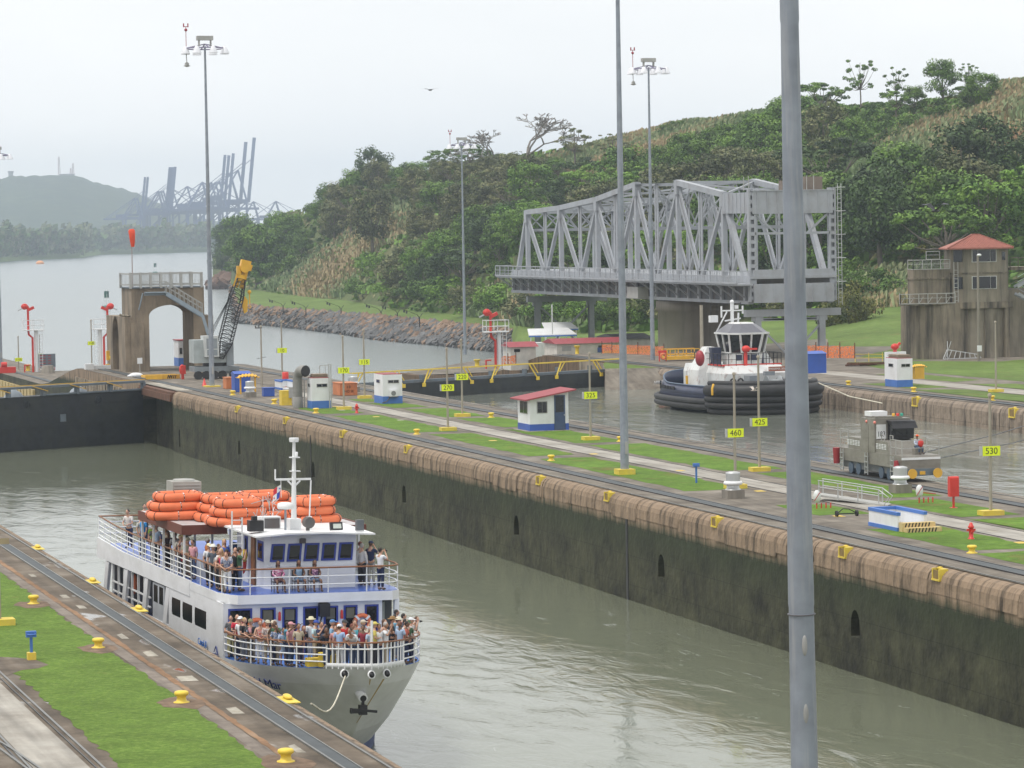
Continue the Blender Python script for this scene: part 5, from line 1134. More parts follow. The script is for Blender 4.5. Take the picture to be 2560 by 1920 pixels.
# windsock
P0 = AD(333, 700, DEP((TX, TY, 0))); Pw = Vector((TX+.35, TY+1.2, z2+.14)); t = thing('windsock', 'limp orange windsock on a thin pole above the arch tower', 'windsock', Pw)
H = ZP(Pw, 575)-Pw.z; b = MB(); b.tube([(0, 0, 0), (0, 0, H)], [.06, .04], 8); b.obj('pole', mat('pinkish_pole', (.35, .28, .27), .6), t)
b = MB(); b.tube([(.0, 0, H+.1), (.02, 0, H-.1), (.05, -.05, H-.5), (.08, -.05, H-1.2), (.1, -.05, H-1.75)], [.22, .36, .33, .26, .17], 12); b.obj('sock', mat('windsock_orange', (.75, .07, .02), .6), t)
# ---------------------------------------------------------------- blue and white booth by the arch
P = AD(447, 916, 345); P.z = 0; P = G(447, 916); t = thing('quay_booth', 'small white booth with blue awning and blue base beside the arch tower', 'booth', P)
b = MB(); b.box(0, 1.5, 0, 2.6, .9, 2.75); b.obj('wall', white, t); b = MB(); b.box(-.01, 1.51, -.01, 2.61, 0, .9); b.obj('painted_base', lblue, t); b = MB(); b.box(-.1, 1.6, -.1, 2.7, 2.75, 2.85); b.obj('roof', roofr, t)
b = MB(); b.pris([(-.75, 2.1), (0, 2.6), (0, 2.65), (-.75, 2.18)], .6, 1.6, 'x'); b.obj('awning', mat('awning_blue', (.03, .16, .6), .5), t); b = MB(); b.box(.75, 1.35, -.03, -.012, .1, 2.1); b.obj('door', blue, t)
f = MB(); f.box(.1, .42, -.04, -.012, 1.3, 2.0); fo = f.obj('window_frame', ventm, t); g = MB(); g.box(.14, .38, -.05, -.038, 1.34, 1.96); g.obj('pane', glass, fo)
# ---------------------------------------------------------------- truck crane
P = G(516, 948); t = thing('lattice_crane', 'grey rail crane with black lattice boom and yellow boom head beside the mast', 'crane', (P.x, P.y, 0))
k_ = DEP(P)/F
b = MB(); b.box(-1.3, 2.2, -.6, 2.0, .75, 1.25); b.box(1.6, 3.2, -.4, 2.0, .5, 1.2); b.obj('chassis', mat('crane_grey', (.22, .25, .27), .5, dirt=(.1, .1, .09), damt=.4), t)
for x in (-.9, -.1, .7, 1.5, 2.6):
    b = MB(); b.tube([(x, -.65, .42), (x, -.3, .42)], .42, 14); b.obj('wheel', rubber, t)
b = MB(); b.lathe([(1.2, 1.25), (1.2, 1.6)], (1.0, .7, 0), 18); b.obj('turntable', black, t)
b = MB(); b.box(-1.3, .2, -.5, 1.9, 1.6, 3.85); b.box(.2, 2.6, -.2, 1.9, 1.6, 2.45); b.obj('machinery_house', mat('crane_house', (.36, .40, .40), .5, dirt=(.2, .2, .18), damt=.4), t)
b = MB(); b.pris([(-.9, 2.3), (1.1, 2.3), (1.1, 4.35), (-.2, 4.55), (-.9, 3.6)], .55, 1.75, 'y') if False else b.add([(.3, -.95, 2.2), (1.7, -.95, 2.2), (1.7, .6, 2.2), (.3, .6, 2.2), (.15, -.95, 4.25), (1.6, -.95, 4.25), (1.6, .6, 4.25), (.15, .6, 4.25), ], [(0, 3, 2, 1), (4, 5, 6, 7), (0, 1, 5, 4), (1, 2, 6, 5), (2, 3, 7, 6), (3, 0, 4, 7)])
for v in range(len(b.v)): b.v[v] = (b.v[v][0]-.55, *b.v[v][1:])
cab = b.obj('cab', mat('cab_white', (.55, .57, .56), .5), t); b = MB(); b.box(-.1, .95, -.98, -.955, 3.0, 4.0); b.box(-.05, .95, -.98, -.955, 2.35, 2.9); b.obj('window', mat('cab_window', (.25, .28, .3), .15), cab)
b = MB(); b.box(2.0, 2.7, -.3, 1.9, 1.3, 3.5); b.obj('counterweight', mat('counter_grey', (.25, .28, .3), .5), t)
f0 = Vector((1.45, -.2, 2.0)); tipw = AD(602, 697, DEP(P)); tip = tipw-Vector((P.x, P.y, 0)); b = MB(); ax_ = (tip-f0).normalized(); sx_ = Vector((1, 0, 0)); sy_ = ax_.cross(sx_).normalized(); sx_ = sy_.cross(ax_).normalized(); Ln = (tip-f0).length
def wdt(q): return .35+.75*min(1, q*5) if q < .2 else 1.1-.5*max(0, (q-.75)*4)*.8
N = 20; prev = None
for k in range(N+1):
    q = k/N; c = f0+ax_*Ln*q; w2 = wdt(q)*.55; cs = [c+sx_*w2*i+sy_*w2*j for i, j in ((-1,-1),(1,-1),(1,1),(-1,1))]
    for i in range(4): b.bar(cs[i], cs[(i+1) % 4], .05)
    if prev:
        for i in range(4): b.bar(prev[i], cs[i], .10); b.bar(prev[i], cs[(i+1) % 4], .05)
    prev = cs
b.obj('lattice_boom', black, t)
b = MB(); c = tip; b.bar(tip-ax_*.9+sx_*.32, tip+ax_*.9+sx_*.28, .14, .5); b.bar(tip-ax_*.9-sx_*.32, tip+ax_*.9-sx_*.28, .14, .5); b.bar(tip-ax_*.2, tip+ax_*.4, .6, .7); b.tube([tip+ax_*1.1+Vector((.1, -.4, 0)), tip+ax_*1.1+Vector((.1, .4, 0))], .48, 12); b.cb(tip+ax_*1.5+Vector((.1, 0, .05)), (.95, .7, .6), 0, 0, .25); b.cb(tip+ax_*.9+Vector((-.45, 0, 0)), (.35, .5, .8)); b.cb(tip+ax_*1.0+Vector((.65, 0, .1)), (.35, .5, .6), 0, 0, .3); b.obj('boom_head', orangey, t)
b = MB(); hx = tip+Vector((.75, -.1, 1.3)); hk1 = tip+Vector((.3, -.1, -1.7)); b.bar(hk1+Vector((0, 0, 2.4)), hk1, .03); b.bar(hx, hx+Vector((.05, 0, -2.6)), .03)
for k in range(5): b.bar(tip+ax_*(.2+.1*k), f0+Vector((-1.6+.12*k, .3, 1.6)), .035)
b.obj('hoist_rope', black, t)
b = MB(); b.pris([(hk1.x-.32, hk1.z-.6), (hk1.x, hk1.z), (hk1.x+.3, hk1.z-.4), (hk1.x+.25, hk1.z-1.5), (hk1.x-.05, hk1.z-1.7)], hk1.y-.15, hk1.y+.15, 'y'); q = hx+Vector((.05, 0, -2.6)); b.ball(q, .2, 10, 8); b.bar(q, q-Vector((0, 0, 1.2)), .1); b.tube([q+Vector((0, 0, -1.3)), q+Vector((.15, 0, -1.45)), q+Vector((0, 0, -1.65)), q+Vector((-.12, 0, -1.5))], .05, 6); b.obj('hook_block', orangey, t)
# small items round the crane
t = thing('spreader_beam', 'yellow spreader beam with black stripes on the quay by the arch tower', 'lifting beam', G(365, 950)); b = MB(); 
for x0, x1 in ((0, 1.6), (1.6, 3.4)): b.cb(((x0+x1)/2, .3*(x0 > 1), .25), (x1-x0, .35, .42), -.12 if x0 < 1 else .15)
b.bar((0, 2.2, .3), (3.3, 2.4, .3), .25); b.bar((0, 0, .3), (0, 2.2, .3), .2); b.bar((3.3, .3, .3), (3.3, 2.4, .3), .2); b.obj('beam', orangey, t); b = MB()
for k in range(6): x = 1.0+k*.17 if k < 4 else 2.3+(k-4)*.2; b.add([(x, -.02-.0, .08), (x+.07, -.02, .08), (x-.03, -.02, .42), (x-.1, -.02, .42)], [(0, 1, 2, 3)])
for k in range(5): x = 2.1+k*.19; b.add([(x, .05, .08), (x+.08, .05, .08), (x+.18, .05, .42), (x+.1, .05, .42)], [(0, 1, 2, 3)])
b.obj('stripes', black, t)
b = MB(); b.lathe([(.25, 0), (.22, .02), (.03, .7), (.0, .72)], n=12); b.obj('traffic_cone', red, None, G(511, 965), label='red traffic cone on the quay left of the crane mast', cat='traffic cone')
t = thing('hose_cabinet', 'red hose cabinet on a post beside the truck crane', 'hose cabinet', G(457, 948)); b = MB(); b.box(-.12, .12, -.12, .12, 0, .5); b.obj('post', red, t); b = MB(); b.ball((-.05, 0, .95), (.3, .2, .5), 10, 8); b.box(-.2, .28, -.18, .18, .5, 1.35); b.obj('box', red, t)
t = thing('notice_sign', 'white notice sign on a thin post in front of the arch tower', 'sign', G(350, 935)); b = MB(); b.bar((0, 0, 0), (0, 0, 1.1), .06); b.obj('post', ventm, t); b = MB(); b.box(-.26, .26, -.06, -.03, 1.05, 1.65); b.obj('board', white, t)
t = thing('step_ladder', 'grey step ladder leaning by the foot of the arch tower', 'ladder', G(366, 925)); b = MB()
for s in (-.3, .3): b.bar((s, 0, 0), (s*.8, .4, 1.7), .06); b.bar((s, .8, 0), (s*.8, .4, 1.7), .06)
for k in range(5): b.bar((-.28, .07*k, .25+.3*k), (.28, .07*k, .25+.3*k), .06)
b.obj('frame', alum, t)
b = MB(); b.ball((0, 0, .12), (.75, .4, .3), 12, 8); b.ball((-.4, 0, .1), (.5, .3, .16), 10, 6); b.obj('white_tarpaulin', white, None, G(340, 942), label='crumpled white tarpaulin on the quay by the arch tower', cat='tarpaulin')
b = MB(); b.box(0, 4.2, 0, .5, .0, .42); b.box(-.4, .5, -.2, .6, 0, .6); b.obj('white_pipe', white, None, G(200, 926)+Vector((1.2, 1.5, 0)), label='white pipe and box on the crest of the incline at the left', cat='pipe')
b = MB(); b.box(0, .9, 0, .6, .9, 1.9); b.bar((.6, .2, 0), (.6, .2, 1.4), .3); b.cb((1.0, .2, .9), (.8, .5, 1.9)); b.box(-.1, 1.5, 0, .6, 0, .5); b.obj('orange_machine', orangey, None, G(268, 922), label='orange yellow machine at the left foot of the arch tower', cat='machine')
# ---------------------------------------------------------------- fire monitor towers
def monitor(P, ytop, lab, flip=1, s=1.):
    P = Vector(P); H = ZP(P, ytop)-P.z; t = thing('fire_monitor_tower', lab, 'fire monitor', P); t.scale = (flip, 1, 1); zp = H*.60
    b = MB(); b.tube([(0, 0, 0), (0, 0, zp)], .23, 12); b.obj('column', railw, t)
    b = MB(); b.box(-1.6, .9, -.7, .7, zp, zp+.12); b.obj('platform', railw, t)
    b = MB()
    for x in (-1.6, -.35, .9):
        for y_ in (-.7, .7): b.bar((x, y_, zp), (x, y_, zp+1.35), .06)
    for hh in (.65, 1.3):
        for y_ in (-.7, .7): b.bar((-1.6, y_, zp+hh), (.9, y_, zp+hh), .06)
        for x in (-1.6, .9): b.bar((x, -.7, zp+hh), (x, .7, zp+hh), .06)
    for s_ in (.35, .75): b.bar((s_, -.2, 0), (s_, -.2, zp), .05)
    for k in range(int(zp/.4)): b.bar((.35, -.2, .3+.4*k), (.75, -.2, .3+.4*k), .04)
    b.obj('ladder_and_rail', railw, t)
    b = MB(); b.tube([(-.45, -.1, 0), (-.45, -.1, zp-.9), (-.9, -.1, zp-.5), (-.95, -.1, zp+.1), (-.95, -.1, H-.9)], .14, 10); b.bar((-.95, -.1, .9), (-1.5, -.1, .9), .15); b.bar((-1.5, 0, 0), (-1.5, 0, .95), .15); b.obj('supply_pipe', red, t)
    b = MB(); b.tube([(-1.35+.32*cos(a), -.1, H-.45+.26*sin(a)) for a in [i*.6 for i in range(11)]], .14, 8, closed=True); b.ball((-1.35, -.1, H-.45), (.4, .25, .3), 10, 7); b.bar((-.95, -.1, H-.9), (-.2, -.1, H-.55), .35); b.bar((-.95, -.1, H-1), (-.95, -.1, H-.4), .25); b.obj('monitor_head', red, t)
    b = MB(); b.bar((-1.5, -.1, H-.6), (-2.2, -.1, H-.95), .13); b.obj('nozzle', alum, t); return t
monitor(AD(1249, 921, 352), 770, 'red and white fire monitor tower in front of the rock bank left of the bridge')
monitor(AD(92, 930, 412), 757, 'red and white fire monitor tower at the far left beside the grey panel')
monitor(AD(252, 925, 405), 757, 'red and white fire monitor tower left of the arch tower', -1)
t = thing('status_panel', 'grey and red status panel on legs at the far left', 'panel', AD(97, 930, 416)); t.location.z = -2.8
b = MB(); b.box(0, 2.15, 0, .1, .4, 2.1); b.obj('board', mat('panel_grey', (.16, .19, .22), .6), t); b = MB()
for j in range(5): b.box(.1, .9, -.03, 0, .55+.32*j, .65+.32*j); b.box(1.2, 1.6, -.03, 0, .55+.32*j, .65+.32*j)
b.obj('lamp_row', dred, t); b = MB(); b.bar((.1, .05, 0), (.1, .05, .4), .1); b.bar((2.05, .05, 0), (2.05, .05, .4), .1); b.obj('leg', dred, t)
P = AD(0, 930, 410); P.z = -2.8; b = MB(); b.box(-1, 2.0, 0, 1, .0, .75); b.tube([(.2, .3, 1.05), (.9, .3, 1.05)], .33, 12); b.obj('red_tank', red, None, P, label='red tank and lid at the left edge beyond the lock gate', cat='tank')
P = AD(120, 930, 408); P.z = -2.8; b = MB(); b.lathe([(.9, 0), (.7, .9), (.65, .95)], n=12); b.obj('concrete_block', concp, None, P, label='grey concrete block in front of the status panel', cat='concrete block')
# ---------------------------------------------------------------- buoys
def buoy(P, s, lab):
    t = thing('channel_buoy', lab, 'buoy', P, 0); t.scale = (s, s, s); gr = mat('buoy_green', (.04, .14, .11), .6)
    b = MB(); b.lathe([(1.2, -.3), (1.3, .3), (1.2, .8), (.3, .9)], n=16); b.obj('float', gr, t); b = MB()
    for a in range(4): b.bar((.9*cos(a*1.57), .9*sin(a*1.57), .8), (.45*cos(a*1.57), .45*sin(a*1.57), 4.6), .1)
    b.bar((-.6, 0, 2.4), (.6, 0, 2.4), .08); b.obj('frame', railw, t); b = MB(); b.box(-.6, .6, -.05, .05, 2.9, 4.6); b.box(-.05, .05, -.6, .6, 2.9, 4.6); b.obj('daymark', gr, t); b = MB(); b.lathe([(.12, 4.6), (.12, 5.)], n=8); b.obj('lantern', white, t)
P = G(267, 772, -8); buoy(P, 1.15, 'green channel buoy seen above the fire monitor left of the arch tower')
P = G(388, 684, -8); buoy(P, 1.25, 'small green channel buoy far out above the arch tower')
P = G(100, 660, -8); b = MB(); b.ball((0, 0, .5), (3.2, 3.2, 2.2), 12, 8); b.obj('marker_float', mat('float_orange', (.7, .3, .1), .5), None, P, label='tiny orange float far out on the water', cat='float')
# ---------------------------------------------------------------- lamp posts along the rock bank
lp = None
for i, (u, yb, dx) in enumerate([(708, 786, -1), (765, 792, -1), (853, 794, -1), (953, 802, 1), (994, 806, 1), (1049, 818, -1)]):
    D = ydepth(u, yb, -5.0); P = AD(u, yb, D); lab = ['first', 'second', 'third', 'fourth', 'fifth', 'sixth'][i]+' dark forked lamp post from the left along the rock bank'
    if lp is None:
        t = thing('bank_lamp', lab, 'lamp post', P, 0, 'lamp posts along the rock bank'); b = MB(); b.tube([(0, 0, 0), (0, 0, 1.9)], .12, 8); b.obj('pole', black, t)
        b = MB(); b.bar((0, 0, 1.9), (-.5, 0, 2.5), .1); b.bar((0, 0, 1.9), (.6, 0, 2.7), .1); b.bar((-.5, 0, 2.5), (-3.6, 0, 3.7), .07); b.obj('bracket', black, t); b = MB(); b.cb((-2.6, 0, 3.0), (.3, .3, .5)); b.cb((-3.1, 0, 3.2), (.3, .3, .5)); b.obj('lamp', black, t); lp = t
    else: dup(lp, P, 0, lab)
# ---------------------------------------------------------------- low buildings below the bridge
gz = -1.6
def bld(name, x0, x1, y, yt, D, dep, roofm, lab, cat='building', overh=.3):
    A = AD(x0, y, D); w_ = (x1-x0)*D/F/cos(YAW); h_ = ZP(A, yt)-A.z; t = thing(name, lab, cat, A); b = MB(); b.box(0, w_, 0, dep, -1.5, h_); b.obj('wall', mat('building_cream', (.62, .59, .53), .7, dirt=(.35, .3, .25), damt=.3), t)
    b = MB(); b.pris([(-overh, h_), (dep+overh, h_+.05), (dep*.5, h_+.55)], -overh, w_+overh, 'x'); b.obj('roof', roofm, t); return t, w_, h_
t, w_, h_ = bld('quay_building', 1393, 1560, 886, 860, 380, 5, roofr, 'long low cream building with red roof below the bridge')
for x_, m_ in ((.6, ventm), (5.0, black)): b = MB(); b.box(x_, x_+1.1, -.03, 0, h_*.3, h_*.75); b.obj('vent', m_, t)
b = MB(); b.box(4.9, 6.6, -.05, 0, .1, h_*.55); b.obj('blue_panel', mat('panel_blue', (.07, .12, .35), .6), t)
t, w_, h_ = bld('quay_hut', 1277, 1340, 893, 868, 372, 3, roofr, 'small cream hut with red roof beside the left bridge leg'); b = MB(); b.box(.4, 1.1, -.03, 0, h_*.5, h_*.8); b.obj('window', glass, t)
t, w_, h_ = bld('wall_block', 1545, 1632, 875, 848, 396, 8, mat('dark_flat_roof', (.06, .06, .065), .7), 'low grey walled building with a dark flat roof left of the round pier')
for x0, x1, y_, D, lab in [(1322, 1448, 838, 404, 'long white boat awning with a blue edge in front of the bank'), (1362, 1450, 822, 412, 'second white boat awning behind the first one')]:
    A = AD(x0, y_, D); w_ = (x1-x0)*D/F; t = thing('boat_awning', lab, 'awning', A); b = MB(); b.add([(0, 0, 0), (w_, 0, .0), (w_*.97, 3, .7), (w_*.12, 3, .7), (0, 0, -.12), (w_, 0, -.12), (w_*.97, 3, .58), (w_*.12, 3, .58)], [(0, 1, 2, 3), (7, 6, 5, 4), (0, 4, 5, 1), (1, 5, 6, 2), (2, 6, 7, 3), (3, 7, 4, 0)]); b.obj('cover', white, t)
    b = MB(); b.box(0, w_, -.03, .0, -.25, -.10); b.obj('blue_edge', lblue, t); b = MB()
    for k in range(4): b.bar((w_*(.05+.3*k), .2, -3.4), (w_*(.05+.3*k), .2, -.1), .1)
    b.obj('post', white, t)
A = AD(1330, 880, 401); b = MB(); b.prism([(0, 0), (5.5, -.2), (6.3, 1.2), (5.5, 2.6), (0, 2.4)], -1.5, 1.1); b.obj('moored_boat', white, None, A, label='white hulled boat moored under the awnings behind the bridge leg', cat='boat')
b = MB(); b.bar((0, 0, 0), (0, 0, 3.6), .12); b.obj('flag_pole', white, None, AD(1381, 835, 402), label='thin white pole above the boat awnings', cat='pole')
# orange safety nets
netm = bpy.data.materials.new('safety_net'); netm.use_nodes = True; n = netm.node_tree.nodes; l = netm.node_tree.links.new; pb = n['Principled BSDF']; pb.inputs['Base Color'].default_value = (.72, .20, .06, 1)
tcn = n.new('ShaderNodeTexCoord'); vo = n.new('ShaderNodeTexNoise'); vo.inputs['Scale'].default_value = 9; l(tcn.outputs['Object'], vo.inputs['Vector']); mr = n.new('ShaderNodeMapRange'); mr.inputs[1].default_value = .38; mr.inputs[2].default_value = .5; l(vo.outputs[0], mr.inputs[0]); l(mr.outputs[0], pb.inputs['Alpha'])
def netf(pts, h_, lab):
    t = thing('safety_fence', lab, 'fence', pts[0]); o0 = Vector(pts[0]); b = MB()
    for p, q in zip(pts, pts[1:]):
        p, q = Vector(p)-o0, Vector(q)-o0; b.add([p, q, q+Vector((0, 0, h_)), p+Vector((0, 0, h_*.92))], [(0, 1, 2, 3)])
    b.obj('net', netm, t)
    for p in pts: b = MB(); p = Vector(p)-o0; b.bar(p, p+Vector((0, 0, h_+.3)), .08); b.obj('stake', rust, t)
netf([AD(x, y, D) for x, y, D in [(1505, 885, 372), (1530, 886, 370), (1560, 887, 368), (1595, 888, 365), (1632, 890, 362), (1660, 892, 358)]], 1.15, 'orange safety net fence left of the round pier')
netf([AD(x, y, D) for x, y, D in [(2010, 893, 318), (2040, 894, 318), (2070, 895, 317), (2100, 895, 316), (2137, 896, 315)]], 1.2, 'orange safety net fence behind the blue shed')
netf([AD(x, y, D) for x, y, D in [(1250, 912, 362), (1270, 912, 362), (1290, 910, 362)]], 1.0, 'short orange net fence at the foot of the fire monitor')
b = MB()
for k in range(5):
    for j in range(2): b.bar((k*.9, j*1.6, 0), (k*.9, j*1.6, 1.1), .08)
for z_ in (.55, 1.1):
    for j in range(2): b.bar((0, j*1.6, z_), (3.6, j*1.6, z_), .08)
b.box(0, 3.6, 0, 1.6, 0, .35); b.obj('yellow_cage', orangey, None, AD(1668, 900, 345), label='orange yellow railed cage left of the tug', cat='cage')
t = thing('ring_stand', 'red stand holding a life ring left of the yellow cage', 'life ring stand', AD(1647, 905, 345)); b = MB(); b.box(0, .95, 0, .3, .95, 1.2); b.bar((.1, .1, 0), (.1, .1, 1), .1); b.bar((.85, .1, 0), (.85, .1, 1), .1); b.obj('stand', red, t); b = MB(); b.tube([(.48+.26*cos(k*.7), -.05, .58+.3*sin(k*.7)) for k in range(9)], .09, 8, closed=True); b.obj('life_ring', orange, t)
# rusty scrap and yellow barrier on the far lawn
b = MB(); rr = random.Random(6)
for k in range(14): b.bar((rr.uniform(0, 2), rr.uniform(0, 1), .1+.05*k/3), (rr.uniform(2, 4.5), rr.uniform(0, 1), .15+.03*k/3), .16)
b.obj('scrap_steel', rust, None, G(2120, 917), label='heap of rusty steel bars on the far lawn', cat='scrap')
t = thing('yellow_barrier', 'thin yellow barrier rails on the far lawn left of the pillbox', 'barrier', G(2138, 905)); b = MB()
for x in (0, 1.5, 3): b.bar((x, 0, 0), (x, 0, .9), .05)
b.bar((0, 0, .8), (3.2, .2, .7), .05); b.bar((0, 0, .4), (3.2, .2, .35), .05); b.obj('rail', yellow, t)
t = thing('timber_frame', 'small brown timber frame on the grass slope right of the bridge', 'frame', hillpt(2158, 792)); b = MB(); b.bar((0, 0, -.5), (0, 0, 1.5), .35); b.bar((1.5, 0, -.5), (1.5, 0, 1.6), .35); b.bar((-.3, 0, .7), (1.8, 0, .8), .22); b.obj('frame', mat('timber_tan', (.42, .26, .14), .8), t)
# ---------------------------------------------------------------- swing bridge
XA, XB = 101.3, 110.4
t = thing('swing_bridge', 'long grey steel truss swing bridge parked open on its round pier', 'bridge', (XA, 20, 0)); BO = Vector((XA, 20, 0))
TN = [(100.8, 16.47), (86.34, 16.9), (71.48, 17.75), (56.67, 19.3), (42.11, 19.3), (27.32, 17.75)]; BN = [105.7, 93.1, 78.5, 64.5, 49.6, 34.8, 20.7]; ZB = 8.0
def lattice(b, p, q, w_, dep=.45, n=None):
    p, q = Vector(p), Vector(q); d = q-p; L_ = d.length; d.normalize(); s = Vector((0, 1, 0)) - d*d.y; s.normalize(); h = w_/2
    b.bar(p-s*h, q-s*h, .10, dep, (1, 0, 0)) if False else b.bar(p-s*h, q-s*h, .13, dep); b.bar(p+s*h, q+s*h, .13, dep)
    n = n or int(L_/.62)
    for k in range(n):
        a = p+d*L_*k/n; c = p+d*L_*(k+1)/n; o = s*h*(1 if k % 2 else -1)
        b.bar(a+o, c-o, .07, dep*.9); b.bar(a-o, c+o, .07, dep*.9)
def plate(b, p, q, w_, dep=.5):
    p, q = Vector(p), Vector(q); d = (q-p).normalized(); s = Vector((0, 1, 0))-d*d.y; s.normalize(); h = w_/2
    vs = [x_+s*i*h+Vector((j*dep/2, 0, 0)) for x_ in (p, q) for i, j in ((-1,-1),(1,-1),(1,1),(-1,1))]
    b.add(vs, [(0,3,2,1),(4,5,6,7),(0,1,5,4),(1,2,6,5),(2,3,7,6),(3,0,4,7)])
for X in (XA, XB):
    b = MB(); top = [(X, y, z-.25) for y, z in TN]; 
    for p, q in zip(top, top[1:]): plate(b, p, q, .62, .7)
    for p in top: b.cb((p[0], p[1], p[2]-.55), (.74, .95, 1.6))
    plate(b, (X, TN[0][0], TN[0][1]-.2), (X, BN[0], ZB), .5); plate(b, (X, TN[-1][0], TN[-1][1]-.3), (X, BN[-1], ZB), .75)
    tb_ = b
    for i, (y, z) in enumerate(TN):
        plate(b, (X, y, z-.4), (X, y, ZB), .62 if i < 5 else .66)
        if i > 0: plate(b, (X, y-0, z-.8), (X, BN[i], ZB), .42, .4)
    for v in b.v: pass
    b.xf = None; o = MB(); o.v = [tuple(Vector(v)-BO) for v in b.v]; o.f = b.f; o.m = b.m; o.sm = b.sm; to = o.obj('truss', steelb, t)
    for i, (y, z) in enumerate(TN[:5]):
        ym = BN[i+1]; (y0, z0), (y1, z1) = TN[i], TN[i+1]; zt_ = z0+(z1-z0)*(y0-ym)/(y0-y1)
        for p_, q_, w2 in (((X, y, z-1.0), (X, ym, ZB), .62), ((X, ym, ZB), (X, ym, zt_-.4), .68)):
            b = MB(); lattice(b, p_, q_, w2); b.v = [tuple(Vector(v)-BO) for v in b.v]; b.obj('lattice_member', steelb, t)
def rel(b, name, m, par=t): 
    b.v = [tuple(Vector(v)-BO) for v in b.v]; return b.obj(name, m, par)
# sway frames and top bracing
b = MB()
for i, (y, z) in enumerate(TN):
    zz_ = z-.3; b.bar((XA, y, zz_), (XB, y, zz_), .35); zl = ZB+5.9; b.bar((XA, y, zl), (XB, y, zl), .3, .35)
    for k in range(4): x0 = XA+(XB-XA)*k/4; x1 = XA+(XB-XA)*(k+1)/4; b.bar((x0, y, zz_), (x1, y, zl), .14); b.bar((x0, y, zl), (x1, y, zz_), .14)
    if i < 5:
        y2, z2_ = TN[i+1]; b.bar((XA, y, zz_), (XB, y2, z2_-.3), .2); b.bar((XB, y, zz_), (XA, y2, z2_-.3), .2)
        ym = BN[i+1]; zt_ = (z+z2_)/2; b.bar((XA, ym, zt_-.4), (XB, ym, zt_-.4), .22)
        b.bar((XA, ym, zt_-.6), ((XA+XB)/2, ym, zl), .14); b.bar((XB, ym, zt_-.6), ((XA+XB)/2, ym, zl), .14); b.bar((XA, ym, zl), (XB, ym, zl), .25)
rel(b, 'sway_bracing', steelb)
# deck, girders, walkway
b = MB(); b.box(XA-.3, XB+.3, 18.5, 107.5, ZB+.45, ZB+.75); b.box(XA-.35, XA+.35, 18.8, 107.5, 7.6, ZB+.45); b.box(XB-.35, XB+.35, 18.8, 107.5, 7.6, ZB+.45); rel(b, 'deck', steelb)
b = MB()
for X in (XA, XB): b.box(X-.05, X+.05, 20, 107.5, 6.1, 7.6); 
rel(b, 'girder_web', steeld)
b = MB()
for X in (XA, XB): b.box(X-.3, X+.3, 19.5, 107.8, 5.75, 6.1)
for k in range(25):
    y = 20.5+k*3.6; b.box(XA-.32, XA-.06, y-.15, y+.15 if k % 2 else y+.45, 6.1, 7.6); b.bar((XA-.1, y, 6.3), (XA-2.1, y, 7.75), .16)
rel(b, 'girder_flange', steelb)
wx = XA-2.2; b = MB(); b.box(wx, XA-.4, 17.7, 108.5, 7.78, 7.95); rel(b, 'walkway', steelb)
b = MB()
for k in range(46): y = 17.8+k*2.015; b.bar((wx, y, 7.9), (wx, y, 9.3), .09)
for z_, w_ in ((9.3, .1), (8.75, .06), (8.35, .06), (8.05, .2)): b.bar((wx, 17.7, z_), (wx, 108.5, z_), w_)
b.bar((wx, 108.5, 9.3), (XA, 108.5, 9.3), .1); b.bar((wx, 17.7, 9.3), (XA, 17.7, 9.3), .1)
for k in range(120): y = 17.8+k*.755; b.bar((wx+.02, y, 8.1), (wx+.02, y, 9.3), .035)
rel(b, 'walkway_railing', steelb)
# end portal facing the camera
b = MB()
for X in (XA, XB):
    for s in (-.3, .3): b.box(X+s-.1, X+s+.1, 18.7, 19.3, 6, 18.0)
    for k in range(14): b.box(X-.22, X+.22, 18.72, 18.8, 6.2+k*.85, 6.6+k*.85)
    b.box(X-.3, X+.3, 19.1, 19.28, 6, 18)
b.box(XA, XB, 18.6, 19.2, 15.3, 17.7)
for k in range(8): x = XA+.5+k*(XB-XA-1)/7; b.box(x-.04, x+.04, 18.52, 18.6, 15.3, 17.7)
b.box(XA-.1, XB+.1, 18.5, 19.3, 17.7, 17.8)
for X in (XA, XB):
    b.box(X-.35, X+.35, 19.3, 27, 15.4, 17.6)
    for k in range(6): b.box(X-.4, X+.4, 20+k*1.2, 20.08+k*1.2, 15.4, 17.6)
b.box(XA+.3, XB-.3, 18.7, 19.1, 13.1, 13.35); b.box(XA, XB, 18.4, 19.4, 5.9, 7.9)
for k in range(6): x = XA+.8+k*1.45; b.box(x-.05, x+.05, 18.32, 18.4, 5.9, 7.9)
b.box(XA, XB, 18.6, 19, 8.4, 9.4); b.bar((XA+1.5, 19, 8.5), (XA+.4, 19, 13), .4) if False else None
b.bar((XA+.5, 19, 15.2), (XA+2.8, 19, 13.2), .2); b.bar((XB-.5, 19, 15.2), (XB-2.8, 19, 13.2), .2)
rel(b, 'end_portal', steelb)
b = MB()
for s in (.55, .95): b.bar((XB+s, 18.6, 5.5), (XB+s, 18.6, 18.4), .06)
for k in range(26): b.bar((XB+.55, 18.6, 5.8+k*.48), (XB+.95, 18.6, 5.8+k*.48), .045)
for k in range(5): b.tube([(XB+.75+.55*cos(a), 18.3+.5*sin(a), 8+k*2.5) for a in [i*.7 for i in range(9)]], .035, 5, closed=True)
rel(b, 'ladder', alum)
for q_ in ((XA+3.5, XA+4.6, 19, 20, 17.8, 18.8), (XB-2.6, XB-.6, 20, 21.5, 17.8, 19.2)): b = MB(); b.box(*q_); rel(b, 'machinery_box', mat('box_brown', (.20, .16, .13), .8))
b = MB()
for x, y in ((XA+.1, 20), (XA+.1, 21.5), (XB-2, 19), (XB-2.8, 19)): b.bar((x, y, 17.8), (x, y, 19.3), .07)
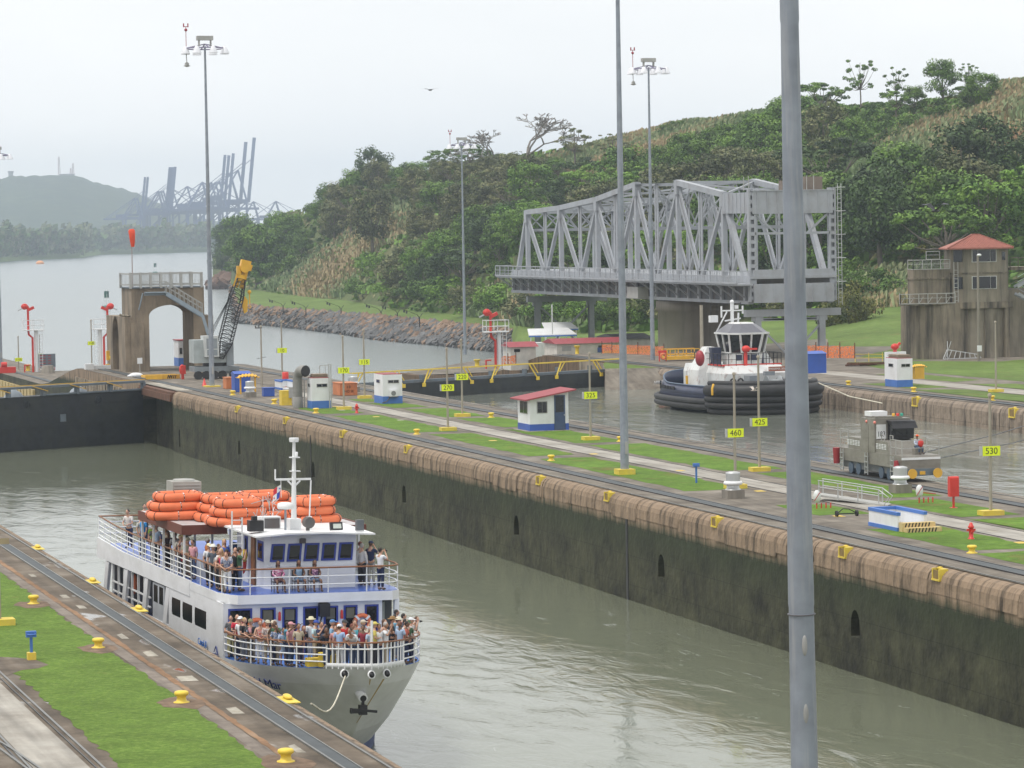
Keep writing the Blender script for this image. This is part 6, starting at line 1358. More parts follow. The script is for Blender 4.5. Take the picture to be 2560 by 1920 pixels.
rel(b, 'roof_post', ventm); b = MB(); b.box(XA-1.6, XA-.3, 52, 56, 5.9, 7.2); rel(b, 'control_cage', ventm)
b = MB(); PC = ((XA+XB)/2, 49.); b.lathe([(4.4, 3.2), (4.5, 5.75)], (PC[0], PC[1], 0), 28); rel(b, 'turntable', black)
# round pier, end rests
t2 = thing('bridge_pier', 'round concrete pier under the middle of the swing bridge', 'pier', (PC[0], PC[1], 0)); b = MB(); b.lathe([(4.55, -1), (4.55, 4.4), (4.75, 4.45), (4.75, 5.6), (4.6, 5.65)], n=40); b.obj('drum', concp, t2)
def rest(y, zc, zg0, zg1, lab, col=steelb):
    t = thing('bridge_rest', lab, 'bridge support', (XA, y, 0)); b = MB(); b.box(-.5, XB-XA+1.2, -.4, .4, zc-.75, zc); b.obj('cap_beam', col, t)
    for x, zg in ((.9, zg0), (XB-XA-.9, zg1)):
        b = MB(); b.box(x-.34, x+.34, -.32, -.26, zg, zc-.75); b.box(x-.34, x+.34, .26, .32, zg, zc-.75); b.box(x-.05, x+.05, -.26, .26, zg, zc-.75); b.cb((x, 0, zc-1.0), (1.2, .5, .5)); b.obj('leg', col, t)
    b = MB(); x0, x1 = .9, XB-XA-.9; zm = min(zg0, zg1); z_a, z_b = zc-1, zm+4
    b.bar((x0, 0, z_a), (x1, 0, z_b), .22); b.bar((x1, 0, z_a), (x0, 0, z_b), .22); b.bar((x0, 0, z_b-.4), ((x0+x1)/2, 0, zm), .2); b.bar((x1, 0, z_b-.4), ((x0+x1)/2, 0, zm), .2); b.cb(((x0+x1)/2, 0, (z_a+z_b)/2), (1.1, .3, .8)); b.obj('cross_brace', col, t)
rest(20., 5.15, 0, 0, 'steel trestle holding up the near end of the swing bridge')
rest(100., 5.35, -6.5, -5.5, 'dark steel trestle holding up the far left end of the swing bridge', mat('trestle_grey', (.22, .235, .25), .6, var=.1))
# ---------------------------------------------------------------- control tower on the right
t = thing('control_tower', 'concrete control tower with red tiled hip roof at the right edge', 'tower', (113, 5, 0)); o_ = Vector((113, 5, 0))
def R_(b, name, m, par=None): b.v = [tuple(Vector(v)-o_) for v in b.v]; return b.obj(name, m, par or t)
b = MB(); cx, cy = 117.9, 8.6; n = 30; vs = [(cx+4.0*cos(a), cy+3.6*sin(a)) for a in [pi*(.93+1.14*k/n) for k in range(n+1)]]
vs = [(x+(.10 if k % 3 == 0 else 0), y) for k, (x, y) in enumerate(vs)]; b.prism(vs+[(121.5, 9)], 0, 5.75); R_(b, 'round_base', concd)
b = MB(); b.prism([(118.9, 6.6), (120.2, 5.4), (122.6, 5.0), (124.2, 5.6), (124.4, 9), (119, 10)], 0, 5.2); b.prism([(124.2, 5.8), (138, 5.8), (138, 12), (124.2, 12)], 0, 7.0); R_(b, 'lower_wall', concl)
for q_ in ((118.2, 118.7, 5.3, 6.3), (123.9, 124.4, 4.9, 5.5), (121.6, 121.75, 4.95, 5.2)): b = MB(); b.box(*q_, 0, 5.2); R_(b, 'column', concd)
b = MB(); b.box(118.72, 119.35, 6.0, 6.3, .8, 3.0); R_(b, 'rusty_door', rust)
b = MB(); b.prism([(114.1, 6), (118.2, 6), (118.2, 8), (114.1, 7.5)], 5.75, 9.3); b.prism([(114.0, 5.9), (118.2, 5.9), (118.2, 8), (114.0, 7.6)], 8.25, 8.4); R_(b, 'machine_block', concd)
b = MB(); b.prism([(112.2, 5.0), (118.3, 5.0), (118.3, 8.5), (112.8, 6.8)], 5.6, 5.78); R_(b, 'balcony_slab', concd)
def railing(b, pts, z0, h, nb, braces=False):
    for p, q in zip(pts, pts[1:]):
        p = Vector((*p, z0)); q = Vector((*q, z0)); m = max(1, int((q-p).length/.9))
        b.bar(p+Vector((0, 0, h)), q+Vector((0, 0, h)), .08); b.bar(p+Vector((0, 0, h*.55)), q+Vector((0, 0, h*.55)), .05); b.bar(p, q, .08)
        for k in range(m+1): a = p.lerp(q, k/m); b.bar(a, a+Vector((0, 0, h)), .07)
        if braces:
            for k in range(m): a = p.lerp(q, k/m); c = p.lerp(q, (k+.5)/m); b.bar(a, c+Vector((0, 0, h*.7)), .05)
b = MB(); railing(b, [(112.8, 6.6), (112.2, 4.95), (118.3, 4.95)], 5.78, 1.0, 7, True); R_(b, 'balcony_rail', ventm)
b = MB(); railing(b, [(114.1, 7.4), (114.1, 6.0), (118.2, 6.0)], 9.3, .95, 7); 
for k in range(30): b.bar((114.15+k*.135, 6, 9.4), (113.75+k*.15, 6, 10.1), .025)
railing(b, [(116, 7), (117.6, 7.2)], 10.3, .8, 3); R_(b, 'roof_rail', ventm)
cabp = [(118.5, 6.2), (119.3, 5.0), (123.4, 5.0), (124.8, 6.0), (124.8, 8.4), (118.9, 8.4)]
b = MB(); b.prism(cabp, 5.8, 11.35); b.obj; R_(b, 'cabin_wall', concl)
b = MB(); b.prism([(118.3, 6.0), (119.1, 4.8), (124.7, 4.8), (125, 6), (125, 8.6), (118.6, 8.6)], 5.15, 5.8); b.prism([(x+(.05 if x > 121 else -.05), y-.06) for x, y in cabp], 8.72, 8.86); R_(b, 'floor_slab', concd)
b = MB(); e = [(117.2, 4.2), (124.6, 4.2), (125.0, 8.6), (118.1, 8.6)]; r1, r2 = (120.9, 6.4), (121.7, 6.4); ze, za_ = 11.40, 12.75
b.add([(*e[0], ze), (*e[1], ze), (*e[2], ze), (*e[3], ze), (*r1, za_), (*r2, za_), (*e[0], ze-.12), (*e[1], ze-.12), (*e[2], ze-.12), (*e[3], ze-.12)], [(0, 1, 5, 4), (1, 2, 5), (2, 3, 4, 5), (3, 0, 4), (6, 7, 1, 0), (7, 8, 2, 1), (9, 6, 0, 3), (9, 8, 7, 6)])
for k in range(40):                          # tile ribs
    x = 117.3+k*.186; u_ = min(1, (x-117.2)/(r1[0]-117.2)) if x < r1[0] else min(1, (124.7-x)/(124.7-r2[0])) if x > r2[0] else 1
    b.bar((x, 4.2, ze+.02), (x, 4.2+2.2*u_, ze+.02+(za_-ze)*u_), .07)
b.bar((*e[0], ze+.03), (*r1, za_+.03), .14); b.bar((*e[1], ze+.03), (*r2, za_+.03), .14); b.bar((*r1, za_+.04), (*r2, za_+.04), .14)
R_(b, 'roof', tile)
for z0, z1 in ((9.98, 11.18), (7.2, 8.42)):
    f = MB(); f.box(120.2, 122.98, 4.93, 4.995, z0-.06, z1+.05); fo = R_(f, 'window', mat('window_frame_white', (.6, .6, .58), .5)); KID.setdefault(fo.name, [])
    g = MB(); 
    for x0, x1 in ((120.27, 120.85), (120.9, 122.25), (122.3, 122.9)): g.box(x0, x1, 4.90, 4.935, z0, z1)
    R_(g, 'pane', glass, fo)
    g = MB(); g.add([(118.62, 5.98, z0), (119.22, 5.08, z0), (119.22, 5.08, z1), (118.62, 5.98, z1)], [(0, 1, 2, 3)]); g.v = [(x-.03, y-.03, z) for x, y, z in g.v]; R_(g, 'side_window', glass)
f = MB(); f.add([(123.75, 5.22, 10.1), (124.3, 5.62, 10.1), (124.3, 5.62, 10.95), (123.75, 5.22, 10.95)], [(0, 1, 2, 3)]); R_(f, 'side_window', glass)
b = MB(); 
for s in (0, .9): b.bar((124.9, 4.9-s, 7.3), (129.5, 4.9-s, 9.6), .1, .25); b.bar((125, 4.9-s, 6.6), (129.5, 4.9-s, 4.0), .1, .3)
for hh in (.5, 1.0):
    b.bar((124.9, 4.0, 7.3+hh), (129.5, 4.0, 9.6+hh), .06); b.bar((125, 4.0, 6.6+hh), (129.5, 4.0, 4.0+hh), .06)
for k in range(12): b.cb((125.1+.38*k, 4.45, 6.5-.22*k), (.3, .9, .05))
R_(b, 'outside_stair', mat('stair_grey', (.30, .32, .34), .6)); b = MB(); b.box(124.9, 138, 6, 12, 9.0, 9.3); railing(b, [(125, 6), (138, 6)], 9.3, 1.0, 6); R_(b, 'rear_platform', concd)
b = MB(); 
for k in range(8): b.bar((118.25, 5.1, 6+.45*k), (118.7, 5.1, 6+.45*k), .05)
b.bar((118.25, 5.1, 5.8), (118.25, 5.1, 10), .06); b.bar((118.7, 5.1, 5.8), (118.7, 5.1, 10), .06); R_(b, 'wall_ladder', ventm)
P = G(2358, 900); t = thing('trestle_frame', 'collapsed grey aluminium trestle on the lawn in front of the control tower', 'frame', P); b = MB(); q = [Vector((0, 0, .1)), Vector((4.4, .4, .1)), Vector((4.6, 1.4, .4)), Vector((1.0, 1.2, 1.0))]
b.bar(q[0], q[1], .09); b.bar(q[3], q[2], .09); b.bar(q[0], q[3], .09)
for k in range(8): b.bar(q[0].lerp(q[1], k/7), q[3].lerp(q[2], k/7), .07)
b.bar((.2, 0, 0), (.9, 0, 1.9), .06); b.bar((.5, 0, 0), (.7, .5, 1.9), .06); b.obj('frame', alum, t)
# ---------------------------------------------------------------- tug
B0 = G(1949, 1036, -1.9); TG = thing('tug_boat', 'black hulled tug with white wheelhouse and thick rubber fenders in the upper chamber', 'tug', (B0.x, B0.y, -1.9), radians(1.5))
def ring(hw, y0, y1, z, n=26, sq=2.6, asym=1.):
    pts = []
    for k in range(n):
        a = 2*pi*k/n; c, s = cos(a), sin(a); m = 2/sq; x = hw*abs(c)**m*(1 if c >= 0 else -1); yy = abs(s)**m*(1 if s >= 0 else -1); pts.append((x, (y0+y1)/2+(y1-y0)/2*yy, z))
    return pts
hw = 5.1
b = MB(); b.loft([ring(3.9, 1.2, 19.5, -1, sq=2.4), ring(4.3, .6, 20.3, .3, sq=2.4), ring(hw, .2, 20.8, 1.0, sq=2.5), ring(hw, .1, 20.9, 1.5, sq=2.5)]); b.obj('hull', navy, TG)
def sheer(k, n, z0, z1): return z0
b = MB()
def wrapped(hwx, y0, y1, z, r, part=None, n=40, sq=2.5):
    pts = ring(hwx, y0, y1, z, n, sq); return pts
for z, r, e in ((.55, .30, .25), (1.0, .28, .28)): b.tube(wrapped(hw+e, .1-e, 20.9+e, z, r), r, 8, closed=True)
b.obj('side_fender', rubber, TG)
b = MB()                                      # heavy bow rolls
for z, r, e, w_ in ((2.05, .54, .30, 1.), (1.33, .30, .38, 1.), (.80, .27, .36, 1.), (.25, .28, .25, .97), (2.65, .24, .12, .98)):
    pts = [p for p in ring((hw+e)*w_, -e, 16, z, 48, 2.7)]; pts = sorted([p for p in pts if p[1] < 4.2], key=lambda p: atan2(p[0], -(p[1]-5)))
    b.tube(pts, [r*.8]+[r]*(len(pts)-2)+[r*.8], 12)
b.obj('bow_fender', rubber, TG)
# bulwark
b = MB(); R1 = ring(hw-.02, .2, 20.8, 1.5, 48, 2.5); R2 = [(x*.93, y*.97+.4 if y > 10 else y*.97+.3, 2.35 if y > 3 else 2.6) for x, y, z in R1]; R2 = [(x, y, 2.25+.9*max(0, (y-15)/6)) for x, y, z in R2]
b.loft([R1, R2], False); o = b.obj('bulwark', navy, TG); m = o.modifiers.new('s', 'SOLIDIFY'); m.thickness = .08
b = MB(); b.tube([(x, y, z+.02) for x, y, z in R2], .07, 6, closed=True); b.obj('bulwark_rail', mat('rail_slate', (.10, .14, .20), .5), TG)
b = MB(); b.loft([ring(hw-.15, .4, 20.6, 1.52, 26, 2.5), ring(hw-.15, .4, 20.6, 1.56, 26, 2.5)]); b.obj('deck', mat('tug_deck', (.14, .17, .19), .7, var=.2), TG)
b = MB()
hx_ = lambda y: hw*(1-abs((y-10.5)/10.3)**2.5)**.4
for k in range(5): y = 12.1+k*.95; b.cb((-hx_(y)*.985, y, 1.9), (.08, .55, .28))
b.cb((-hx_(17)*.99, 17.0, 2.0), (.1, .4, .7), -.5); b.obj('freeing_port', black, TG)
tx = text('PANAMA 1', .45, railw, TG, (-4.02, 18.4, 2.1), (pi/2-.2, 0, -pi/2-.75), 'name_lettering', .01)
tugw = mat('tug_white', (.66, .67, .66), .45, var=.04, dirt=(.28, .14, .10), dscale=(2, 2, 1.), damt=.8, drange=(.55, .70))
b = MB(); b.loft([[(-2.9, 5.2, 1.5), (2.9, 5.2, 1.5), (3.1, 14.5, 1.5), (-3.1, 14.5, 1.5)], [(-2.9, 5.2, 3.3), (2.9, 5.2, 3.3), (3.1, 14.5, 3.3), (-3.1, 14.5, 3.3)], [(-2.6, 5.8, 3.95), (2.6, 5.8, 3.95), (2.9, 14.5, 3.95), (-2.9, 14.5, 3.95)]], smooth=False); b.obj('deckhouse', tugw, TG)
b = MB(); b.box(-2.7, 2.7, 5.85, 5.95, 4.0, 4.1); b.bar((-2.7, 5.8, 4.0), (-2.7, 13, 4.0), .12); b.obj('red_coaming', red, TG)
for s in (-1, 1):
    b = MB(); b.add([(s*3.0, 9, 1.5), (s*3.9, 9, 1.5), (s*3.9, 12, 1.5), (s*3.0, 12, 1.5), (s*2.6, 9.4, 3.9), (s*3.7, 9.3, 3.5), (s*3.7, 11.8, 3.5), (s*2.6, 11.6, 3.9), (s*1.9, 10, 5.5), (s*2.6, 10, 5.5), (s*2.6, 11.2, 5.5), (s*1.9, 11.2, 5.5)], [(0, 1, 5, 4), (1, 2, 6, 5), (2, 3, 7, 6), (3, 0, 4, 7), (4, 5, 9, 8), (5, 6, 10, 9), (6, 7, 11, 10), (7, 4, 8, 11), (8, 9, 10, 11)])
    fo = b.obj('funnel', tugw, TG); b = MB(); b.cb((s*2.0, 9.75, 4.7), (.9, .9, 1.5)); b.obj('funnel_band', navy, fo)
# wheelhouse: octagon with raked windows
def octo(hx, y0, y1, z, c=.75):
    X = .35; return [(x+X, y, zz) for x, y, zz in [(-hx+c, y0, z), (hx-c, y0, z), (hx, y0+c, z), (hx, y1-c, z), (hx-c, y1, z), (-hx+c, y1, z), (-hx, y1-c, z), (-hx, y0+c, z)]]
b = MB(); b.loft([octo(1.4, 7.4, 11.0, 3.95), octo(1.5, 7.3, 11.1, 5.0)], smooth=False); wh = b.obj('wheelhouse', tugw, TG)
g = MB(); g.loft([octo(1.52, 7.27, 11.12, 5.01), octo(1.78, 6.95, 11.4, 6.6)], smooth=False); g.obj('window_band', glass, wh)
b = MB(); lo = octo(1.54, 7.24, 11.14, 5.0); hi = octo(1.81, 6.92, 11.44, 6.62)
for k in range(8):
    b.bar(lo[k], hi[k], .16); m0 = [(lo[k][i]+lo[(k+1) % 8][i])/2 for i in range(3)]; m1 = [(hi[k][i]+hi[(k+1) % 8][i])/2 for i in range(3)]
    if k in (0, 2, 4, 6): b.bar(m0, m1, .15); b.bar(lo[k], lo[(k+1) % 8], .1)
b.obj('window_mullion', tugw, wh)
b = MB(); b.loft([octo(1.95, 6.8, 11.6, 6.6), octo(1.95, 6.8, 11.6, 6.75)], smooth=False); b.loft([octo(.95, 8.2, 10.4, 7.5, .4), octo(.85, 8.3, 10.3, 7.6, .4)], smooth=False); b.obj('roof', tugw, wh)
b = MB(); b.loft([octo(1.85, 6.95, 11.5, 6.75), octo(1.0, 8.1, 10.5, 7.5, .5)], smooth=False); b.obj('roof_glazing', mat('roof_glass', (.12, .12, .14), .3), wh)
b = MB()
for k in range(3): b.box(-1.0+.72*k, -.45+.72*k, 7.2, 7.28, 4.35, 4.85)
b.obj('lower_window', navy, wh)
b = MB(); b.bar((.2, 11, 6.6), (.2, 11, 9.3), .24); b.bar((-.8, 11, 8.6), (1.2, 11, 8.6), .12); b.bar((-.8, 11, 8.0), (-.8, 11, 9.0), .12); b.bar((1.2, 11, 8.3), (1.2, 11, 9.0), .12); b.bar((-.5, 11, 7.7), (1.0, 11, 7.9), .12); b.bar((.7, 11, 6.6), (.8, 11, 8.4), .14); b.ball((.2, 11, 9.35), .2, 8, 6); b.bar((-1.3, 11.2, 6.6), (-.2, 11.2, 8.5), .1); b.cb((.6, 11, 8.9), (.3, .3, .3)); b.cb((-1.5, 11.2, 7.9), (.7, .5, .6)); b.obj('mast', white, TG)
b = MB()
for k in range(9): x = -2.8+.7*k; b.bar((x, 6.2, 3.95), (x, 6.2, 5.0), .05)
b.bar((-2.8, 6.2, 5.0), (2.8, 6.2, 5.0), .05); b.bar((-2.8, 6.2, 4.5), (2.8, 6.2, 4.5), .04)
for s in (-2.8, 2.8): b.bar((s, 6.2, 5.0), (s, 13.5, 5.0), .05); b.bar((s, 6.2, 4.5), (s, 13.5, 4.5), .04); [b.bar((s, 6.2+.9*k, 3.95), (s, 6.2+.9*k, 5), .05) for k in range(8)]
for s in (-1.6, 1.2): b.bar((s, 11.5, 8.1), (s, 11.5, 9.3), .05)
b.bar((-1.6, 11.5, 9.2), (1.2, 11.5, 9.2), .05); b.obj('guard_rail', black, TG)
b = MB(); b.lathe([(.22, 3.9), (.16, 4.0), (.16, 5.1)], (-.6, 6.0, 0), 10); b.ball((-.6, 5.9, 5.4), (.4, .35, .3), 10, 7); b.bar((-.6, 5.8, 5.4), (.2, 5.3, 5.4), .16); b.obj('water_cannon', red, TG)
b = MB(); b.lathe([(.6, 0), (.6, .15), (.35, .2), (.35, 1.1), (.6, 1.15), (.6, 1.3)], n=18); o = b.obj('winch', mat('winch_grey', (.25, .27, .28), .5, dirt=(.1, .1, .1), damt=.4), TG, loc=(.3, 3.6, 2.4)); o.rotation_euler = (0, pi/2, 0); o.scale = (1.2, 1.2, 1)
b = MB(); b.cb((-1.1, 3.6, 2.3), (.8, 1.3, 1.8)); b.cb((.9, 4.4, 3.3), (.9, .5, .35)); b.box(-3, 3, 3.2, 4.5, 1.5, 1.75); b.tube([(2.6, 3, 2.1), (2.6, 4, 2.4), (2.6, 4.8, 1.6)], .25, 8); b.obj('deck_gear', mat('gear_grey', (.22, .24, .26), .5), TG)
b = MB(); b.tube([(-1.7, 3.3, 2.3), (-2.5, 2.9, 2.3)], .22, 12); b.obj('yellow_vent', orangey, TG); b = MB(); b.tube([(-4.1, 11, 1.6), (-4.15, 11, 3)], .12, 8); b.obj('yellow_post', orangey, TG); b = MB(); b.tube([(-5.35, 1.6, 2.65), (-5.55, 1.4, 2.3), (-5.5, 1.5, 1.75)], .1, 8); b.obj('yellow_shackle', orangey, TG)
b = MB(); b.ball((-3.9, 8.4, 4.6), (.4, .5, .7), 10, 8); b.obj('life_raft', dred, TG)
b = MB(); b.box(1.0, 2.6, 4.7, 4.76, 3.45, 3.85); nb = b.obj('name_board', mat('name_board', (.35, .12, .07), .6), TG); text('PANAMA XIV', .26, railw, nb, (1.8, 4.69, 3.65), (pi/2, 0, 0), 'name_lettering', .003)
b = MB()
for x in (-2.2, -1.5, 2.2, 2.9): b.tube([(x, 4.95, 2.7+.35*cos(k*.7)) if False else (x+.25*sin(k*.7), 5.0, 2.6+.3*cos(k*.7)) for k in range(9)], .08, 6, closed=True)
b.obj('hanging_tyre', rubber, TG)
for x, h_, lab in ((AD(1755, 905, 330), 8.6, 'tall weathered post behind the funnel of the tug'),):
    t = thing('mooring_post', lab, 'post', x); b = MB(); b.tube([(0, 0, 0), (0, 0, ZP(x, 763)-x.z)], [.2, .17], 8); b.obj('pole', polem, t)
# ---------------------------------------------------------------- towing locomotive
LX, LY = 49.3, -141.3; t = thing('towing_locomotive', 'grey towing locomotive number 183 on the centre wall rails', 'locomotive', (LX, LY, 0)); lw = 2.3
b = MB(); b.box(.12, lw-.12, .3, 8.6, .35, .75); b.obj('chassis', mat('loco_dark', (.12, .13, .14), .6, dirt=(.2, .17, .12), damt=.4), t)
b = MB(); b.box(0, lw, 1.31, 9.0, .75, 1.45); b.pris([(0, .62), (0, 1.3), (.15, 1.46), (1.3, 1.46), (1.3, .5)], -.01, lw+.01, 'x'); b.obj('body', stain, t)
b = MB(); b.box(.05, lw-.05, -.04, .4, .35, .74); b.obj('front_apron', mat('loco_blue_grey', (.13, .17, .20), .5), t)
b = MB(); b.box(.0, lw, -.03, .0, 1.24, 1.36); b.obj('front_strip', white, t)
def hood(y0, y1, nm):
    b = MB(); b.pris([(y0, 1.45), (y0+.35, 2.12), (y1, 2.12), (y1, 1.45)], .04, lw-.2, 'x'); h = b.obj(nm, stain, t)
    g = MB()
    for i in range(5):
        for j in range(4): g.box(.02, .036, y0+.5+i*.38, y0+.78+i*.38, 1.68+.08*j, 1.72+.08*j)
    g.obj('louvre', white, h)
hood(1.7, 3.7, 'front_hood'); hood(5.5, 7.6, 'rear_hood')
b = MB(); b.box(-.02, lw-.15, 3.7, 5.7, 1.45, 3.32); b.box(-.04, .0, 4.6, 5.0, .9, 3.0); cab = b.obj('cab', stain, t)
b = MB(); b.pris([(3.1, 2.2), (3.7, 2.15), (3.7, 3.2), (3.0, 3.1)], .78, lw-.22, 'x'); b.obj('windscreen', glass, cab)
b = MB(); b.pris([(2.75, 2.8), (3.1, 3.2), (3.7, 3.22), (3.7, 3.15), (3.1, 2.95)], .7, lw-.12, 'x'); b.obj('sun_visor', black, cab)
b = MB(); b.box(.08, .66, 3.66, 3.695, 2.2, 3.0); b.obj('number_board', white, cab)
text('183', .42, black, cab, (.37, 3.655, 2.45), (pi/2, 0, 0), 'number', .002, .78)
b = MB(); b.box(.1, lw-.55, 3.9, 5.3, 3.32, 3.4); b.bar((.2, 3.0, 3.45), (1.8, 3.0, 3.45), .06); b.bar((.2, 3, 3.45), (.2, 5, 3.4), .05); b.obj('roof', mat('roof_dull', (.2, .19, .16), .6), cab)
b = MB(); b.box(.1, 1.1, 4.5, 5.4, 3.42, 3.68); b.obj('roof_unit', white, cab)
for i, (m_, nm) in enumerate(((orangey, 'amber_lamp'), (red, 'red_lamp'), (mat('lamp_green', (.02, .3, .2), .4), 'green_lamp'))): b = MB(); b.lathe([(.08, 3.42), (.09, 3.6), (.05, 3.62)], (1.0+.25*i, 3.4, 0), 10); b.obj(nm, m_, cab)
for y in (4.9, 3.75):
    b = MB(); b.ball((-.03, y-.1, 3.12), .09, 8, 6); b.obj('headlamp', mat('lamp_pink', (.75, .25, .2), .4), cab)
b = MB()
def hoop(pts, z0, z1):
    for p, q in zip(pts, pts[1:]):
        for z in (z1, (z0+z1)/2): b.bar((*p, z), (*q, z), .035)
    for p in pts: b.bar((*p, z0), (*p, z1), .04)
hoop([(.05, 1.6), (.05, .9), (.05, .05), (lw-.05, .05), (lw-.05, 1.7)], 1.45, 2.3); hoop([(.05, 7.7), (.05, 8.9), (lw-.1, 8.9), (lw-.1, 5.6)], 1.45, 2.5)
for y in (1.4, 2.6): b.tube([(.1, y, 2.12), (.1, y, 2.5), (.1, y+.4, 2.5), (.1, y+.4, 2.12)], .025, 6)
b.obj('handrail', ventm, t)
for y in (1.05, 4.7, 8.3):
    b = MB(); b.bar((-.12, y-.2, .15), (-.12, y-.2, 1.4), .05); b.bar((-.12, y+.2, .15), (-.12, y+.2, 1.4), .05)
    for k in range(4): b.box(-.17, -.07, y-.2, y+.2, .25+.3*k, .29+.3*k)
    b.obj('step_ladder', alum, t)
for y in (1.9, 3.0, 6.3, 7.4):
    b = MB(); b.tube([(.05, y, .36), (.3, y, .36)], .33, 14); b.obj('wheel', mat('wheel_blue', (.07, .10, .14), .6), t)
for x in (.5, lw-.3):
    b = MB(); b.tube([(x, -.35, .5), (x, -.3, .5)], .27, 18); b.tube([(x, -.3, .5), (x, .0, .5)], .1, 10); b.obj('buffer', orangey, t)
b = MB(); b.box(1.05, 1.35, -.12, -.03, .42, .6); b.obj('coupling', orangey, t)
b = MB(); b.tube([(-.15, .3, .75), (-.2, .3, 1.2)], [.2, .12], 8); b.tube([(-.1, 9.1, .5), (-.1, 9.1, 1.4)], [.2, .25], 8); b.obj('hanging_bag', dred, t)
for i, (q0, q1) in enumerate((((LX+lw-.5, LY+1.3, 1.5), AX(2560, 1075, FX+1)), ((LX+lw, LY+.6, 1.2), AX(2560, 1090, FX+1)))):
    q0 = Vector(q0); q1 = AD(2640+40*i, 1040+28*i, 235); b = MB(); o = q0; d = q1-q0; b.tube([Vector((0, 0, 0)), d*.5-Vector((0, 0, .12)), d], .03, 6)
    b.obj('towing_cable', steeld, None, q0, label=['upper towing cable running off to the right from the locomotive', 'lower towing cable running off to the right from the locomotive nose'][i], cat='cable', group='towing cables')
q0 = Vector((B0.x+4, B0.y+1, .6)); q1 = AD(2640, 1130, 215); b = MB(); d = AD(2205, 1008, 262)-q0; b.tube([Vector((0, 0, 0)), d*.5-Vector((0, 0, .3)), d], .05, 6); b.obj('tow_line', ropem, None, q0, label='mooring line from the tug bow to the far wall', cat='rope')
# ---------------------------------------------------------------- container cranes of the far port
crm = mat('port_crane_blue', (.035, .065, .19), .6, var=.05)
def port_crane(P, up, lab, s=1.):
    t = thing('port_crane', lab, 'crane', P, radians(-12), 'container cranes of the far port'); t.scale = (s, s, s)
    b = MB()
    for y in (-12, 12):
        for x in (-15, 15): b.bar((x, y, 0), (x, y, 48), 2.6)
        b.bar((-15, y, 18), (15, y, 18), 2.2); b.bar((-15, y, 18), (15, y, 46), 1.4); b.bar((-15, y, 48), (15, y, 48), 2.4)
        b.bar((15, y, 48), (6, y*.3, 82), 1.6); b.bar((-15, y, 48), (6, y*.3, 82), 1.4)
    for x in (-15, 15): b.bar((x, -12, 44), (x, 12, 44), 2); b.bar((x, -12, 3), (x, 12, 3), 2)
    b.obj('portal_frame', crm, t)
    b = MB(); 
    for y in (-4, 4): b.bar((-48, y, 46), (15, y, 46), 2, 3)
    b.bar((-48, -4, 46), (-48, 4, 46), 2); b.bar((6, 0, 82), (-44, 0, 48), 1.1); b.cb((-20, 0, 51), (14, 9, 6)); b.obj('back_girder', crm, t)
    b = MB()
    if up:
        for y in (-3.5, 3.5): b.bar((17, y, 46), (25, y, 118), 2.8, 3.8)
        for k in range(8): b.bar((17+k, -3.5, 46+9*k), (17+k, 3.5, 46+9*k), 1.2)
        b.bar((6, 0, 82), (24, 0, 96), .8)
    else:
        for y in (-4, 4): b.bar((15, y, 46), (80, y, 46), 2, 3)
        b.bar((6, 0, 82), (48, 0, 48), 1.1); b.bar((6, 0, 82), (76, 0, 48), 1.0)
    b.obj('boom', crm, t); return t
pcs = [(330, 1, .80), (337, 1, .80), (388, 1, .92), (395, 1, .92), (401, 1, .92), (424, 0, .95), (460, 0, 1.0), (520, 1, 1.05), (530, 1, 1.06), (540, 1, 1.06), (566, 1, 1.22), (585, 1, 1.26), (498, 0, 1.05), (628, 0, .72), (684, 0, .72), (806, 0, .72)]
nmz = ['leftmost raised boom port crane', 'second raised boom port crane from the left', 'third raised boom port crane from the left', 'fourth raised boom port crane from the left', 'fifth raised boom port crane from the left', 'lowered boom port crane left of the tall group', 'lowered boom port crane under the tall group', 'raised boom port crane left of the tall mast', 'raised boom port crane touching the tall mast', 'raised boom port crane just right of the mast', 'second tallest port crane with raised boom', 'tallest port crane with raised boom', 'lowered boom port crane behind the mast', 'lone port crane right of the tallest one', 'second lone port crane on the right', 'port crane peeping over the trees above the wooded point']
cu_ = {}
for (u, up, s), nm in zip(pcs, nmz):
    P = hd(u, 4550+(u % 7)*25); P.z = -2; nm += ' in the haze'
    if up in cu_: o = dup(cu_[up], P, radians(-12+(u % 5)*2), nm, None, s)
    else: cu_[up] = port_crane(P, up, nm, s)
b = MB(); rr = random.Random(12)
for k in range(150): P = hd(rr.uniform(0, 640), 4450+rr.random()*60)-Vector((0, 0, 0)); P.z = 3+rr.random()*9; b.mi = rr.randrange(3); b.cb(P, (rr.uniform(8, 30), 8, rr.uniform(3, 7)))
b.obj('container_yard', [mat('yard_grey', (.25, .27, .3), .7), mat('yard_rust', (.3, .12, .08), .7), mat('yard_white', (.6, .6, .6), .7)], kind='stuff', label='tiny container stacks and sheds of the far port under the cranes', cat='containers')
for u, yt, lab in ((148, 392, 'tall radio mast on the distant hill'), (183, 408, 'shorter radio mast on the distant hill'), (177, 420, 'small radio mast beside the hilltop building')):
    P = AD(u, 442, 5790); t = thing('radio_mast', lab, 'radio mast', P); b = MB(); H = ZP(P, yt)-P.z
    for s in ((-2, -2), (2, -2), (0, 2)): b.bar((s[0], s[1], -8), (s[0]*.4, s[1]*.4, H), .75)
    b.obj('lattice', mat('mast_pinkish', (.5, .4, .4), .6), t)
for u, w_, h_, lab in ((168, 24, 8, 'flat roofed building on top of the distant hill'), (27, 7, 13, 'small water tower on top of the distant hill')):
    P = AD(u, 446, 5790); b = MB(); b.box(-w_/2, w_/2, -6, 6, -8, h_*.8); b.box(-w_/2-1, w_/2+1, -7, 7, h_*.8, h_); b.obj('hilltop_building', mat('hill_building', (.3, .3, .32), .7), None, P, label=lab, cat='building')
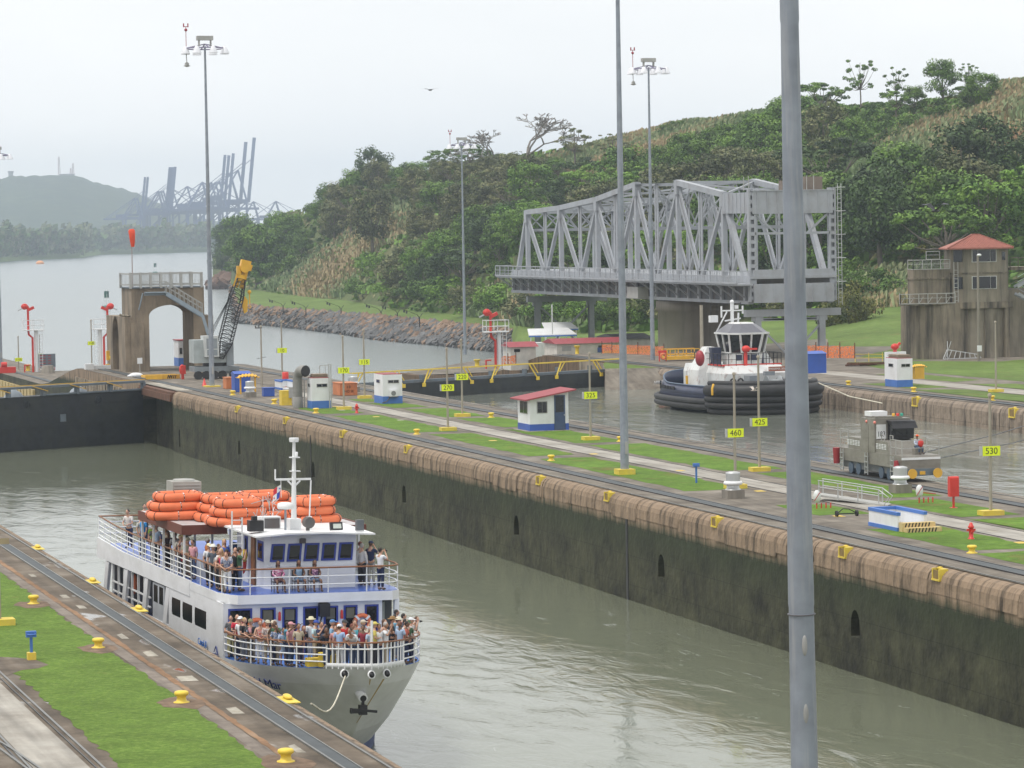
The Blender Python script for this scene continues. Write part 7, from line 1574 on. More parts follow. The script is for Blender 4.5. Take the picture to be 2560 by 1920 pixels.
# ---------------------------------------------------------------- birds
def bird(P, s, yaw, m_, lab, fl=.25):
    t = thing('bird', lab, 'bird', P, yaw); t.scale = (s, s, s); b = MB()
    b.loft([[(x, y*w_, z*w_) for y, z in ((1, 0), (.5, .8), (-.5, .8), (-1, 0), (-.5, -.8), (.5, -.8))] for x, w_ in ((-.30, .01), (-.2, .04), (0, .07), (.15, .055), (.24, .035), (.32, .01))]); b.obj('body', m_, t)
    for sg in (-1, 1): b = MB(); b.add([(.1, 0, .02), (.14, sg*.35, fl), (.02, sg*.8, fl*.8), (-.08, sg*.4, fl*.8), (-.1, 0, .02), (.1, 0, .0), (-.1, 0, .0), (.0, sg*.4, fl*.85-.03)], [(0, 1, 3, 4), (1, 2, 3), (5, 6, 7), (0, 4, 7)]); b.obj('wing', m_, t)
bird(AD(1075, 225, 300), 1.35, .9, steeld, 'dark bird gliding in the open sky above the hill', .12); bird(AD(2338, 528, 280), 2.0, .5, black, 'large dark bird flying in front of the dark wood', .35); bird(AD(1885, 976, 230), .9, .2, mat('gull_grey', (.5, .45, .4), .7), 'small pale gull flying in front of the tug fender', .3)
# ---------------------------------------------------------------- ferry
FO = Vector((5.95, -186.0, -1.75)); FRZ = radians(2.5); HEEL = .022
FM = Matrix.Translation(FO) @ Matrix.Rotation(FRZ, 4, 'Z') @ Matrix.Rotation(HEEL, 4, 'Y')
FE = thing('passenger_ferry', 'white two deck passenger ferry full of tourists in the near lock chamber', 'ferry', FO); FE.rotation_euler = (0, HEEL, FRZ)
FI = FM.inverted()
def onc(x, y, c):                              # ferry-local point at height c seen at photo pixel (x, y)
    o = FI @ CAM; d = FI.to_3x3() @ ray(x, y); return o+d*((c-o.z)/d.z)
def sheer_c(b): return .30*max(0, -b/6.5)**1.3 if b < 0 else 0
def hw_at(b, t):                               # half breadth, t = 0 at water, 1 at deck
    tip = -3.3-4.6*t**.9; L_ = 9-1.1*t; d = max(0, b-tip); p = 1.0-.2*t; W = 3.42+.13*t
    q = 1-(1-min(1, d/L_))**(2+.2*t); w_ = W*q**p
    if b > 17: w_ *= 1-.05*((b-17)/6)**2
    return w_, tip
LV = [(-4.9, -.1, 0), (-3.28, .05, 0), (-3.2, .07, 1), (-2.3, .36, 1), (-1.4, .62, 1), (-.62, .84, 1), (-.30, .92, 2), (0.0, 1., 2)]
rings = []
NB = 26
for c, t_, mi_ in LV:
    tt = max(0, t_); tip = -3.3-4.6*tt**.9+(0 if t_ >= 0 else .5); port = []
    for k in range(NB+1):
        s = k/NB; b_ = tip+(23.2-tip)*s**1.7; w_, _ = hw_at(b_, tt); port.append((w_, b_, c+(sheer_c(b_) if c > -1.6 else sheer_c(b_)*max(0, (c+3.2)/1.6)*.5)))
    rings.append([(-x, y, z) for x, y, z in port[::-1]]+[(x, y, z) for x, y, z in port[1:]])
b = MB()
for r0, r1, (c, t_, mi_) in zip(rings, rings[1:], LV[1:]):
    b.mi = mi_; b.loft([r0, r1], False, True, False)
b.mi = 2; q = rings; n = len(q[0]); tr0 = [r_[0] for r_ in q]+[r_[-1] for r_ in q[::-1]]; b.add(tr0, [tuple(range(len(tr0)))])
b.obj('hull', [mat('boot_blue', (.05, .08, .22), .5, dirt=(.03, .04, .07), damt=.5), hullg, hullw], FE)
b = MB(); top = rings[-1]; m_ = len(top)//2
for k in range(m_): b.add([(top[k][0]*.985, top[k][1]+.03, top[k][2]-.03), (top[k+1][0]*.985, top[k+1][1]+.03, top[k+1][2]-.03), (top[-2-k][0]*.985, top[-2-k][1]+.03, top[-2-k][2]-.03), (top[-1-k][0]*.985, top[-1-k][1]+.03, top[-1-k][2]-.03)], [(0, 1, 2, 3)])
b.obj('main_deck', lblue, FE)
b = MB()                                       # raised bow plate
def rim(b_, c): w_, _ = hw_at(b_, 1); return w_, b_, c
bp_ = [(-x, y) for x, y, z in [rim(-6.5+(-1.4)*k/10, 0) for k in range(11)]]; arc = bp_+[(-x, y) for x, y in bp_[::-1]][1:]
lo = [(x, y, sheer_c(y)) for x, y in arc]; hi = [(x*1.02, y-.02, sheer_c(y)+.2) for x, y in arc]; hi[0] = (hi[0][0], hi[0][1], lo[0][2]+.03); hi[-1] = (hi[-1][0], hi[-1][1], lo[-1][2]+.03)
b.loft([lo, hi], False, True, False); o = b.obj('bow_plate', hullg, FE); md = o.modifiers.new('s', 'SOLIDIFY'); md.thickness = .05
# fairleads, anchor, rust streaks, name
def onhull(x, y):                              # hull point under a photo pixel near the bow
    best = None; o = FI @ CAM; d = FI.to_3x3() @ ray(x, y); s = 100.
    while s < 140:
        p = o+d*s; 
        if -3.2 < p.z < .6:
            t_ = max(0, min(1, (p.z+3.35)/3.35)); w_, tip = hw_at(p.y, t_)
            if p.y > tip and abs(p.x) < w_: return p
        s += .04
    return o+d*118
for x, y, w_ in ((861, 1685, .15), (928, 1687, .13), (966, 1684, .14)):
    p = onhull(x, y); ang = atan2(p.x, 3.0)
    b = MB(); b.lathe([(.05, -.04), (w_, -.04), (w_*1.15, 0), (w_, .05), (.05, .05)], n=14, sx=1, sy=1.15); o = b.obj('fairlead', railw, FE); o.location = p+Vector((0, -.03, 0)); o.rotation_euler = (pi/2-.3, 0, ang*.8)
    b = MB(); b.lathe([(.01, .04), (w_*.8, .055), (.01, .06)], n=12, sx=1, sy=1.15); o = b.obj('fairlead_hole', black, FE); o.location = p+Vector((0, -.03, 0)); o.rotation_euler = (pi/2-.3, 0, ang*.8)
p = onhull(904, 1742); b = MB(); b.tube([p+Vector((0, .3, .1)), p+Vector((0, -.22, -.02))], .17, 14); b.obj('hawse_pipe', railw, FE); b = MB(); b.tube([p+Vector((0, -.2, -.03)), p+Vector((0, -.235, -.035))], .12, 12); ha = b.obj('hawse_hole', black, FE)
b = MB(); p2 = p+Vector((0, -.15, -.5)); b.bar(p+Vector((0, -.15, -.05)), p2, .1); b.cb(p2+Vector((0, 0, .05)), (.28, .25, .35)); b.bar(p2+Vector((-.5, -.1, .1)), p2+Vector((.5, -.12, -.02)), .09); b.cb(p2+Vector((-.27, -.05, .0)), (.42, .15, .11)); b.obj('anchor', black, FE)
rst = mat('rust_streak', (.42, .30, .14), .8, var=.2)
def streak(p0, p1, w_):
    b = MB(); N = 9
    for k in range(N):
        a, c = [onhull(p0[0]+(p1[0]-p0[0])*q, p0[1]+(p1[1]-p0[1])*q) for q in (k/N, (k+1)/N)]; w0 = w_*(1-.6*k/N); w1 = w_*(1-.6*(k+1)/N); o_ = Vector((0, -.03, 0))
        b.add([a+o_-Vector((w0, 0, 0)), a+o_+Vector((w0, 0, 0)), c+o_+Vector((w1, 0, 0)), c+o_-Vector((w1, 0, 0))], [(0, 1, 2, 3)])
    b.obj('rust_streak', rst, FE)
streak((959, 1697), (888, 1812), .035); streak((925, 1697), (923, 1712), .03)
bl = mat('letter_blue', (.02, .04, .22), .5)
for tx_, x0, x1, y0, y1, sz in (('Mar', 662, 706, 1703, 1711, .62), ('del', 634, 656, 1697, 1702, .5)):
    pL, pR, pU = onhull(x0, y0), onhull(x1, y1), onhull((x0+x1)/2, y0-22); ux = (pR-pL).normalized(); uz = ux.cross(pU-pL).normalized(); uz = uz if uz.y < 0 else -uz; uy = uz.cross(ux)
    text(tx_, sz, bl, FE, (pL+pR)/2+uz*.10, Matrix((ux, uy, uz)).transposed().to_euler(), 'name_lettering', .01, 1., 'CENTER', .3)
p = Vector((-3.62, 3.3, .18)); text('Canal &', .36, lblue, FE, p, (pi/2, 0, -pi/2), 'tour_lettering', .01, 1.25); text('BayTours', .36, lblue, FE, p+Vector((0, -.2, -.33)), (pi/2, 0, -pi/2), 'tour_lettering', .01, 1.25)
b = MB()
for k in range(4): b.bar((-3.6, 1.8-.0*k, -.05-.09*k), (-3.6, .9, .02-.07*k), .035)
b.bar((-3.6, 1.5, .05), (-3.6, 1.2, .3), .03); b.bar((-3.6, 1.2, .3), (-3.6, .95, .05), .03); b.obj('ship_emblem', bl, FE)
# superstructure: side wall, front wall
b = MB(); S_ = -3.55
def swall(y0, y1, z0, z1, x=S_, th=.06): b.box(x, x+th, y0, y1, z0, z1)
wins = [(2.95, 4.85), (5.25, 6.9), (7.25, 8.75)]
y = .3
for a, c in wins: swall(y, a, -.02, 2.0); swall(a, c, -.02, .72); swall(a, c, 1.42, 2.0); y = c
swall(y, 9.3, -.02, 2.0); swall(9.3, 23, -.02, .22)
for y0 in (9.0, 12.9, 16.8, 20.6):
    b.add([(S_-.01, y0+.1, 1.72), (S_-.01, y0+.75, 1.72), (S_-.01, y0+1.35, .2), (S_-.01, y0+.7, .2), (S_+.12, y0+.1, 1.72), (S_+.12, y0+.75, 1.72), (S_+.12, y0+1.35, .2), (S_+.12, y0+.7, .2)], [(0, 3, 2, 1), (4, 5, 6, 7), (0, 1, 5, 4), (1, 2, 6, 5), (2, 3, 7, 6), (3, 0, 4, 7)])
b.box(3.49, 3.55, 6, 23, -.02, 2.0); b.box(3.1, 3.5, 9, 23, -.02, .3)
b.obj('side_wall', hullw, FE)
for a, c in wins:
    b = MB(); r_ = .12; pts = [(a+r_, .72), (c-r_, .72), (c, .72+r_), (c, 1.42-r_), (c-r_, 1.42), (a+r_, 1.42), (a, 1.42-r_), (a, .72+r_)]
    b.pris(pts, S_+.0, S_+.05, 'x'); b.obj('side_window', glass, FE)
b = MB(); b.box(-3.0, 3.0, 9.4, 22.6, .03, 2.0); b.obj('interior_shade_box', mat('interior_shade', (.02, .022, .035), .7), FE)  # solid box with the shade inside the covered deck put into its colour
b = MB(); b.box(S_+.03, S_+.07, 10.2, 12.3, .22, 1.68); dr = b.obj('sliding_door', mat('door_grey', (.45, .47, .5), .5), FE); b = MB(); b.box(S_+.02, S_+.03, 10.4, 11.1, .9, 1.6); b.box(S_+.02, S_+.03, 11.4, 12.1, .9, 1.6); b.obj('pane', glass, dr)
b = MB()
for y0, y1 in ((12.9, 16.6), (16.9, 20.4)):
    for z_ in (.55, .95): b.bar((S_+.08, y0, z_), (S_+.08, y1, z_), .06)
    for q in (.3, .62, .95): b.bar((S_+.08, y0+(y1-y0)*q, .2), (S_+.08, y0+(y1-y0)*q, 1.7), .09)
b.obj('side_rail', railw, FE)
b = MB(); b.ball((S_+.35, 17.2, 1.1), (.15, .22, .45), 8, 6); b.obj('life_ring', orange, FE)
# front wall with windows
b = MB(); fw = [(-3.35, -2.42, .02, 1.80), (-2.1, -1.5, .55, 1.80), (-1.24, -.64, .55, 1.80), (-.42, .17, .02, 1.80), (.39, .96, .55, 1.80), (1.18, 1.73, .55, 1.80), (2.02, 2.57, .02, 1.80)]
x = -3.5
for a, c, z0, z1 in fw: b.box(x, a, .3, .38, 0, 2.0); b.box(a, c, .3, .38, z1, 2.0); (z0 > .1) and b.box(a, c, .3, .38, 0, z0); x = c
b.box(x, 2.72, .3, .38, 0, 2.0); b.box(3.22, 3.4, .3, .5, -.1, 2.0); b.obj('front_wall', hullw, FE)
for a, c, z0, z1 in fw:
    f = MB(); f.box(a, a+.07, .27, .36, z0, z1); f.box(c-.07, c, .27, .36, z0, z1); f.box(a+.07, c-.07, .27, .36, z1-.07, z1); (z0 > .1) and f.box(a+.07, c-.07, .27, .36, z0, z0+.07); fo = f.obj('front_window', dblue, FE); KID.setdefault(fo.name, [])
    g = MB(); g.box(a+.07, c-.07, .33, .35, z0, z1-.07); g.obj('pane', glass, fo)
    if z0 > .1: g = MB(); g.box(a+.12, c-.12, .305, .325, z1-.5, z1-.1); g.obj('curtain', mat('curtain_cream', (.16, .15, .11), .9), fo)
b = MB(); b.add([(2.74, .32, .9), (3.0, .9, .8), (3.0, .9, 1.85), (2.74, .32, 1.85)], [(0, 1, 2, 3)]); b.obj('slanted_window', mat('pale_glass', (.45, .48, .46), .2), FE); b = MB(); b.box(2.74, 3.3, .95, 1.0, 0, 2.0); b.obj('passage_wall', mat('passage_grey', (.08, .085, .09), .6), FE)
def lring(c, par=FE):
    b = MB(); b.tube([(c[0]+.29*cos(k*pi/9), c[1], c[2]+.29*sin(k*pi/9)) for k in range(18)], .085, 8, closed=True); o = b.obj('life_ring', orange, par)
    b = MB()
    for k in range(4): a = pi/4+k*pi/2; b.cb((c[0]+.29*cos(a), c[1], c[2]+.29*sin(a)), (.19, .19, .08), 0, 0, -a)
    b.obj('ring_band', railw, o)
lring((-2.28, .16, 1.08)); lring((1.88, .16, 1.12))
b = MB(); b.box(.16, .55, -.05, .28, 1.42, 1.92); b.bar((.2, .1, 1.2), (.3, .2, 1.45), .05); b.obj('loudspeaker', black, FE)
for x in (-1.37, 1.08): b = MB(); b.lathe([(.05, 1.3), (.06, 1.35), (.05, 1.6), (.02, 1.65)], (x, .2, 0), 8); b.obj('fire_extinguisher', red, FE)
# upper deck
UP_ = [(-3.05, .0), (3.05, .0), (3.4, .35), (3.55, 1.2), (3.55, 23.0), (-3.55, 23.0), (-3.55, 1.4), (-3.3, .35)]
def dz(y): return .25*max(0, (y-14)/9)**2
b = MB(); b.prism(UP_, 1.98, 2.33); b.obj('deck_fascia', hullw, FE)
b = MB(); b.prism([(x*.985, y+.02 if y < 5 else y-.02) for x, y in UP_], 2.33, 2.345); b.obj('upper_deck', mat('deck_blue', (.05, .12, .45), .3), FE)
b = MB(); b.pris([(5.6, 1.75), (23.1, 1.75), (23.1, 2.62), (18, 2.42), (5.6, 2.36)], S_-.03, S_+.05, 'x'); b.obj('side_fascia', hullw, FE)
def rails(path, z0, hs, postgap, name, topname=None, pr=.025, rr_=.024, topz=.95):
    P_ = [Vector(p) for p in path]; b = MB()
    for h in hs: b.tube([p+Vector((0, 0, h)) for p in P_], rr_, 6)
    acc = 0; last = None; tot = sum((q-p).length for p, q in zip(P_, P_[1:])); n = max(1, round(tot/postgap)); marks = [tot*k/n for k in range(n+1)]; s = 0
    for p, q in zip(P_, P_[1:]):
        L_ = (q-p).length
        while marks and marks[0] <= s+L_+1e-6: m = p.lerp(q, (marks.pop(0)-s)/L_); b.tube([m, m+Vector((0, 0, topz))], pr, 6)
        s += L_
    o = b.obj(name, railw, FE)
    b = MB(); b.tube([p+Vector((0, 0, topz)) for p in P_], .034, 7); b.obj('wooden_rail', wood, FE)
fr = [(-3.5, 5.6, 2.34), (-3.5, 1.45, 2.34), (-3.26, .4, 2.34), (-3.0, .04, 2.34), (0, .04, 2.34), (3.0, .04, 2.34), (3.36, .38, 2.34), (3.5, 1.2, 2.34), (3.5, 5., 2.34)]
rails(fr, 2.34, (.32, .63), 1.55, 'front_railing')
sd = [(-3.5, 5.6+k*1.09, 2.36+dz(5.6+k*1.09)) for k in range(17)]; rails(sd, 2.34, (.12, .33, .54, .75), 1.2, 'side_railing'); rails([(-3.5, 23.0, 2.6), (3.5, 23.0, 2.6), (3.5, 14, 2.4), (3.5, 5, 2.34)], 2.34, (.2, .45, .7), 1.5, 'stern_railing')
# bow rails follow the sheer
def bowpath(bs, side, off=1.0):
    out = []
    for b_ in bs: w_, _ = hw_at(b_, 1); out.append((side*w_*off, b_, sheer_c(b_)))
    return out
lp_ = bowpath([.2, -1, -2, -3, -4, -5, -5.8, -6.6], -1, .99); rp_ = bowpath([.2, -1, -2, -3, -4, -5, -5.8, -6.6], 1, .99)
bw = bowpath([-6.6, -7.0, -7.3, -7.6, -7.8, -7.89], -1, 1.) ; bw = bw+[(-x, y, z) for x, y, z in bw[::-1]][1:]
rails(lp_, 0, (.25, .50, .75), 1.35, 'bow_railing', pr=.03, rr_=.03); rails(rp_, 0, (.25, .5, .75), 1.35, 'bow_railing', pr=.03, rr_=.03); rails([(x, y, z) for x, y, z in bw], 0, (.72,), .27, 'stem_railing', pr=.028, rr_=.03)
b = MB(); b.tube([(-.1, -7.7, .3), (-.05, -7.6, 2.1)], .05, 8); b.obj('jackstaff', railw, FE)
b = MB(); b.box(-.2, 1.0, -6.3, -5.2, .15, .95); b.obj('deck_locker', ventm, FE); b = MB(); b.tube([(-1.35, -5.9, .3), (-1.35, -5.9, .8)], .22, 10); b.tube([(-1.05, -6.2, .3), (-1.05, -6.2, .75)], .2, 10); b.cb((-1.7, -5.7, .45), (.5, .4, .3)); b.obj('bow_winch', yellow, FE)
# wheelhouse
WL, WR, WF, WB = -1.5, 2.08, 1.7, 6.2
b = MB(); wp = [(WL+.22, WF), (WR-.05, WF), (WR, WF+.1), (WR, WB), (WL, WB), (WL, WF+.28)]
b.loft([[(x, y, 2.345) for x, y in wp], [(x+(.04 if x > 0 else -.0), y-(.05 if y < 2.1 else 0), 4.42) for x, y in wp]], smooth=False); W = b.obj('wheelhouse', hullw, FE)
ww = [(-1.37, -.76), (-.71, -.1), (-.04, .60), (.66, 1.28), (1.33, 1.96)]
for a, c in ww:
    f = MB(); y0 = WF-.075; f.add([(a, y0, 3.40), (c-.05, y0, 3.40), (c, y0-.02, 4.09), (a+.07, y0-.02, 4.09), (a, y0+.06, 3.40), (c-.05, y0+.06, 3.40), (c, y0+.04, 4.09), (a+.07, y0+.04, 4.09)], [(0, 1, 2, 3), (0, 4, 5, 1), (1, 5, 6, 2), (2, 6, 7, 3), (3, 7, 4, 0)]); fo = f.obj('front_window', dblue, W)
    g = MB(); y0 -= .015; g.add([(a+.08, y0, 3.48), (c-.12, y0, 3.48), (c-.08, y0-.02, 4.02), (a+.14, y0-.02, 4.02)], [(0, 1, 2, 3)]); g.obj('pane', glass, W)
for y0, y1, m2 in ((2.1, 2.95, dblue), (4.5, 4.95, dblue)):
    f = MB(); f.box(WL-.03, WL, y0, y1, 3.38, 4.15); f.obj('side_window', m2, W); g = MB(); g.box(WL-.04, WL-.03, y0+.1, y1-.12, 3.48, 4.06); g.obj('pane', glass, W)
f = MB(); f.box(WL-.08, WL-.03, 3.2, 3.75, 2.36, 4.2); f.obj('open_door', wood, W)
b = MB(); b.add([(-2.1, .95, 4.40), (-.9, .72, 4.52), (.6, .70, 4.52), (2.65, 1.0, 4.40), (2.65, 6.6, 4.45), (-2.2, 6.6, 4.45), (-2.1, .95, 4.46), (-.9, .72, 4.58), (.6, .70, 4.58), (2.65, 1.0, 4.46), (2.65, 6.6, 4.52), (-2.2, 6.6, 4.52)], [(5, 4, 3, 2, 1, 0), (6, 7, 8, 9, 10, 11), (0, 1, 7, 6), (1, 2, 8, 7), (2, 3, 9, 8), (3, 4, 10, 9), (4, 5, 11, 10), (5, 0, 6, 11)]); b.obj('roof', white, W)
b = MB(); b.box(-.2, .02, WF-.2, WF-.05, 4.1, 4.28); b.obj('searchlight', steeld, W)
b = MB(); b.box(WL+.02, WR-.02, WF-.035, WF-.0, 3.2, 3.26); b.obj('ledge', white, W)
# canopy roof
b = MB(); b.prism([(-1.75, 4.6), (3.4, 5.0), (3.4, 17), (-1.75, 17)], 4.36, 4.44); b.prism([(-3.6, 6.7), (-1.76, 6.7), (-1.76, 14.5), (-3.6, 14.5)], 4.36, 4.43); cr = b.obj('canopy_roof', mat('roof_pale', (.52, .51, .52), .6, dirt=(.30, .26, .24), dscale=(.8, .8, 1), damt=.6), FE)
b = MB(); b.box(-3.64, -3.60, 6.66, 14.54, 4.08, 4.46); b.box(-3.6, -1.8, 6.62, 6.68, 4.08, 4.46); b.box(3.40, 3.44, 4.9, 17, 4.1, 4.48); b.box(2.0, 3.40, 4.94, 4.99, 4.1, 4.46); b.obj('fascia', brown, cr)
for x, y in [(-3.5, q) for q in (6.8, 8.6, 10.4, 12.2, 14.3)]+[(3.45, q) for q in (6, 9, 12, 15)]+[(-1.7, q) for q in (6.5, 9.5, 12.5)]: b = MB(); b.bar((x, y, 2.36), (x, y, 4.36), .08); b.obj('canopy_post', railw, FE)
b = MB(); b.bar((-2.35, 2.1, 2.36), (-2.35, 2.1, 5.1), .05); b.bar((-2.75, 2.1, 2.36), (-2.75, 2.1, 5.35), .05)
for k in range(9): b.bar((-2.75, 2.1, 2.6+.3*k), (-2.35, 2.1, 2.6+.3*k), .035)
b.obj('ladder', railw, FE)
# roof gear
b = MB(); b.tube([(0, 3.2, 4.5), (0, 3.2, 6.3), (0, 3.2, 7.9)], [.12, .09, .06], 10); b.bar((-.75, 3.2, 6.45), (.68, 3.2, 6.45), .08); b.bar((-.75, 3.2, 6.45), (-.75, 3.2, 6.85), .05); b.bar((-.25, 3.2, 6.4), (0, 3.2, 6.15), .06); b.bar((.25, 3.2, 6.4), (0, 3.2, 6.15), .06); b.lathe([(.18, 7.9), (.2, 8.0), (.19, 8.06)], (0, 3.2, 0), 12); b.box(-.17, .22, 3.1, 3.3, 7.28, 7.32); b.box(-.16, .24, 3.1, 3.3, 6.75, 6.78); b.lathe([(.06, 7.32), (.07, 7.5), (.03, 7.52)], (.08, 3.15, 0), 8); b.box(-.22, .22, 2.9, 3.5, 4.5, 4.92); b.obj('mast', white, FE)
b = MB(); b.tube([(.6, 3.1, 4.9), (.66, 3.1, 6.4)], .03, 6); b.box(.5, .68, 3, 3.2, 4.5, 5.0); b.tube([(-1.5, 2.2, 4.5), (-1.5, 2.2, 5.9)], .015, 5); b.obj('antenna', white, FE)
b = MB(); b.lathe([(.3, 5.35), (.33, 5.42), (.3, 5.56), (.2, 5.6)], (-.5, 2.6, 0), 16); b.obj('radar_dome', white, FE); b = MB(); b.bar((-.5, 2.6, 4.5), (-.5, 2.6, 5.36), .07); b.obj('radar_post', galv, FE)
b = MB(); b.tube([(.2, 2.0, 4.88), (.25, 1.75, 4.86)], .22, 16); b.bar((.2, 1.9, 4.55), (.2, 1.9, 4.7), .12); b.obj('searchlight', steeld, FE)
b = MB(); b.cb((-1.85, 2.0, 4.78), (.55, .45, .42)); b.cb((-1.9, 2.0, 5.0), (.2, .2, .3)); b.obj('horn_box', black, FE); b = MB(); b.cb((1.25, 1.6, 4.72), (.5, .12, .3), 0, -.3); b.obj('floodlight', black, FE); b = MB(); b.cb((1.27, 1.52, 4.73), (.32, .03, .18), 0, -.3); b.obj('floodlight_glass', mat('lamp_glass', (.5, .55, .5), .2), FE)
b = MB(); b.cb((2.25, 1.8, 4.72), (.3, .2, .42)); b.obj('grey_box', steeld, FE)
b = MB(); b.box(-1.4, -.5, 3.3, 3.8, 4.5, 5.0); o = b.obj('roof_air_conditioner', white, FE); b = MB(); b.box(-1.15, -.55, 3.26, 3.30, 4.56, 4.94); b.obj('grille', steeld, o)
b = MB(); b.box(-2.6, -1.4, 12.6, 13.8, 4.44, 5.75); o = b.obj('condenser_unit', mat('condenser', (.35, .34, .31), .6), FE); b = MB()
for k in range(8): b.box(-2.55, -1.45, 12.56, 12.6, 5.6-.13*k, 5.65-.13*k)
b.lathe([(.45, 5.75), (.45, 5.82), (.3, 5.83)], (-2.0, 13.2, 0), 18); b.obj('grille', ventm, o)
# Panama flag
fl = thing('flag', 'small red white and blue quartered flag on the ferry mast', 'flag', FM @ Vector((-.42, 3.2, 6.4))); b = MB()
cs = [mat('flag_white', (.75, .75, .75), .7), mat('flag_blue', (.03, .08, .4), .7), mat('flag_red', (.6, .03, .05), .7)]
def fp(u, v): return (-.1-.42*u*.7-.05*v+.04*sin(u*6), .06*sin(u*5+v), -.12-.5*v-.22*u)
for i, j, c_ in ((0, 0, 0), (1, 0, 2), (0, 1, 1), (1, 1, 0)):
    b.mi = c_; n_ = 4
    for a in range(n_):
        for e in range(n_): u0, u1, v0, v1 = i*.5+a*.5/n_, i*.5+(a+1)*.5/n_, j*.5+e*.5/n_, j*.5+(e+1)*.5/n_; b.add([fp(u0, v0), fp(u1, v0), fp(u1, v1), fp(u0, v1)], [(0, 1, 2, 3)])
for m_, u, v in ((1, .25, .25), (2, .75, .75)):
    b.mi = m_; p = fp(u, v); st = [(p[0]+(.05 if k % 2 == 0 else .02)*sin(k*pi/5), p[1]-.02, p[2]+(.05 if k % 2 == 0 else .02)*cos(k*pi/5)) for k in range(10)]; b.add([(p[0], p[1]-.02, p[2])]+st, [(0, k+1, (k+1) % 10+1) for k in range(10)])
b.obj('cloth', cs, fl); b = MB(); b.bar((-.1, 0, -.65), (-.1, 0, .1), .02); b.obj('halyard', white, fl)
# life rafts: rounded rectangular tubes in stacks
def raft(P, rz, sx, sy, lab):
    t = thing('life_raft', lab, 'life raft', P, rz, 'orange life rafts stacked on the ferry roof'); b = MB(); n = 32; pts = []
    for k in range(n):
        a = 2*pi*k/n; c, s = cos(a), sin(a); pts.append((sx*abs(c)**.42*(1 if c > 0 else -1), sy*abs(s)**.42*(1 if s > 0 else -1), .18))
    b.tube(pts, .185, 10, closed=True); b.mi = 1
    for k in range(0, n, 4):
        p = Vector(pts[k]); q = (Vector(pts[(k+1) % n])-Vector(pts[k-1])).normalized(); sd_ = q.cross(Vector((0, 0, 1)))
        b.tube([p+sd_*.192*cos(a)+Vector((0, 0, .192*sin(a))) for a in [i*pi/4 for i in range(8)]], .016, 4, closed=True)
    b.obj('tube', [orange, black], t)
    b = MB()
    for k in (2, 14, 24): p = Vector(pts[k]); b.ball(p, (.07, .2, .2) if abs(p.y) < .9*sy else (.05, .2, .2), 8, 8)
    b.obj('white_band', railw, t)
    b = MB(); b.tube([(pts[k][0]*1.10+.0, pts[k][1]*1.16, .16+(.05 if k % 4 else -.04)) for k in range(n)], .014, 4, closed=True); b.obj('grab_line', ropem, t); return t
FRL = {}
def stack(name, a, b_, n, sx, sy, rz=0):
    for k in range(n):
        j = (.10*sin(a*5+k*1.7), .08*cos(a*7+k)); P = FM @ Vector((a+j[0], b_+j[1], 4.44+.36*k)); lab = ['bottom', 'middle', 'top'][k if n == 3 else k*2]+' orange life raft of the '+name
        o = raft(P, FRZ+rz+.10*sin(a*9+k*2.3), sx*(1-.10*k), sy*(1-.06*k), lab)
stack('left stack over the brown edged canopy', -3.0, 10.2, 3, 1.0, .85); stack('big middle stack nearest the wheelhouse', -1.45, 6.6, 3, .95, .85, .06)
stack('stack just behind the big middle stack', -1.5, 8.9, 3, .85, .8); stack('stack behind the mast', .5, 9.6, 3, 1.05, .9); stack('right hand stack', 1.75, 6.6, 3, .82, .8)
t = thing('stacked_chairs', 'tangle of folded metal chairs on the roof behind the mast', 'chairs', FM @ Vector((-.55, 5.0, 4.9))); b = MB(); rr = random.Random(8)
for k in range(26): p = Vector((rr.uniform(-.5, .5), rr.uniform(-.3, .3), rr.uniform(-.3, .6))); q = rvec(rr)*.35; b.bar(p-q, p+q, .022)
b.obj('frames', alum, t)
# mooring rope
p0 = onhull(861, 1690)+Vector((0, -.1, 0)); w0 = FM @ p0; w1 = Vector((-.02, G(735, 1752).y, .0)); w1 = G(778, 1759, -.05); pts = [w0.lerp(w1, k/10)-Vector((0, 0, .55*sin(pi*k/10)+.15*sin(pi*k/10)**2)) for k in range(11)]
b = MB(); b.tube([p-w0 for p in pts], .03, 6); b.obj('mooring_rope', ropem, None, w0, label='slack mooring rope from the ferry bow to the near wall', cat='rope')
# dinghy under the canopy
b = MB(); b.tube([(0, 0, 0), (.9, .3, .05), (1.1, 1.5, .1), (.6, 2.4, .2)], .26, 10); b.cb((-.2, 1.0, .1), (.5, .6, .6)); b.obj('rubber_dinghy', black, None, FM @ Vector((-1.2, 8.5, 2.9)), label='black inflatable dinghy under the ferry canopy', cat='dinghy')
t = thing('life_jackets', 'red bag with a yellow float hanging beside the wheelhouse door', 'life jackets', FM @ Vector((WL-.25, 4.3, 2.9))); b = MB(); b.ball((0, 0, .3), (.16, .16, .5), 10, 8); b.obj('red_bag', red, t); b = MB(); b.ball((0, -.25, .55), (.14, .14, .25), 10, 8); b.obj('yellow_float', yellow, t)
# dark seated area under the canopy
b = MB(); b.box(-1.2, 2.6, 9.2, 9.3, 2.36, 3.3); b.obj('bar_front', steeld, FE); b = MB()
for k in range(9): b.box(-.9+.2*k, -.78+.2*k, 9.14, 9.2, 3.0, 3.4)
b.obj('bottle_rack', lblue, FE)
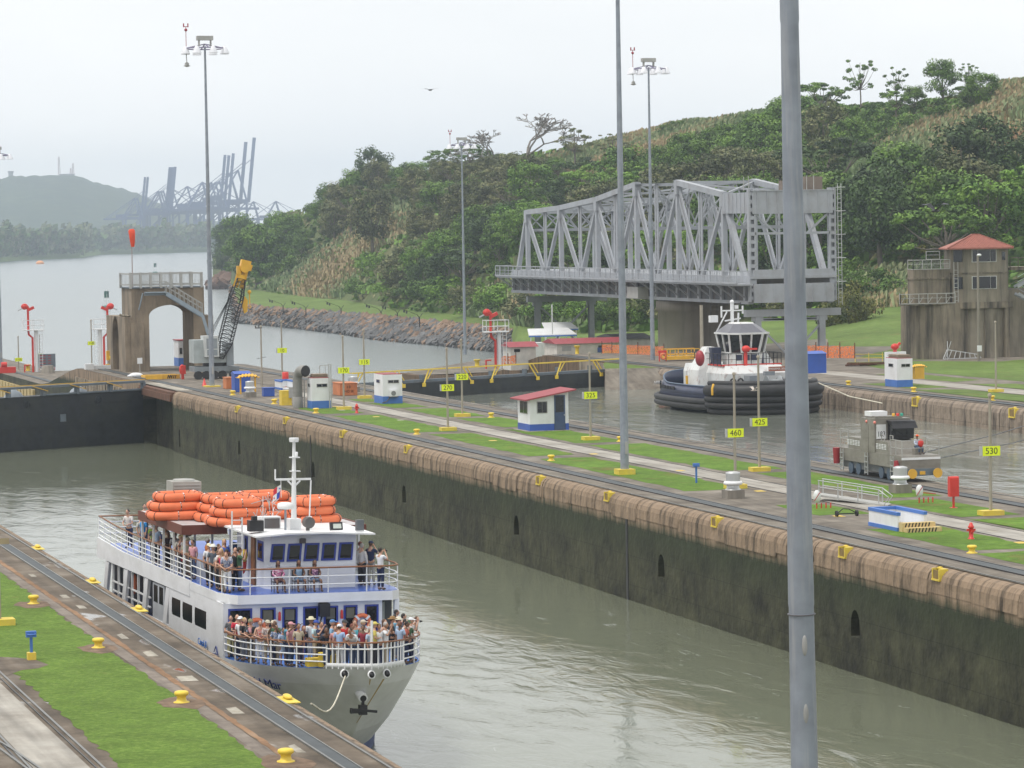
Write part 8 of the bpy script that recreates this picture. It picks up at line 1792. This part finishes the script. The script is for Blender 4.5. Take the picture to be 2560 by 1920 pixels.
# ---------------------------------------------------------------- people
def skin(vs, es, rs, root=0, sub=1):
    me = bpy.data.meshes.new('tmp'); me.from_pydata([tuple(v) for v in vs], es, []); o = bpy.data.objects.new('tmp', me); COL.objects.link(o)
    o.modifiers.new('k', 'SKIN'); me.skin_vertices.new() if not me.skin_vertices else None
    sv = me.skin_vertices[0].data
    for i, r_ in enumerate(rs): sv[i].radius = r_ if hasattr(r_, '__len__') else (r_, r_); sv[i].use_root = (i == root)
    s = o.modifiers.new('s', 'SUBSURF'); s.levels = sub; s.render_levels = sub
    bpy.context.view_layer.update(); dg = bpy.context.evaluated_depsgraph_get(); m2 = bpy.data.meshes.new_from_object(o.evaluated_get(dg)); bpy.data.objects.remove(o); return m2
def tilt(p, a, z0=.94):
    p = Vector(p)
    if p.z <= z0: return p
    y, z = p.y, p.z-z0; return Vector((p.x, y*cos(a)-z*sin(a), z0+z*cos(a)+y*sin(a)))
POSE = {'rest': (0, [(.23, .02, 1.12), (.22, -.06, .87)], [(-.23, .02, 1.12), (-.22, -.06, .87)]),
 'rail': (.14, [(.25, -.10, 1.14), (.09, -.32, 1.10)], [(-.25, -.10, 1.14), (-.07, -.34, 1.12)]),
 'lean': (.75, [(.25, -.10, 1.12), (.06, -.26, 1.26)], [(-.25, -.10, 1.12), (-.08, -.28, 1.24)]),
 'photo': (0, [(.24, -.17, 1.26), (.06, -.25, 1.55)], [(-.24, -.17, 1.24), (-.06, -.25, 1.53)]),
 'cross': (0, [(.24, -.06, 1.13), (-.03, -.21, 1.15)], [(-.24, -.06, 1.13), (.05, -.22, 1.12)]),
 'point': (0, [(.24, -.22, 1.42), (.22, -.44, 1.58)], [(-.28, -.20, 1.40), (-.24, -.42, 1.60)]),
 'sit': (.02, [(.24, -.04, .72), (.10, -.24, .62)], [(-.24, -.04, .72), (-.10, -.24, .62)])}
def joints(pose):
    a, R1, L1 = POSE[pose]; sit = pose == 'sit'; dzs = -.45 if sit else 0
    T_ = lambda p: tilt(p, a, .94+dzs)
    J = dict(pel=Vector((0, 0, .93+dzs)), wai=T_((0, 0, 1.07+dzs)), che=T_((0, .0, 1.25+dzs)), upc=T_((0, .01, 1.37+dzs)), nec=T_((0, 0, 1.46+dzs)), hb=T_((0, -.01, 1.53+dzs)), hd=T_((0, -.02, 1.62+dzs)))
    if pose == 'lean': J['hd'] = J['nec']+Vector((0, -.10, .16)); J['hb'] = J['nec']+Vector((0, -.04, .07))
    for s, A, n in ((1, R1, 'r'), (-1, L1, 'l')):
        J['sh'+n] = T_((.165*s, .01, 1.385+dzs)); J['el'+n] = Vector(A[0]) if sit else T_(A[0]); J['wr'+n] = Vector(A[1]) if sit else T_(A[1])
        if sit: J['hi'+n] = Vector((.09*s, 0, .47)); J['kn'+n] = Vector((.15*s, -.42, .48)); J['an'+n] = Vector((.15*s, -.40, .09)); J['to'+n] = Vector((.16*s, -.54, .04))
        else: J['hi'+n] = Vector((.085*s, 0, .88)); J['kn'+n] = Vector((.09*s, -.015, .49)); J['an'+n] = Vector((.095*s, .02, .08)); J['to'+n] = Vector((.11*s, -.12, .035))
    return J
BODY = {}
def body_mesh(pose):
    if pose in BODY: return BODY[pose]
    J = joints(pose); nm = ['pel', 'wai', 'che', 'upc', 'nec', 'hb']; vs = [J[k] for k in nm]; rs = [(.125, .10), (.11, .085), (.14, .10), (.12, .08), (.055, .055), (.05, .05)]; es = [(0, 1), (1, 2), (2, 3), (3, 4), (4, 5)]
    for n in 'rl':
        i = len(vs); h = J['wr'+n]+(J['wr'+n]-J['el'+n]).normalized()*.07; vs += [J['sh'+n], J['el'+n], J['wr'+n], h]; rs += [.052, .038, .026, (.036, .018)]; es += [(3, i), (i, i+1), (i+1, i+2), (i+2, i+3)]
        i = len(vs); vs += [J['hi'+n], J['kn'+n], J['an'+n], J['to'+n]]; rs += [.082, .055, .036, .033]; es += [(0, i), (i, i+1), (i+1, i+2), (i+2, i+3)]
    m = skin(vs, es, rs); b = MB()
    b.v = [tuple(v.co) for v in m.vertices]; b.f = [list(p.vertices) for p in m.polygons]; b.m = [0]*len(b.f); b.sm = [True]*len(b.f)
    hd_ = J['hd']; b.ball(hd_, (.076, .095, .115), 14, 10); b.bar(hd_+Vector((0, -.088, .01)), hd_+Vector((0, -.112, -.02)), .022); 
    for s in (-1, 1): b.ball(hd_+Vector((s*.077, .01, -.01)), (.014, .022, .03), 6, 4)
    b.mi = 1
    for s in (-1, 1): b.ball(hd_+Vector((s*.03, -.087, .015)), (.013, .009, .009), 6, 4)
    b.mi = 2; b.ball(hd_+Vector((0, -.086, -.052)), (.024, .012, .008), 6, 4); b.mi = 0
    for n, s in (('r', 1), ('l', -1)):          # five bent fingers on each palm
        w_ = J['wr'+n]; d = (w_-J['el'+n]).normalized(); sx_ = d.cross(Vector((0, 0, 1))); sx_ = sx_.normalized() if sx_.length > .1 else Vector((1, 0, 0)); dn = d.cross(sx_).normalized()
        if dn.z > 0: dn = -dn
        pal = w_+d*.075
        for k, ln in enumerate((.055, .065, .062, .05)):
            o_ = pal+sx_*(.022-.0147*k); b.tube([o_, o_+d*ln*.6, o_+d*ln*.8+dn*ln*.45], [.008, .0075, .006], 5)
        o_ = w_+d*.035+sx_*.028*s; b.tube([o_, o_+d*.025+sx_*.02*s, o_+d*.05+sx_*.018*s+dn*.012], [.010, .009, .007], 5)
    BODY[pose] = (b, J); return BODY[pose]
CL = {}
def garment(pose, kind):
    if (pose, kind) in CL: return CL[pose, kind]
    J = body_mesh(pose)[1]; L_ = lambda a, c, t: J[a].lerp(J[c], t)
    if kind in ('shirt', 'long', 'tank', 'dress'):
        lowz = J['pel']-Vector((0, 0, .04 if pose != 'sit' else .0)); vs = [lowz, J['wai'], J['che'], J['upc'], J['upc'].lerp(J['nec'], .45)]; rs = [(.150, .118), (.138, .108), (.158, .118), (.135, .095), (.075, .07)]; es = [(0, 1), (1, 2), (2, 3), (3, 4)]
        if kind == 'dress': vs.append(J['pel'].lerp(J['knr'].lerp(J['knl'], .5), .9)); rs.append((.19, .15)); es.append((0, 5))
        for n in 'rl':
            i = len(vs); vs.append(J['sh'+n]); rs.append(.066 if kind != 'tank' else .04); es.append((3, i))
            if kind in ('shirt', 'dress'): vs.append(L_('sh'+n, 'el'+n, .72)); rs.append(.062); es.append((i, i+1))
            elif kind == 'long': vs += [J['el'+n], L_('el'+n, 'wr'+n, .9)]; rs += [.052, .040]; es += [(i, i+1), (i+1, i+2)]
    else:
        vs = [J['pel']+Vector((0, 0, .04))]; rs = [(.138, .11)]; es = []
        for n in 'rl':
            i = len(vs); vs.append(J['hi'+n]-Vector((0, 0, .02 if pose != 'sit' else 0))); rs.append(.100); es.append((0, i))
            if kind == 'shorts': vs.append(L_('hi'+n, 'kn'+n, .85)); rs.append(.085); es.append((i, i+1))
            elif kind == 'trousers': vs += [J['kn'+n], L_('kn'+n, 'an'+n, .93)]; rs += [.074, .060]; es += [(i, i+1), (i+1, i+2)]
    CL[pose, kind] = skin(vs, es, rs); return CL[pose, kind]
EXTRA = {}
def extra(kind):
    if kind in EXTRA: return EXTRA[kind]
    b = MB()
    if kind == 'short_hair': b.ball((0, .018, .022), (.084, .096, .108), 14, 9); b.v = [(x, y, z if not (y < -.045 and z < .06) else .06+(z-.06)*.1+0) for x, y, z in b.v]; b.v = [(x, max(y, -.088) if z > .05 else max(y, -.02), max(z, -.06)) for x, y, z in b.v]
    elif kind == 'long_hair': b.ball((0, .025, .02), (.092, .10, .112), 14, 9); b.ball((0, .055, -.10), (.095, .06, .15), 12, 8); b.v = [(x, max(y, -.088) if z > .05 else max(y, -.015), z) for x, y, z in b.v]
    elif kind == 'cap': b.lathe([(.098, .035), (.094, .075), (.07, .115), (.02, .132)], n=16, sy=1.12); b.cb((0, -.13, .045), (.14, .11, .014), 0, .15)
    elif kind == 'hat': b.lathe([(.17, .045), (.175, .06), (.098, .062), (.09, .13), (.06, .15), (.01, .14)], n=20, sy=1.1)
    EXTRA[kind] = b; return b
SK = [mat('skin_light', (.52, .30, .21), .5), mat('skin_tan', (.36, .19, .12), .5), mat('skin_brown', (.17, .085, .05), .5)]
EYE = mat('eye_dark', (.02, .02, .02), .3); LIP = mat('lip', (.35, .12, .1), .5)
HC = {'dark': mat('hair_dark', (.02, .015, .012), .6), 'brown': mat('hair_brown', (.10, .05, .025), .6), 'blond': mat('hair_blond', (.45, .32, .15), .6), 'grey': mat('hair_grey', (.40, .38, .36), .6), 'auburn': mat('hair_auburn', (.16, .04, .02), .6)}
CC = {}
def cl(c, c2=None):
    k = (c, c2)
    if k in CC: return CC[k]
    m = mat('cloth_%d' % len(CC), c, .85, var=.06, scale=6, dirt=c2, dscale=(14, 14, 22) if c2 else (1, 1, 1), damt=.95, drange=(.49, .53)) ; CC[k] = m; return m
MESHC = {}
def person(P, yaw, pose, top, bot, tk='shirt', bk='trousers', sk=0, hair='brown', hk='short_hair', lab='', group='passengers on the ferry', h=1.64, hatc=None, hold=None, shoe=(.08, .06, .05)):
    t = thing('person', lab, 'person', P, yaw, group); s = h/1.735; t.scale = (s, s, s); b, J = body_mesh(pose)
    def om(me, name, m, par=t, loc=(0, 0, 0)):
        o = bpy.data.objects.new(name, me); COL.objects.link(o); o.parent = par; o.location = loc; o.material_slots[0].link = 'OBJECT'; o.material_slots[0].material = m; return o
    k = ('b', pose)
    if k not in MESHC: MESHC[k] = b.mesh('body', [SK[0], EYE, LIP])
    body = om(MESHC[k], 'body', SK[sk])
    def cm(kind, name, m):
        k = (pose, kind)
        if k not in MESHC: g = garment(pose, kind); g.materials.clear(); g.materials.append(white); MESHC[k] = g; [setattr(p, 'use_smooth', True) for p in g.polygons]
        return om(MESHC[k], name, m)
    cm(tk, 'top' if tk != 'dress' else 'dress', top); 
    if tk != 'dress': cm(bk, {'trousers': 'trousers', 'shorts': 'shorts'}[bk], bot)
    def xm(kind, name, m):
        k = ('x', kind)
        if k not in MESHC: MESHC[k] = extra(kind).mesh(kind, [white])
        return om(MESHC[k], name, m, t, J['hd'])
    if hk != 'bald': xm('long_hair' if hk == 'long_hair' else 'short_hair', 'hair', HC[hair])
    if hatc: xm(hatc[0], 'hat', cl(hatc[1]))
    k = ('s', pose)
    if k not in MESHC:
        sb = MB()
        for n in 'rl': sb.ball(J['to'+n].lerp(J['an'+n], .35)+Vector((0, 0, .0)), (.05, .13, .045), 8, 6)
        MESHC[k] = sb.mesh('shoes', [white])
    om(MESHC[k], 'shoes', cl(shoe))
    if hold == 'camera':
        k = ('c', pose)
        if k not in MESHC: cb_ = MB(); p = J['wrr'].lerp(J['wrl'], .5)+Vector((0, -.09, .03)); cb_.cb(p, (.12, .05, .08)); cb_.tube([p, p+Vector((0, -.09, 0))], .03, 8); MESHC[k] = cb_.mesh('camera', [white])
        om(MESHC[k], 'hand_camera', black)
    return t
W_ = (.72, .73, .75); K_ = (.03, .03, .035); NV = (.02, .03, .08); KH = (.38, .32, .24); DN = (.06, .09, .17); GY = (.22, .22, .23)
def z1(x, y): return 540+x/7.373, 1440+y/7.373
def z2_(x, y): return 780+x/7.373, 1460+y/7.373
def z3(x, y): return 240+x/7.373, 1240+y/7.373
def z4(x, y): return 440+x/7.373, 1300+y/7.373
def bB(x, y): return 600+x/4.254, 1060+y/4.254
def put(px, c, pose, top, bot, lab, h=1.64, yaw=0, **kw):
    hh = h*(1.30/1.735 if pose == 'sit' else 1.40/1.735 if pose == 'lean' else 1.0); q = onc(px[0], px[1], c+hh)
    if c < 1:
        cc = sheer_c(q.y)*1.; q = onc(px[0], px[1], cc+hh); q.z = cc
        vd = q-(FI @ CAM); vd.z = 0; vd.normalize(); lm = .24 if pose != 'lean' else .40
        for _ in range(60):
            w_, _t = hw_at(q.y, 1)
            if abs(q.x) <= w_-lm and q.y > -7.2 or q.y > .0: break
            q += vd*.06
        w_, _t = hw_at(q.y, 1); lim = w_-lm; q.x = max(-lim, min(lim, q.x)); q.y = min(q.y, .02); q.z = sheer_c(q.y)
    else: q.z = c; q.x = max(-3.22, min(3.22, q.x)); q.y = min(22.6, q.y)
    P = FM @ q; P.z -= .0
    return person(P, FRZ+yaw, pose, cl(*top) if isinstance(top[0], tuple) else cl(top), cl(bot), lab='person '+lab, h=h, **kw)
# bow deck
put(z1(285, 740), 0, 'rail', ((.06, .07, .09), (.2, .2, .2)), (.55, .50, .25), 'in a dark patterned shirt and yellow trousers at the left bow rail', yaw=-.2, hair='dark', h=1.62)
put(z1(405, 745), 0, 'cross', (.55, .03, .06), K_, 'bald and in a red shirt in front of the left life ring', hk='bald', h=1.7)
put(z1(510, 865), 0, 'rail', K_, GY, 'with short blond hair in a black top and grey trousers at the bow rail', hair='blond', yaw=.5)
put(z1(660, 860), 0, 'rail', (.05, .055, .06), (.25, .21, .16), 'in a camouflage cap and charcoal shirt leaning on the bow rail', yaw=-.4, hatc=('cap', (.20, .20, .12)))
put(z1(830, 905), 0, 'rail', ((.62, .12, .10), (.7, .55, .5)), W_, 'in sunglasses with a red floral top and white trousers', tk='tank', hair='auburn', yaw=-.2)
put(z1(965, 850), 0, 'cross', ((.55, .50, .48), (.3, .2, .2)), KH, 'in a beige cap and checked shirt at the bow rail', hatc=('cap', (.50, .46, .36)))
put(z1(1068, 878), 0, 'rest', (.5, .45, .4), GY, 'in a pale round hat behind the checked shirt', hatc=('cap', (.6, .52, .4)), hair='grey')
put(z1(1110, 930), 0, 'rail', ((.12, .2, .42), (.7, .7, .72)), NV, 'boy in a blue and white striped shirt at the bow rail', h=1.52, sk=1, hair='dark')
put(z1(1240, 1012), 0, 'rail', ((.32, .42, .62), (.5, .58, .7)), (.32, .42, .62), 'girl with dark hair in a light blue dress at the bow rail', h=1.42, tk='dress', sk=1, hair='dark', yaw=.1)
put(z1(1330, 890), 0, 'point', (.10, .30, .42), NV, 'in a teal shirt pointing with both raised arms', sk=2, hair='dark', yaw=.9)
put(z1(1560, 1010), 0, 'lean', K_, (.4, .25, .22), 'with bushy auburn hair in a black top bending over the bow rail', hair='auburn', hk='long_hair', yaw=.1, h=1.6)
put(z1(1765, 785), 0, 'rest', W_, (.5, .5, .5), 'in a wide cream hat and white shirt at the bow', sk=1, hatc=('hat', (.62, .58, .40)), yaw=.3, h=1.72)
put(z1(1855, 850), 0, 'cross', (.50, .66, .70), KH, 'in a blue cap pale aqua shirt and khaki trousers at the bow', hatc=('cap', (.04, .08, .35)), yaw=.6, h=1.68)
put(z1(1945, 872), 0, 'photo', NV, K_, 'in a navy shirt taking a photo between the blue caps', hair='dark', hold='camera', yaw=.4)
put(z1(2155, 843), 0, 'rest', (.28, .50, .72), GY, 'in a blue cap and sky blue shirt near the middle of the bow', hatc=('cap', (.10, .22, .45)), hair='grey', yaw=1.1, h=1.68)
put(z1(2055, 1092), 0, 'lean', (.04, .05, .08), DN, 'in a navy polo shirt leaning far over the bow rail', sk=2, hair='dark', yaw=-.3, h=1.66)
put(z2_(440, 822), 0, 'rest', (.6, .3, .3), GY, 'with a pink face half hidden behind the white cap', h=1.55)
put(z2_(520, 808), 0, 'rest', (.36, .50, .76), W_, 'in a white cap light blue shirt and white trousers near the stem', hatc=('cap', W_), yaw=2.6, h=1.6)
put(z2_(612, 700), 0, 'rest', (.60, .04, .04), DN, 'in a dark cap and bright red shirt near the stem', hatc=('cap', (.05, .05, .05)), yaw=.2, h=1.68)
put(z2_(800, 700), 0, 'rest', (.12, .48, .58), DN, 'in an aqua tank top at the middle of the bow', tk='tank', hair='brown', hk='long_hair', h=1.66)
put(z2_(950, 700), 0, 'photo', (.58, .52, .42), (.45, .40, .33), 'in a beige cap and beige jacket taking a photo', tk='long', hatc=('cap', (.55, .48, .38)), hold='camera', yaw=1.2, hair='blond')
put(z2_(800, 985), 0, 'lean', W_, DN, 'with dark hair in a white polo shirt leaning over the stem', sk=1, hair='dark', yaw=-.7, h=1.66)
put(z2_(1080, 880), 0, 'rest', (.45, .55, .68), GY, 'in a pale blue shirt behind the jackstaff', yaw=.6, h=1.5, hair='grey')
put(z2_(1250, 805), 0, 'rest', W_, NV, 'in a plain white tee and navy trousers right of the jackstaff', sk=1, hair='dark', yaw=-.1, h=1.6)
put(z2_(1345, 685), 0, 'rest', ((.3, .3, .35), (.6, .6, .6)), K_, 'in sunglasses with brown hair by the passage on the right', tk='tank', hair='brown', hk='long_hair', yaw=.8)
put(z2_(1490, 640), 0, 'cross', K_, K_, 'in a brown cowboy hat and dark shirt on the right of the bow', hatc=('hat', (.26, .15, .06)), yaw=1.3, h=1.7)
put(z2_(1600, 648), 0, 'rest', (.42, .55, .70), GY, 'in a white straw hat and pale blue shirt on the right of the bow', hatc=('hat', (.65, .62, .5)), yaw=1.2)
put(z2_(1545, 575), 0, 'rest', (.2, .45, .6), GY, 'in a bright blue shirt behind the cowboy hat', hair='dark', yaw=1.0, h=1.66)
put(z2_(1570, 478), 0, 'rest', (.25, .22, .2), K_, 'with dark hair farthest back on the right side passage', hair='dark', sk=1, yaw=1.2, h=1.72)
put(z2_(1700, 562), 0, 'rest', (.10, .10, .12), K_, 'with dark hair looking right behind the bow crowd', hair='dark', yaw=1.3, h=1.7)
put(z2_(1730, 685), 0, 'rest', W_, NV, 'with dark hair in a white blouse at the right bow rail', tk='long', hair='dark', yaw=.9)
put(z2_(1850, 640), 0, 'photo', (.5, .5, .5), K_, 'raising both hands to take a photo over the right rail', hair='dark', yaw=1.2, hold='camera')
put(z2_(1832, 722), 0, 'rest', (.65, .6, .6), NV, 'in a white cap at the right bow rail', hatc=('cap', W_), yaw=.9)
put(z2_(1720, 808), 0, 'rail', (.50, .12, .08), NV, 'in a rust red shirt at the right bow rail', sk=2, hair='dark', yaw=1.0, h=1.58)
put(z2_(1850, 832), 0, 'lean', (.62, .62, .64), NV, 'in a light grey shirt resting both arms on the right bow rail', hair='brown', yaw=.5, h=1.7)
# upper deck: three seated women, right side group, left side group
U = 2.345
cm_ = mat('chair_metal', (.08, .08, .09), .5)
for px, top, lab, tt in ((z4(1890, 740), ((.45, .10, .25), (.62, .5, .55)), 'seated in a pink and white patterned blouse in front of the wheelhouse', 'long'), (bB(630, 1440), (.22, .32, .45), 'seated in a blue off shoulder top in front of the wheelhouse', 'tank'), (bB(800, 1440), ((.10, .04, .12), (.5, .3, .4)), 'seated in a dark flowered top in front of the wheelhouse', 'tank')):
    o = put(px, U, 'sit', top, (.12, .18, .28) if tt == 'tank' else (.1, .05, .06), lab, h=1.62, tk=tt, bk='shorts', sk=2, hair='dark', hk='long_hair'); o.location += FM.to_3x3() @ Vector((0, 0, 0))
    t = thing('deck_chair', 'black metal chair under the woman '+lab.split(' in a ')[1].replace(' in front of the wheelhouse', ''), 'chair', o.location, FRZ); b = MB()
    for x in (-.22, .22):
        for y in (-.2, .2): b.bar((x, y, 0), (x, y, .40 if y < 0 else .8), .025)
    b.obj('leg_frame', cm_, t); b = MB(); b.box(-.24, .24, -.22, .22, .375, .40); b.obj('seat', cm_, t); b = MB(); b.box(-.22, .22, .2, .22, .55, .8); b.obj('backrest', cm_, t)
put(bB(1400, 1245), U, 'photo', NV, (.36, .35, .31), 'in a navy cap and navy shirt taking a photo on the upper deck right', hatc=('cap', NV), yaw=2.6, hold='camera', h=1.72)
put(bB(1500, 1312), U, 'photo', W_, NV, 'in a white tee taking a photo at the upper right corner', yaw=2.2, hair='dark', hold='camera')
put(bB(1305, 1270), U, 'rest', (.62, .60, .58), K_, 'in a cream shirt beside the navy shirted photographer', yaw=2.2, hair='grey', tk='long')
put(bB(1285, 1250), U, 'rest', (.5, .5, .5), K_, 'with red brown hair behind the cream shirt on the upper deck', yaw=1.8, hair='auburn')
put(z4(905, 350), U, 'rest', (.05, .12, .50), NV, 'with light brown curls in a bright blue top on the upper deck', hair='blond', hk='long_hair', h=1.7)
put(z4(1110, 505), U, 'photo', K_, K_, 'bald in a black shirt behind the ladder', hk='bald', yaw=-.3, h=1.66)
put(z4(945, 550), U, 'cross', ((.15, .22, .32), (.3, .38, .45)), NV, 'with short hair in a blue patterned blouse leaning on the upper rail', hair='brown', yaw=-.2, h=1.6)
put(z4(840, 505), U, 'rail', (.65, .66, .68), K_, 'grey haired in a white shirt leaning on the upper rail', hair='grey', yaw=-.3, h=1.66)
put(z4(700, 455), U, 'rest', (.10, .12, .15), K_, 'in a white hat with a dark band on the upper deck', hatc=('hat', (.72, .72, .66)), yaw=-.2)
put(z4(655, 545), U, 'rest', ((.55, .58, .62), (.35, .38, .45)), (.28, .24, .18), 'seen from behind in a white flowered shirt on the upper deck', yaw=2.9, hair='dark', h=1.66)
put(z4(465, 435), U, 'rest', W_, K_, 'in a cream cap and white shirt on the upper deck', hatc=('cap', (.72, .66, .45)), h=1.64)
put(z4(490, 590), U, 'rail', ((.12, .15, .25), (.4, .4, .45)), W_, 'with short red hair and a dark top with white trousers at the upper rail', hair='auburn', yaw=-.5, h=1.58)
put(z4(320, 535), U, 'rail', (.50, .03, .08), (.3, .2, .15), 'blond in sunglasses and a crimson vest at the upper rail', tk='tank', bk='shorts', hair='blond', hk='long_hair', yaw=-.9)
put(z4(130, 570), U, 'rail', (.30, .32, .30), KH, 'in a white cap sitting low at the upper rail', hatc=('cap', W_), yaw=.7, h=1.5)
put(z4(25, 578), U, 'rest', (.35, .30, .28), K_, 'in a brown top left of the white cap at the upper rail', hair='brown', yaw=.5, h=1.5)
put(z3(230, 245), U+.2, 'rail', (.66, .62, .60), NV, 'in a white shirt at the stern end of the upper rail', yaw=-.8, hair='dark', h=1.7)
put(z3(480, 358), U+.15, 'rest', (.03, .25, .60), DN, 'in a bright blue tee with a backpack strap near the stern', yaw=-1.2, hair='grey', h=1.7)
put(z3(545, 365), U+.15, 'rest', (.5, .5, .46), GY, 'with dark hair behind the bright blue tee', yaw=.6, hair='dark')
put(z3(550, 492), U+.1, 'rest', (.30, .48, .06), GY, 'in a lime green shirt at the upper rail', yaw=-.5, sk=1, hair='dark', h=1.6)
put(z3(905, 142), U+.1, 'rest', (.3, .3, .3), K_, 'whose head shows behind the left raft stack', hair='dark', h=1.7)
put(z3(870, 520), U, 'rest', (.10, .105, .11), DN, 'in a dark grey shirt under the canopy', yaw=2.8, hair='grey')
put(z3(705, 662), U, 'cross', (.05, .03, .04), K_, 'with crossed arms in a black top at the rail under the canopy edge', sk=2, hair='dark', h=1.55)
put(z3(905, 805), U, 'cross', (.33, .28, .22), KH, 'in a tan shirt at the rail under the canopy', hair='grey', h=1.5, hatc=('cap', (.4, .42, .5)))
put(z3(1065, 725), U, 'rest', (.5, .48, .44), GY, 'with fair hair behind the straw hats under the canopy', hair='blond', h=1.58)
put(z3(1150, 785), U, 'rail', (.36, .37, .28), KH, 'in a black banded straw hat and khaki shirt under the canopy', hatc=('hat', (.6, .55, .4)), h=1.55)
put(z3(1232, 718), U, 'rest', (.45, .03, .06), (.45, .03, .06), 'in a straw hat and long crimson dress', tk='dress', hair='dark', hk='long_hair', hatc=('hat', (.62, .50, .22)), yaw=-.4)
put(z3(1480, 1032), U, 'rail', K_, K_, 'with brown hair in a black top at the rail right of the canopy', hair='brown', yaw=.5, h=1.52)
put(z3(1240, 560), U, 'rest', (.04, .05, .12), NV, 'in a navy shirt in the shade under the canopy', sk=1, hair='dark', h=1.7, yaw=.5)
put(z3(1620, 600), U, 'point', (.25, .28, .30), K_, 'stretching both arms out deep under the canopy', yaw=.8, hair='brown')
rr = random.Random(21); TC = [('white', W_), ('pale blue', (.35, .45, .6)), ('dark green', (.05, .12, .06)), ('pink', (.6, .3, .33)), ('beige', (.5, .44, .33)), ('black', K_), ('orange', (.6, .2, .05)), ('grey', (.3, .3, .32)), ('maroon', (.25, .03, .05)), ('yellow', (.6, .5, .12))]
SP = [(590, 1562, 'behind the left life ring'), (628, 1568, 'behind the blond woman at the bow'), (690, 1570, 'behind the checked shirt at the bow'), (728, 1572, 'left of the pointing arms'), (748, 1566, 'right of the pointing arms'), (806, 1560, 'between the wide hat and the sky blue shirt'), (846, 1562, 'left of the bright red shirt'), (882, 1566, 'right of the bright red shirt'), (910, 1570, 'behind the beige jacket'), (938, 1572, 'right of the beige jacket'), (966, 1568, 'by the right passage'), (1002, 1560, 'behind the cowboy hat'), (1022, 1574, 'near the right bow rail'), (556, 1572, 'left of the patterned shirt')]
for i, (x, y, w_) in enumerate(SP):
    nm, c = TC[i % 10]; put((x, y), 0, ('rest', 'cross', 'photo', 'rest')[i % 4], c, (NV, K_, KH, DN)[i % 4], 'in a '+nm+(' cap and shirt ' if i % 3 == 0 else ' shirt ')+w_, yaw=rr.uniform(-1, 1.2), sk=i % 3, hair=('dark', 'brown', 'grey', 'auburn')[i % 4], hatc=('cap', c) if i % 3 == 0 else None, h=rr.uniform(1.55, 1.7))
for i, (x, y, w_) in enumerate([(300, 1312, 'near the stern behind the lime green shirt'), (322, 1320, 'near the stern left of the canopy'), (395, 1330, 'deep under the canopy on the left'), (430, 1338, 'under the middle of the canopy'), (462, 1350, 'under the canopy behind the crimson dress'), (520, 1345, 'between the white caps on the upper deck'), (548, 1360, 'behind the crimson vest'), (600, 1368, 'beside the bald man at the ladder')]):
    nm, c = TC[(i*3+1) % 10]; put((x, y), U, ('rest', 'cross', 'rest', 'photo')[i % 4], c, (K_, DN, NV)[i % 3], 'in a '+nm+' shirt '+w_, yaw=rr.uniform(-1.5, 1.5), sk=i % 3, hair=('brown', 'dark', 'grey')[i % 3], h=rr.uniform(1.55, 1.7))
# lock worker on the locomotive
P = Vector((LX+1.35, LY+1.0, 1.47)); person(P-Vector((0, 0, .0)), .3, 'sit', cl((.55, .62, .75)), cl((.05, .08, .14)), tk='long', sk=2, hair='dark', hatc=('cap', (.75, .12, .03)), lab='person in an orange helmet and pale blue shirt seated on the locomotive', group='lock workers', h=1.45)
b = MB(); b.box(-.2, .2, -.2, .2, 0, .36); b.obj('seat_box', stain, None, P, label='steel box the locomotive worker sits on', cat='box')
b = MB(); b.ball((0, -.02, 0), (.17, .1, .22), 8, 6); b.obj('red_vest', red, None, P+Vector((.12, -.25, .62)), label='red vest held by the worker on the locomotive', cat='vest')
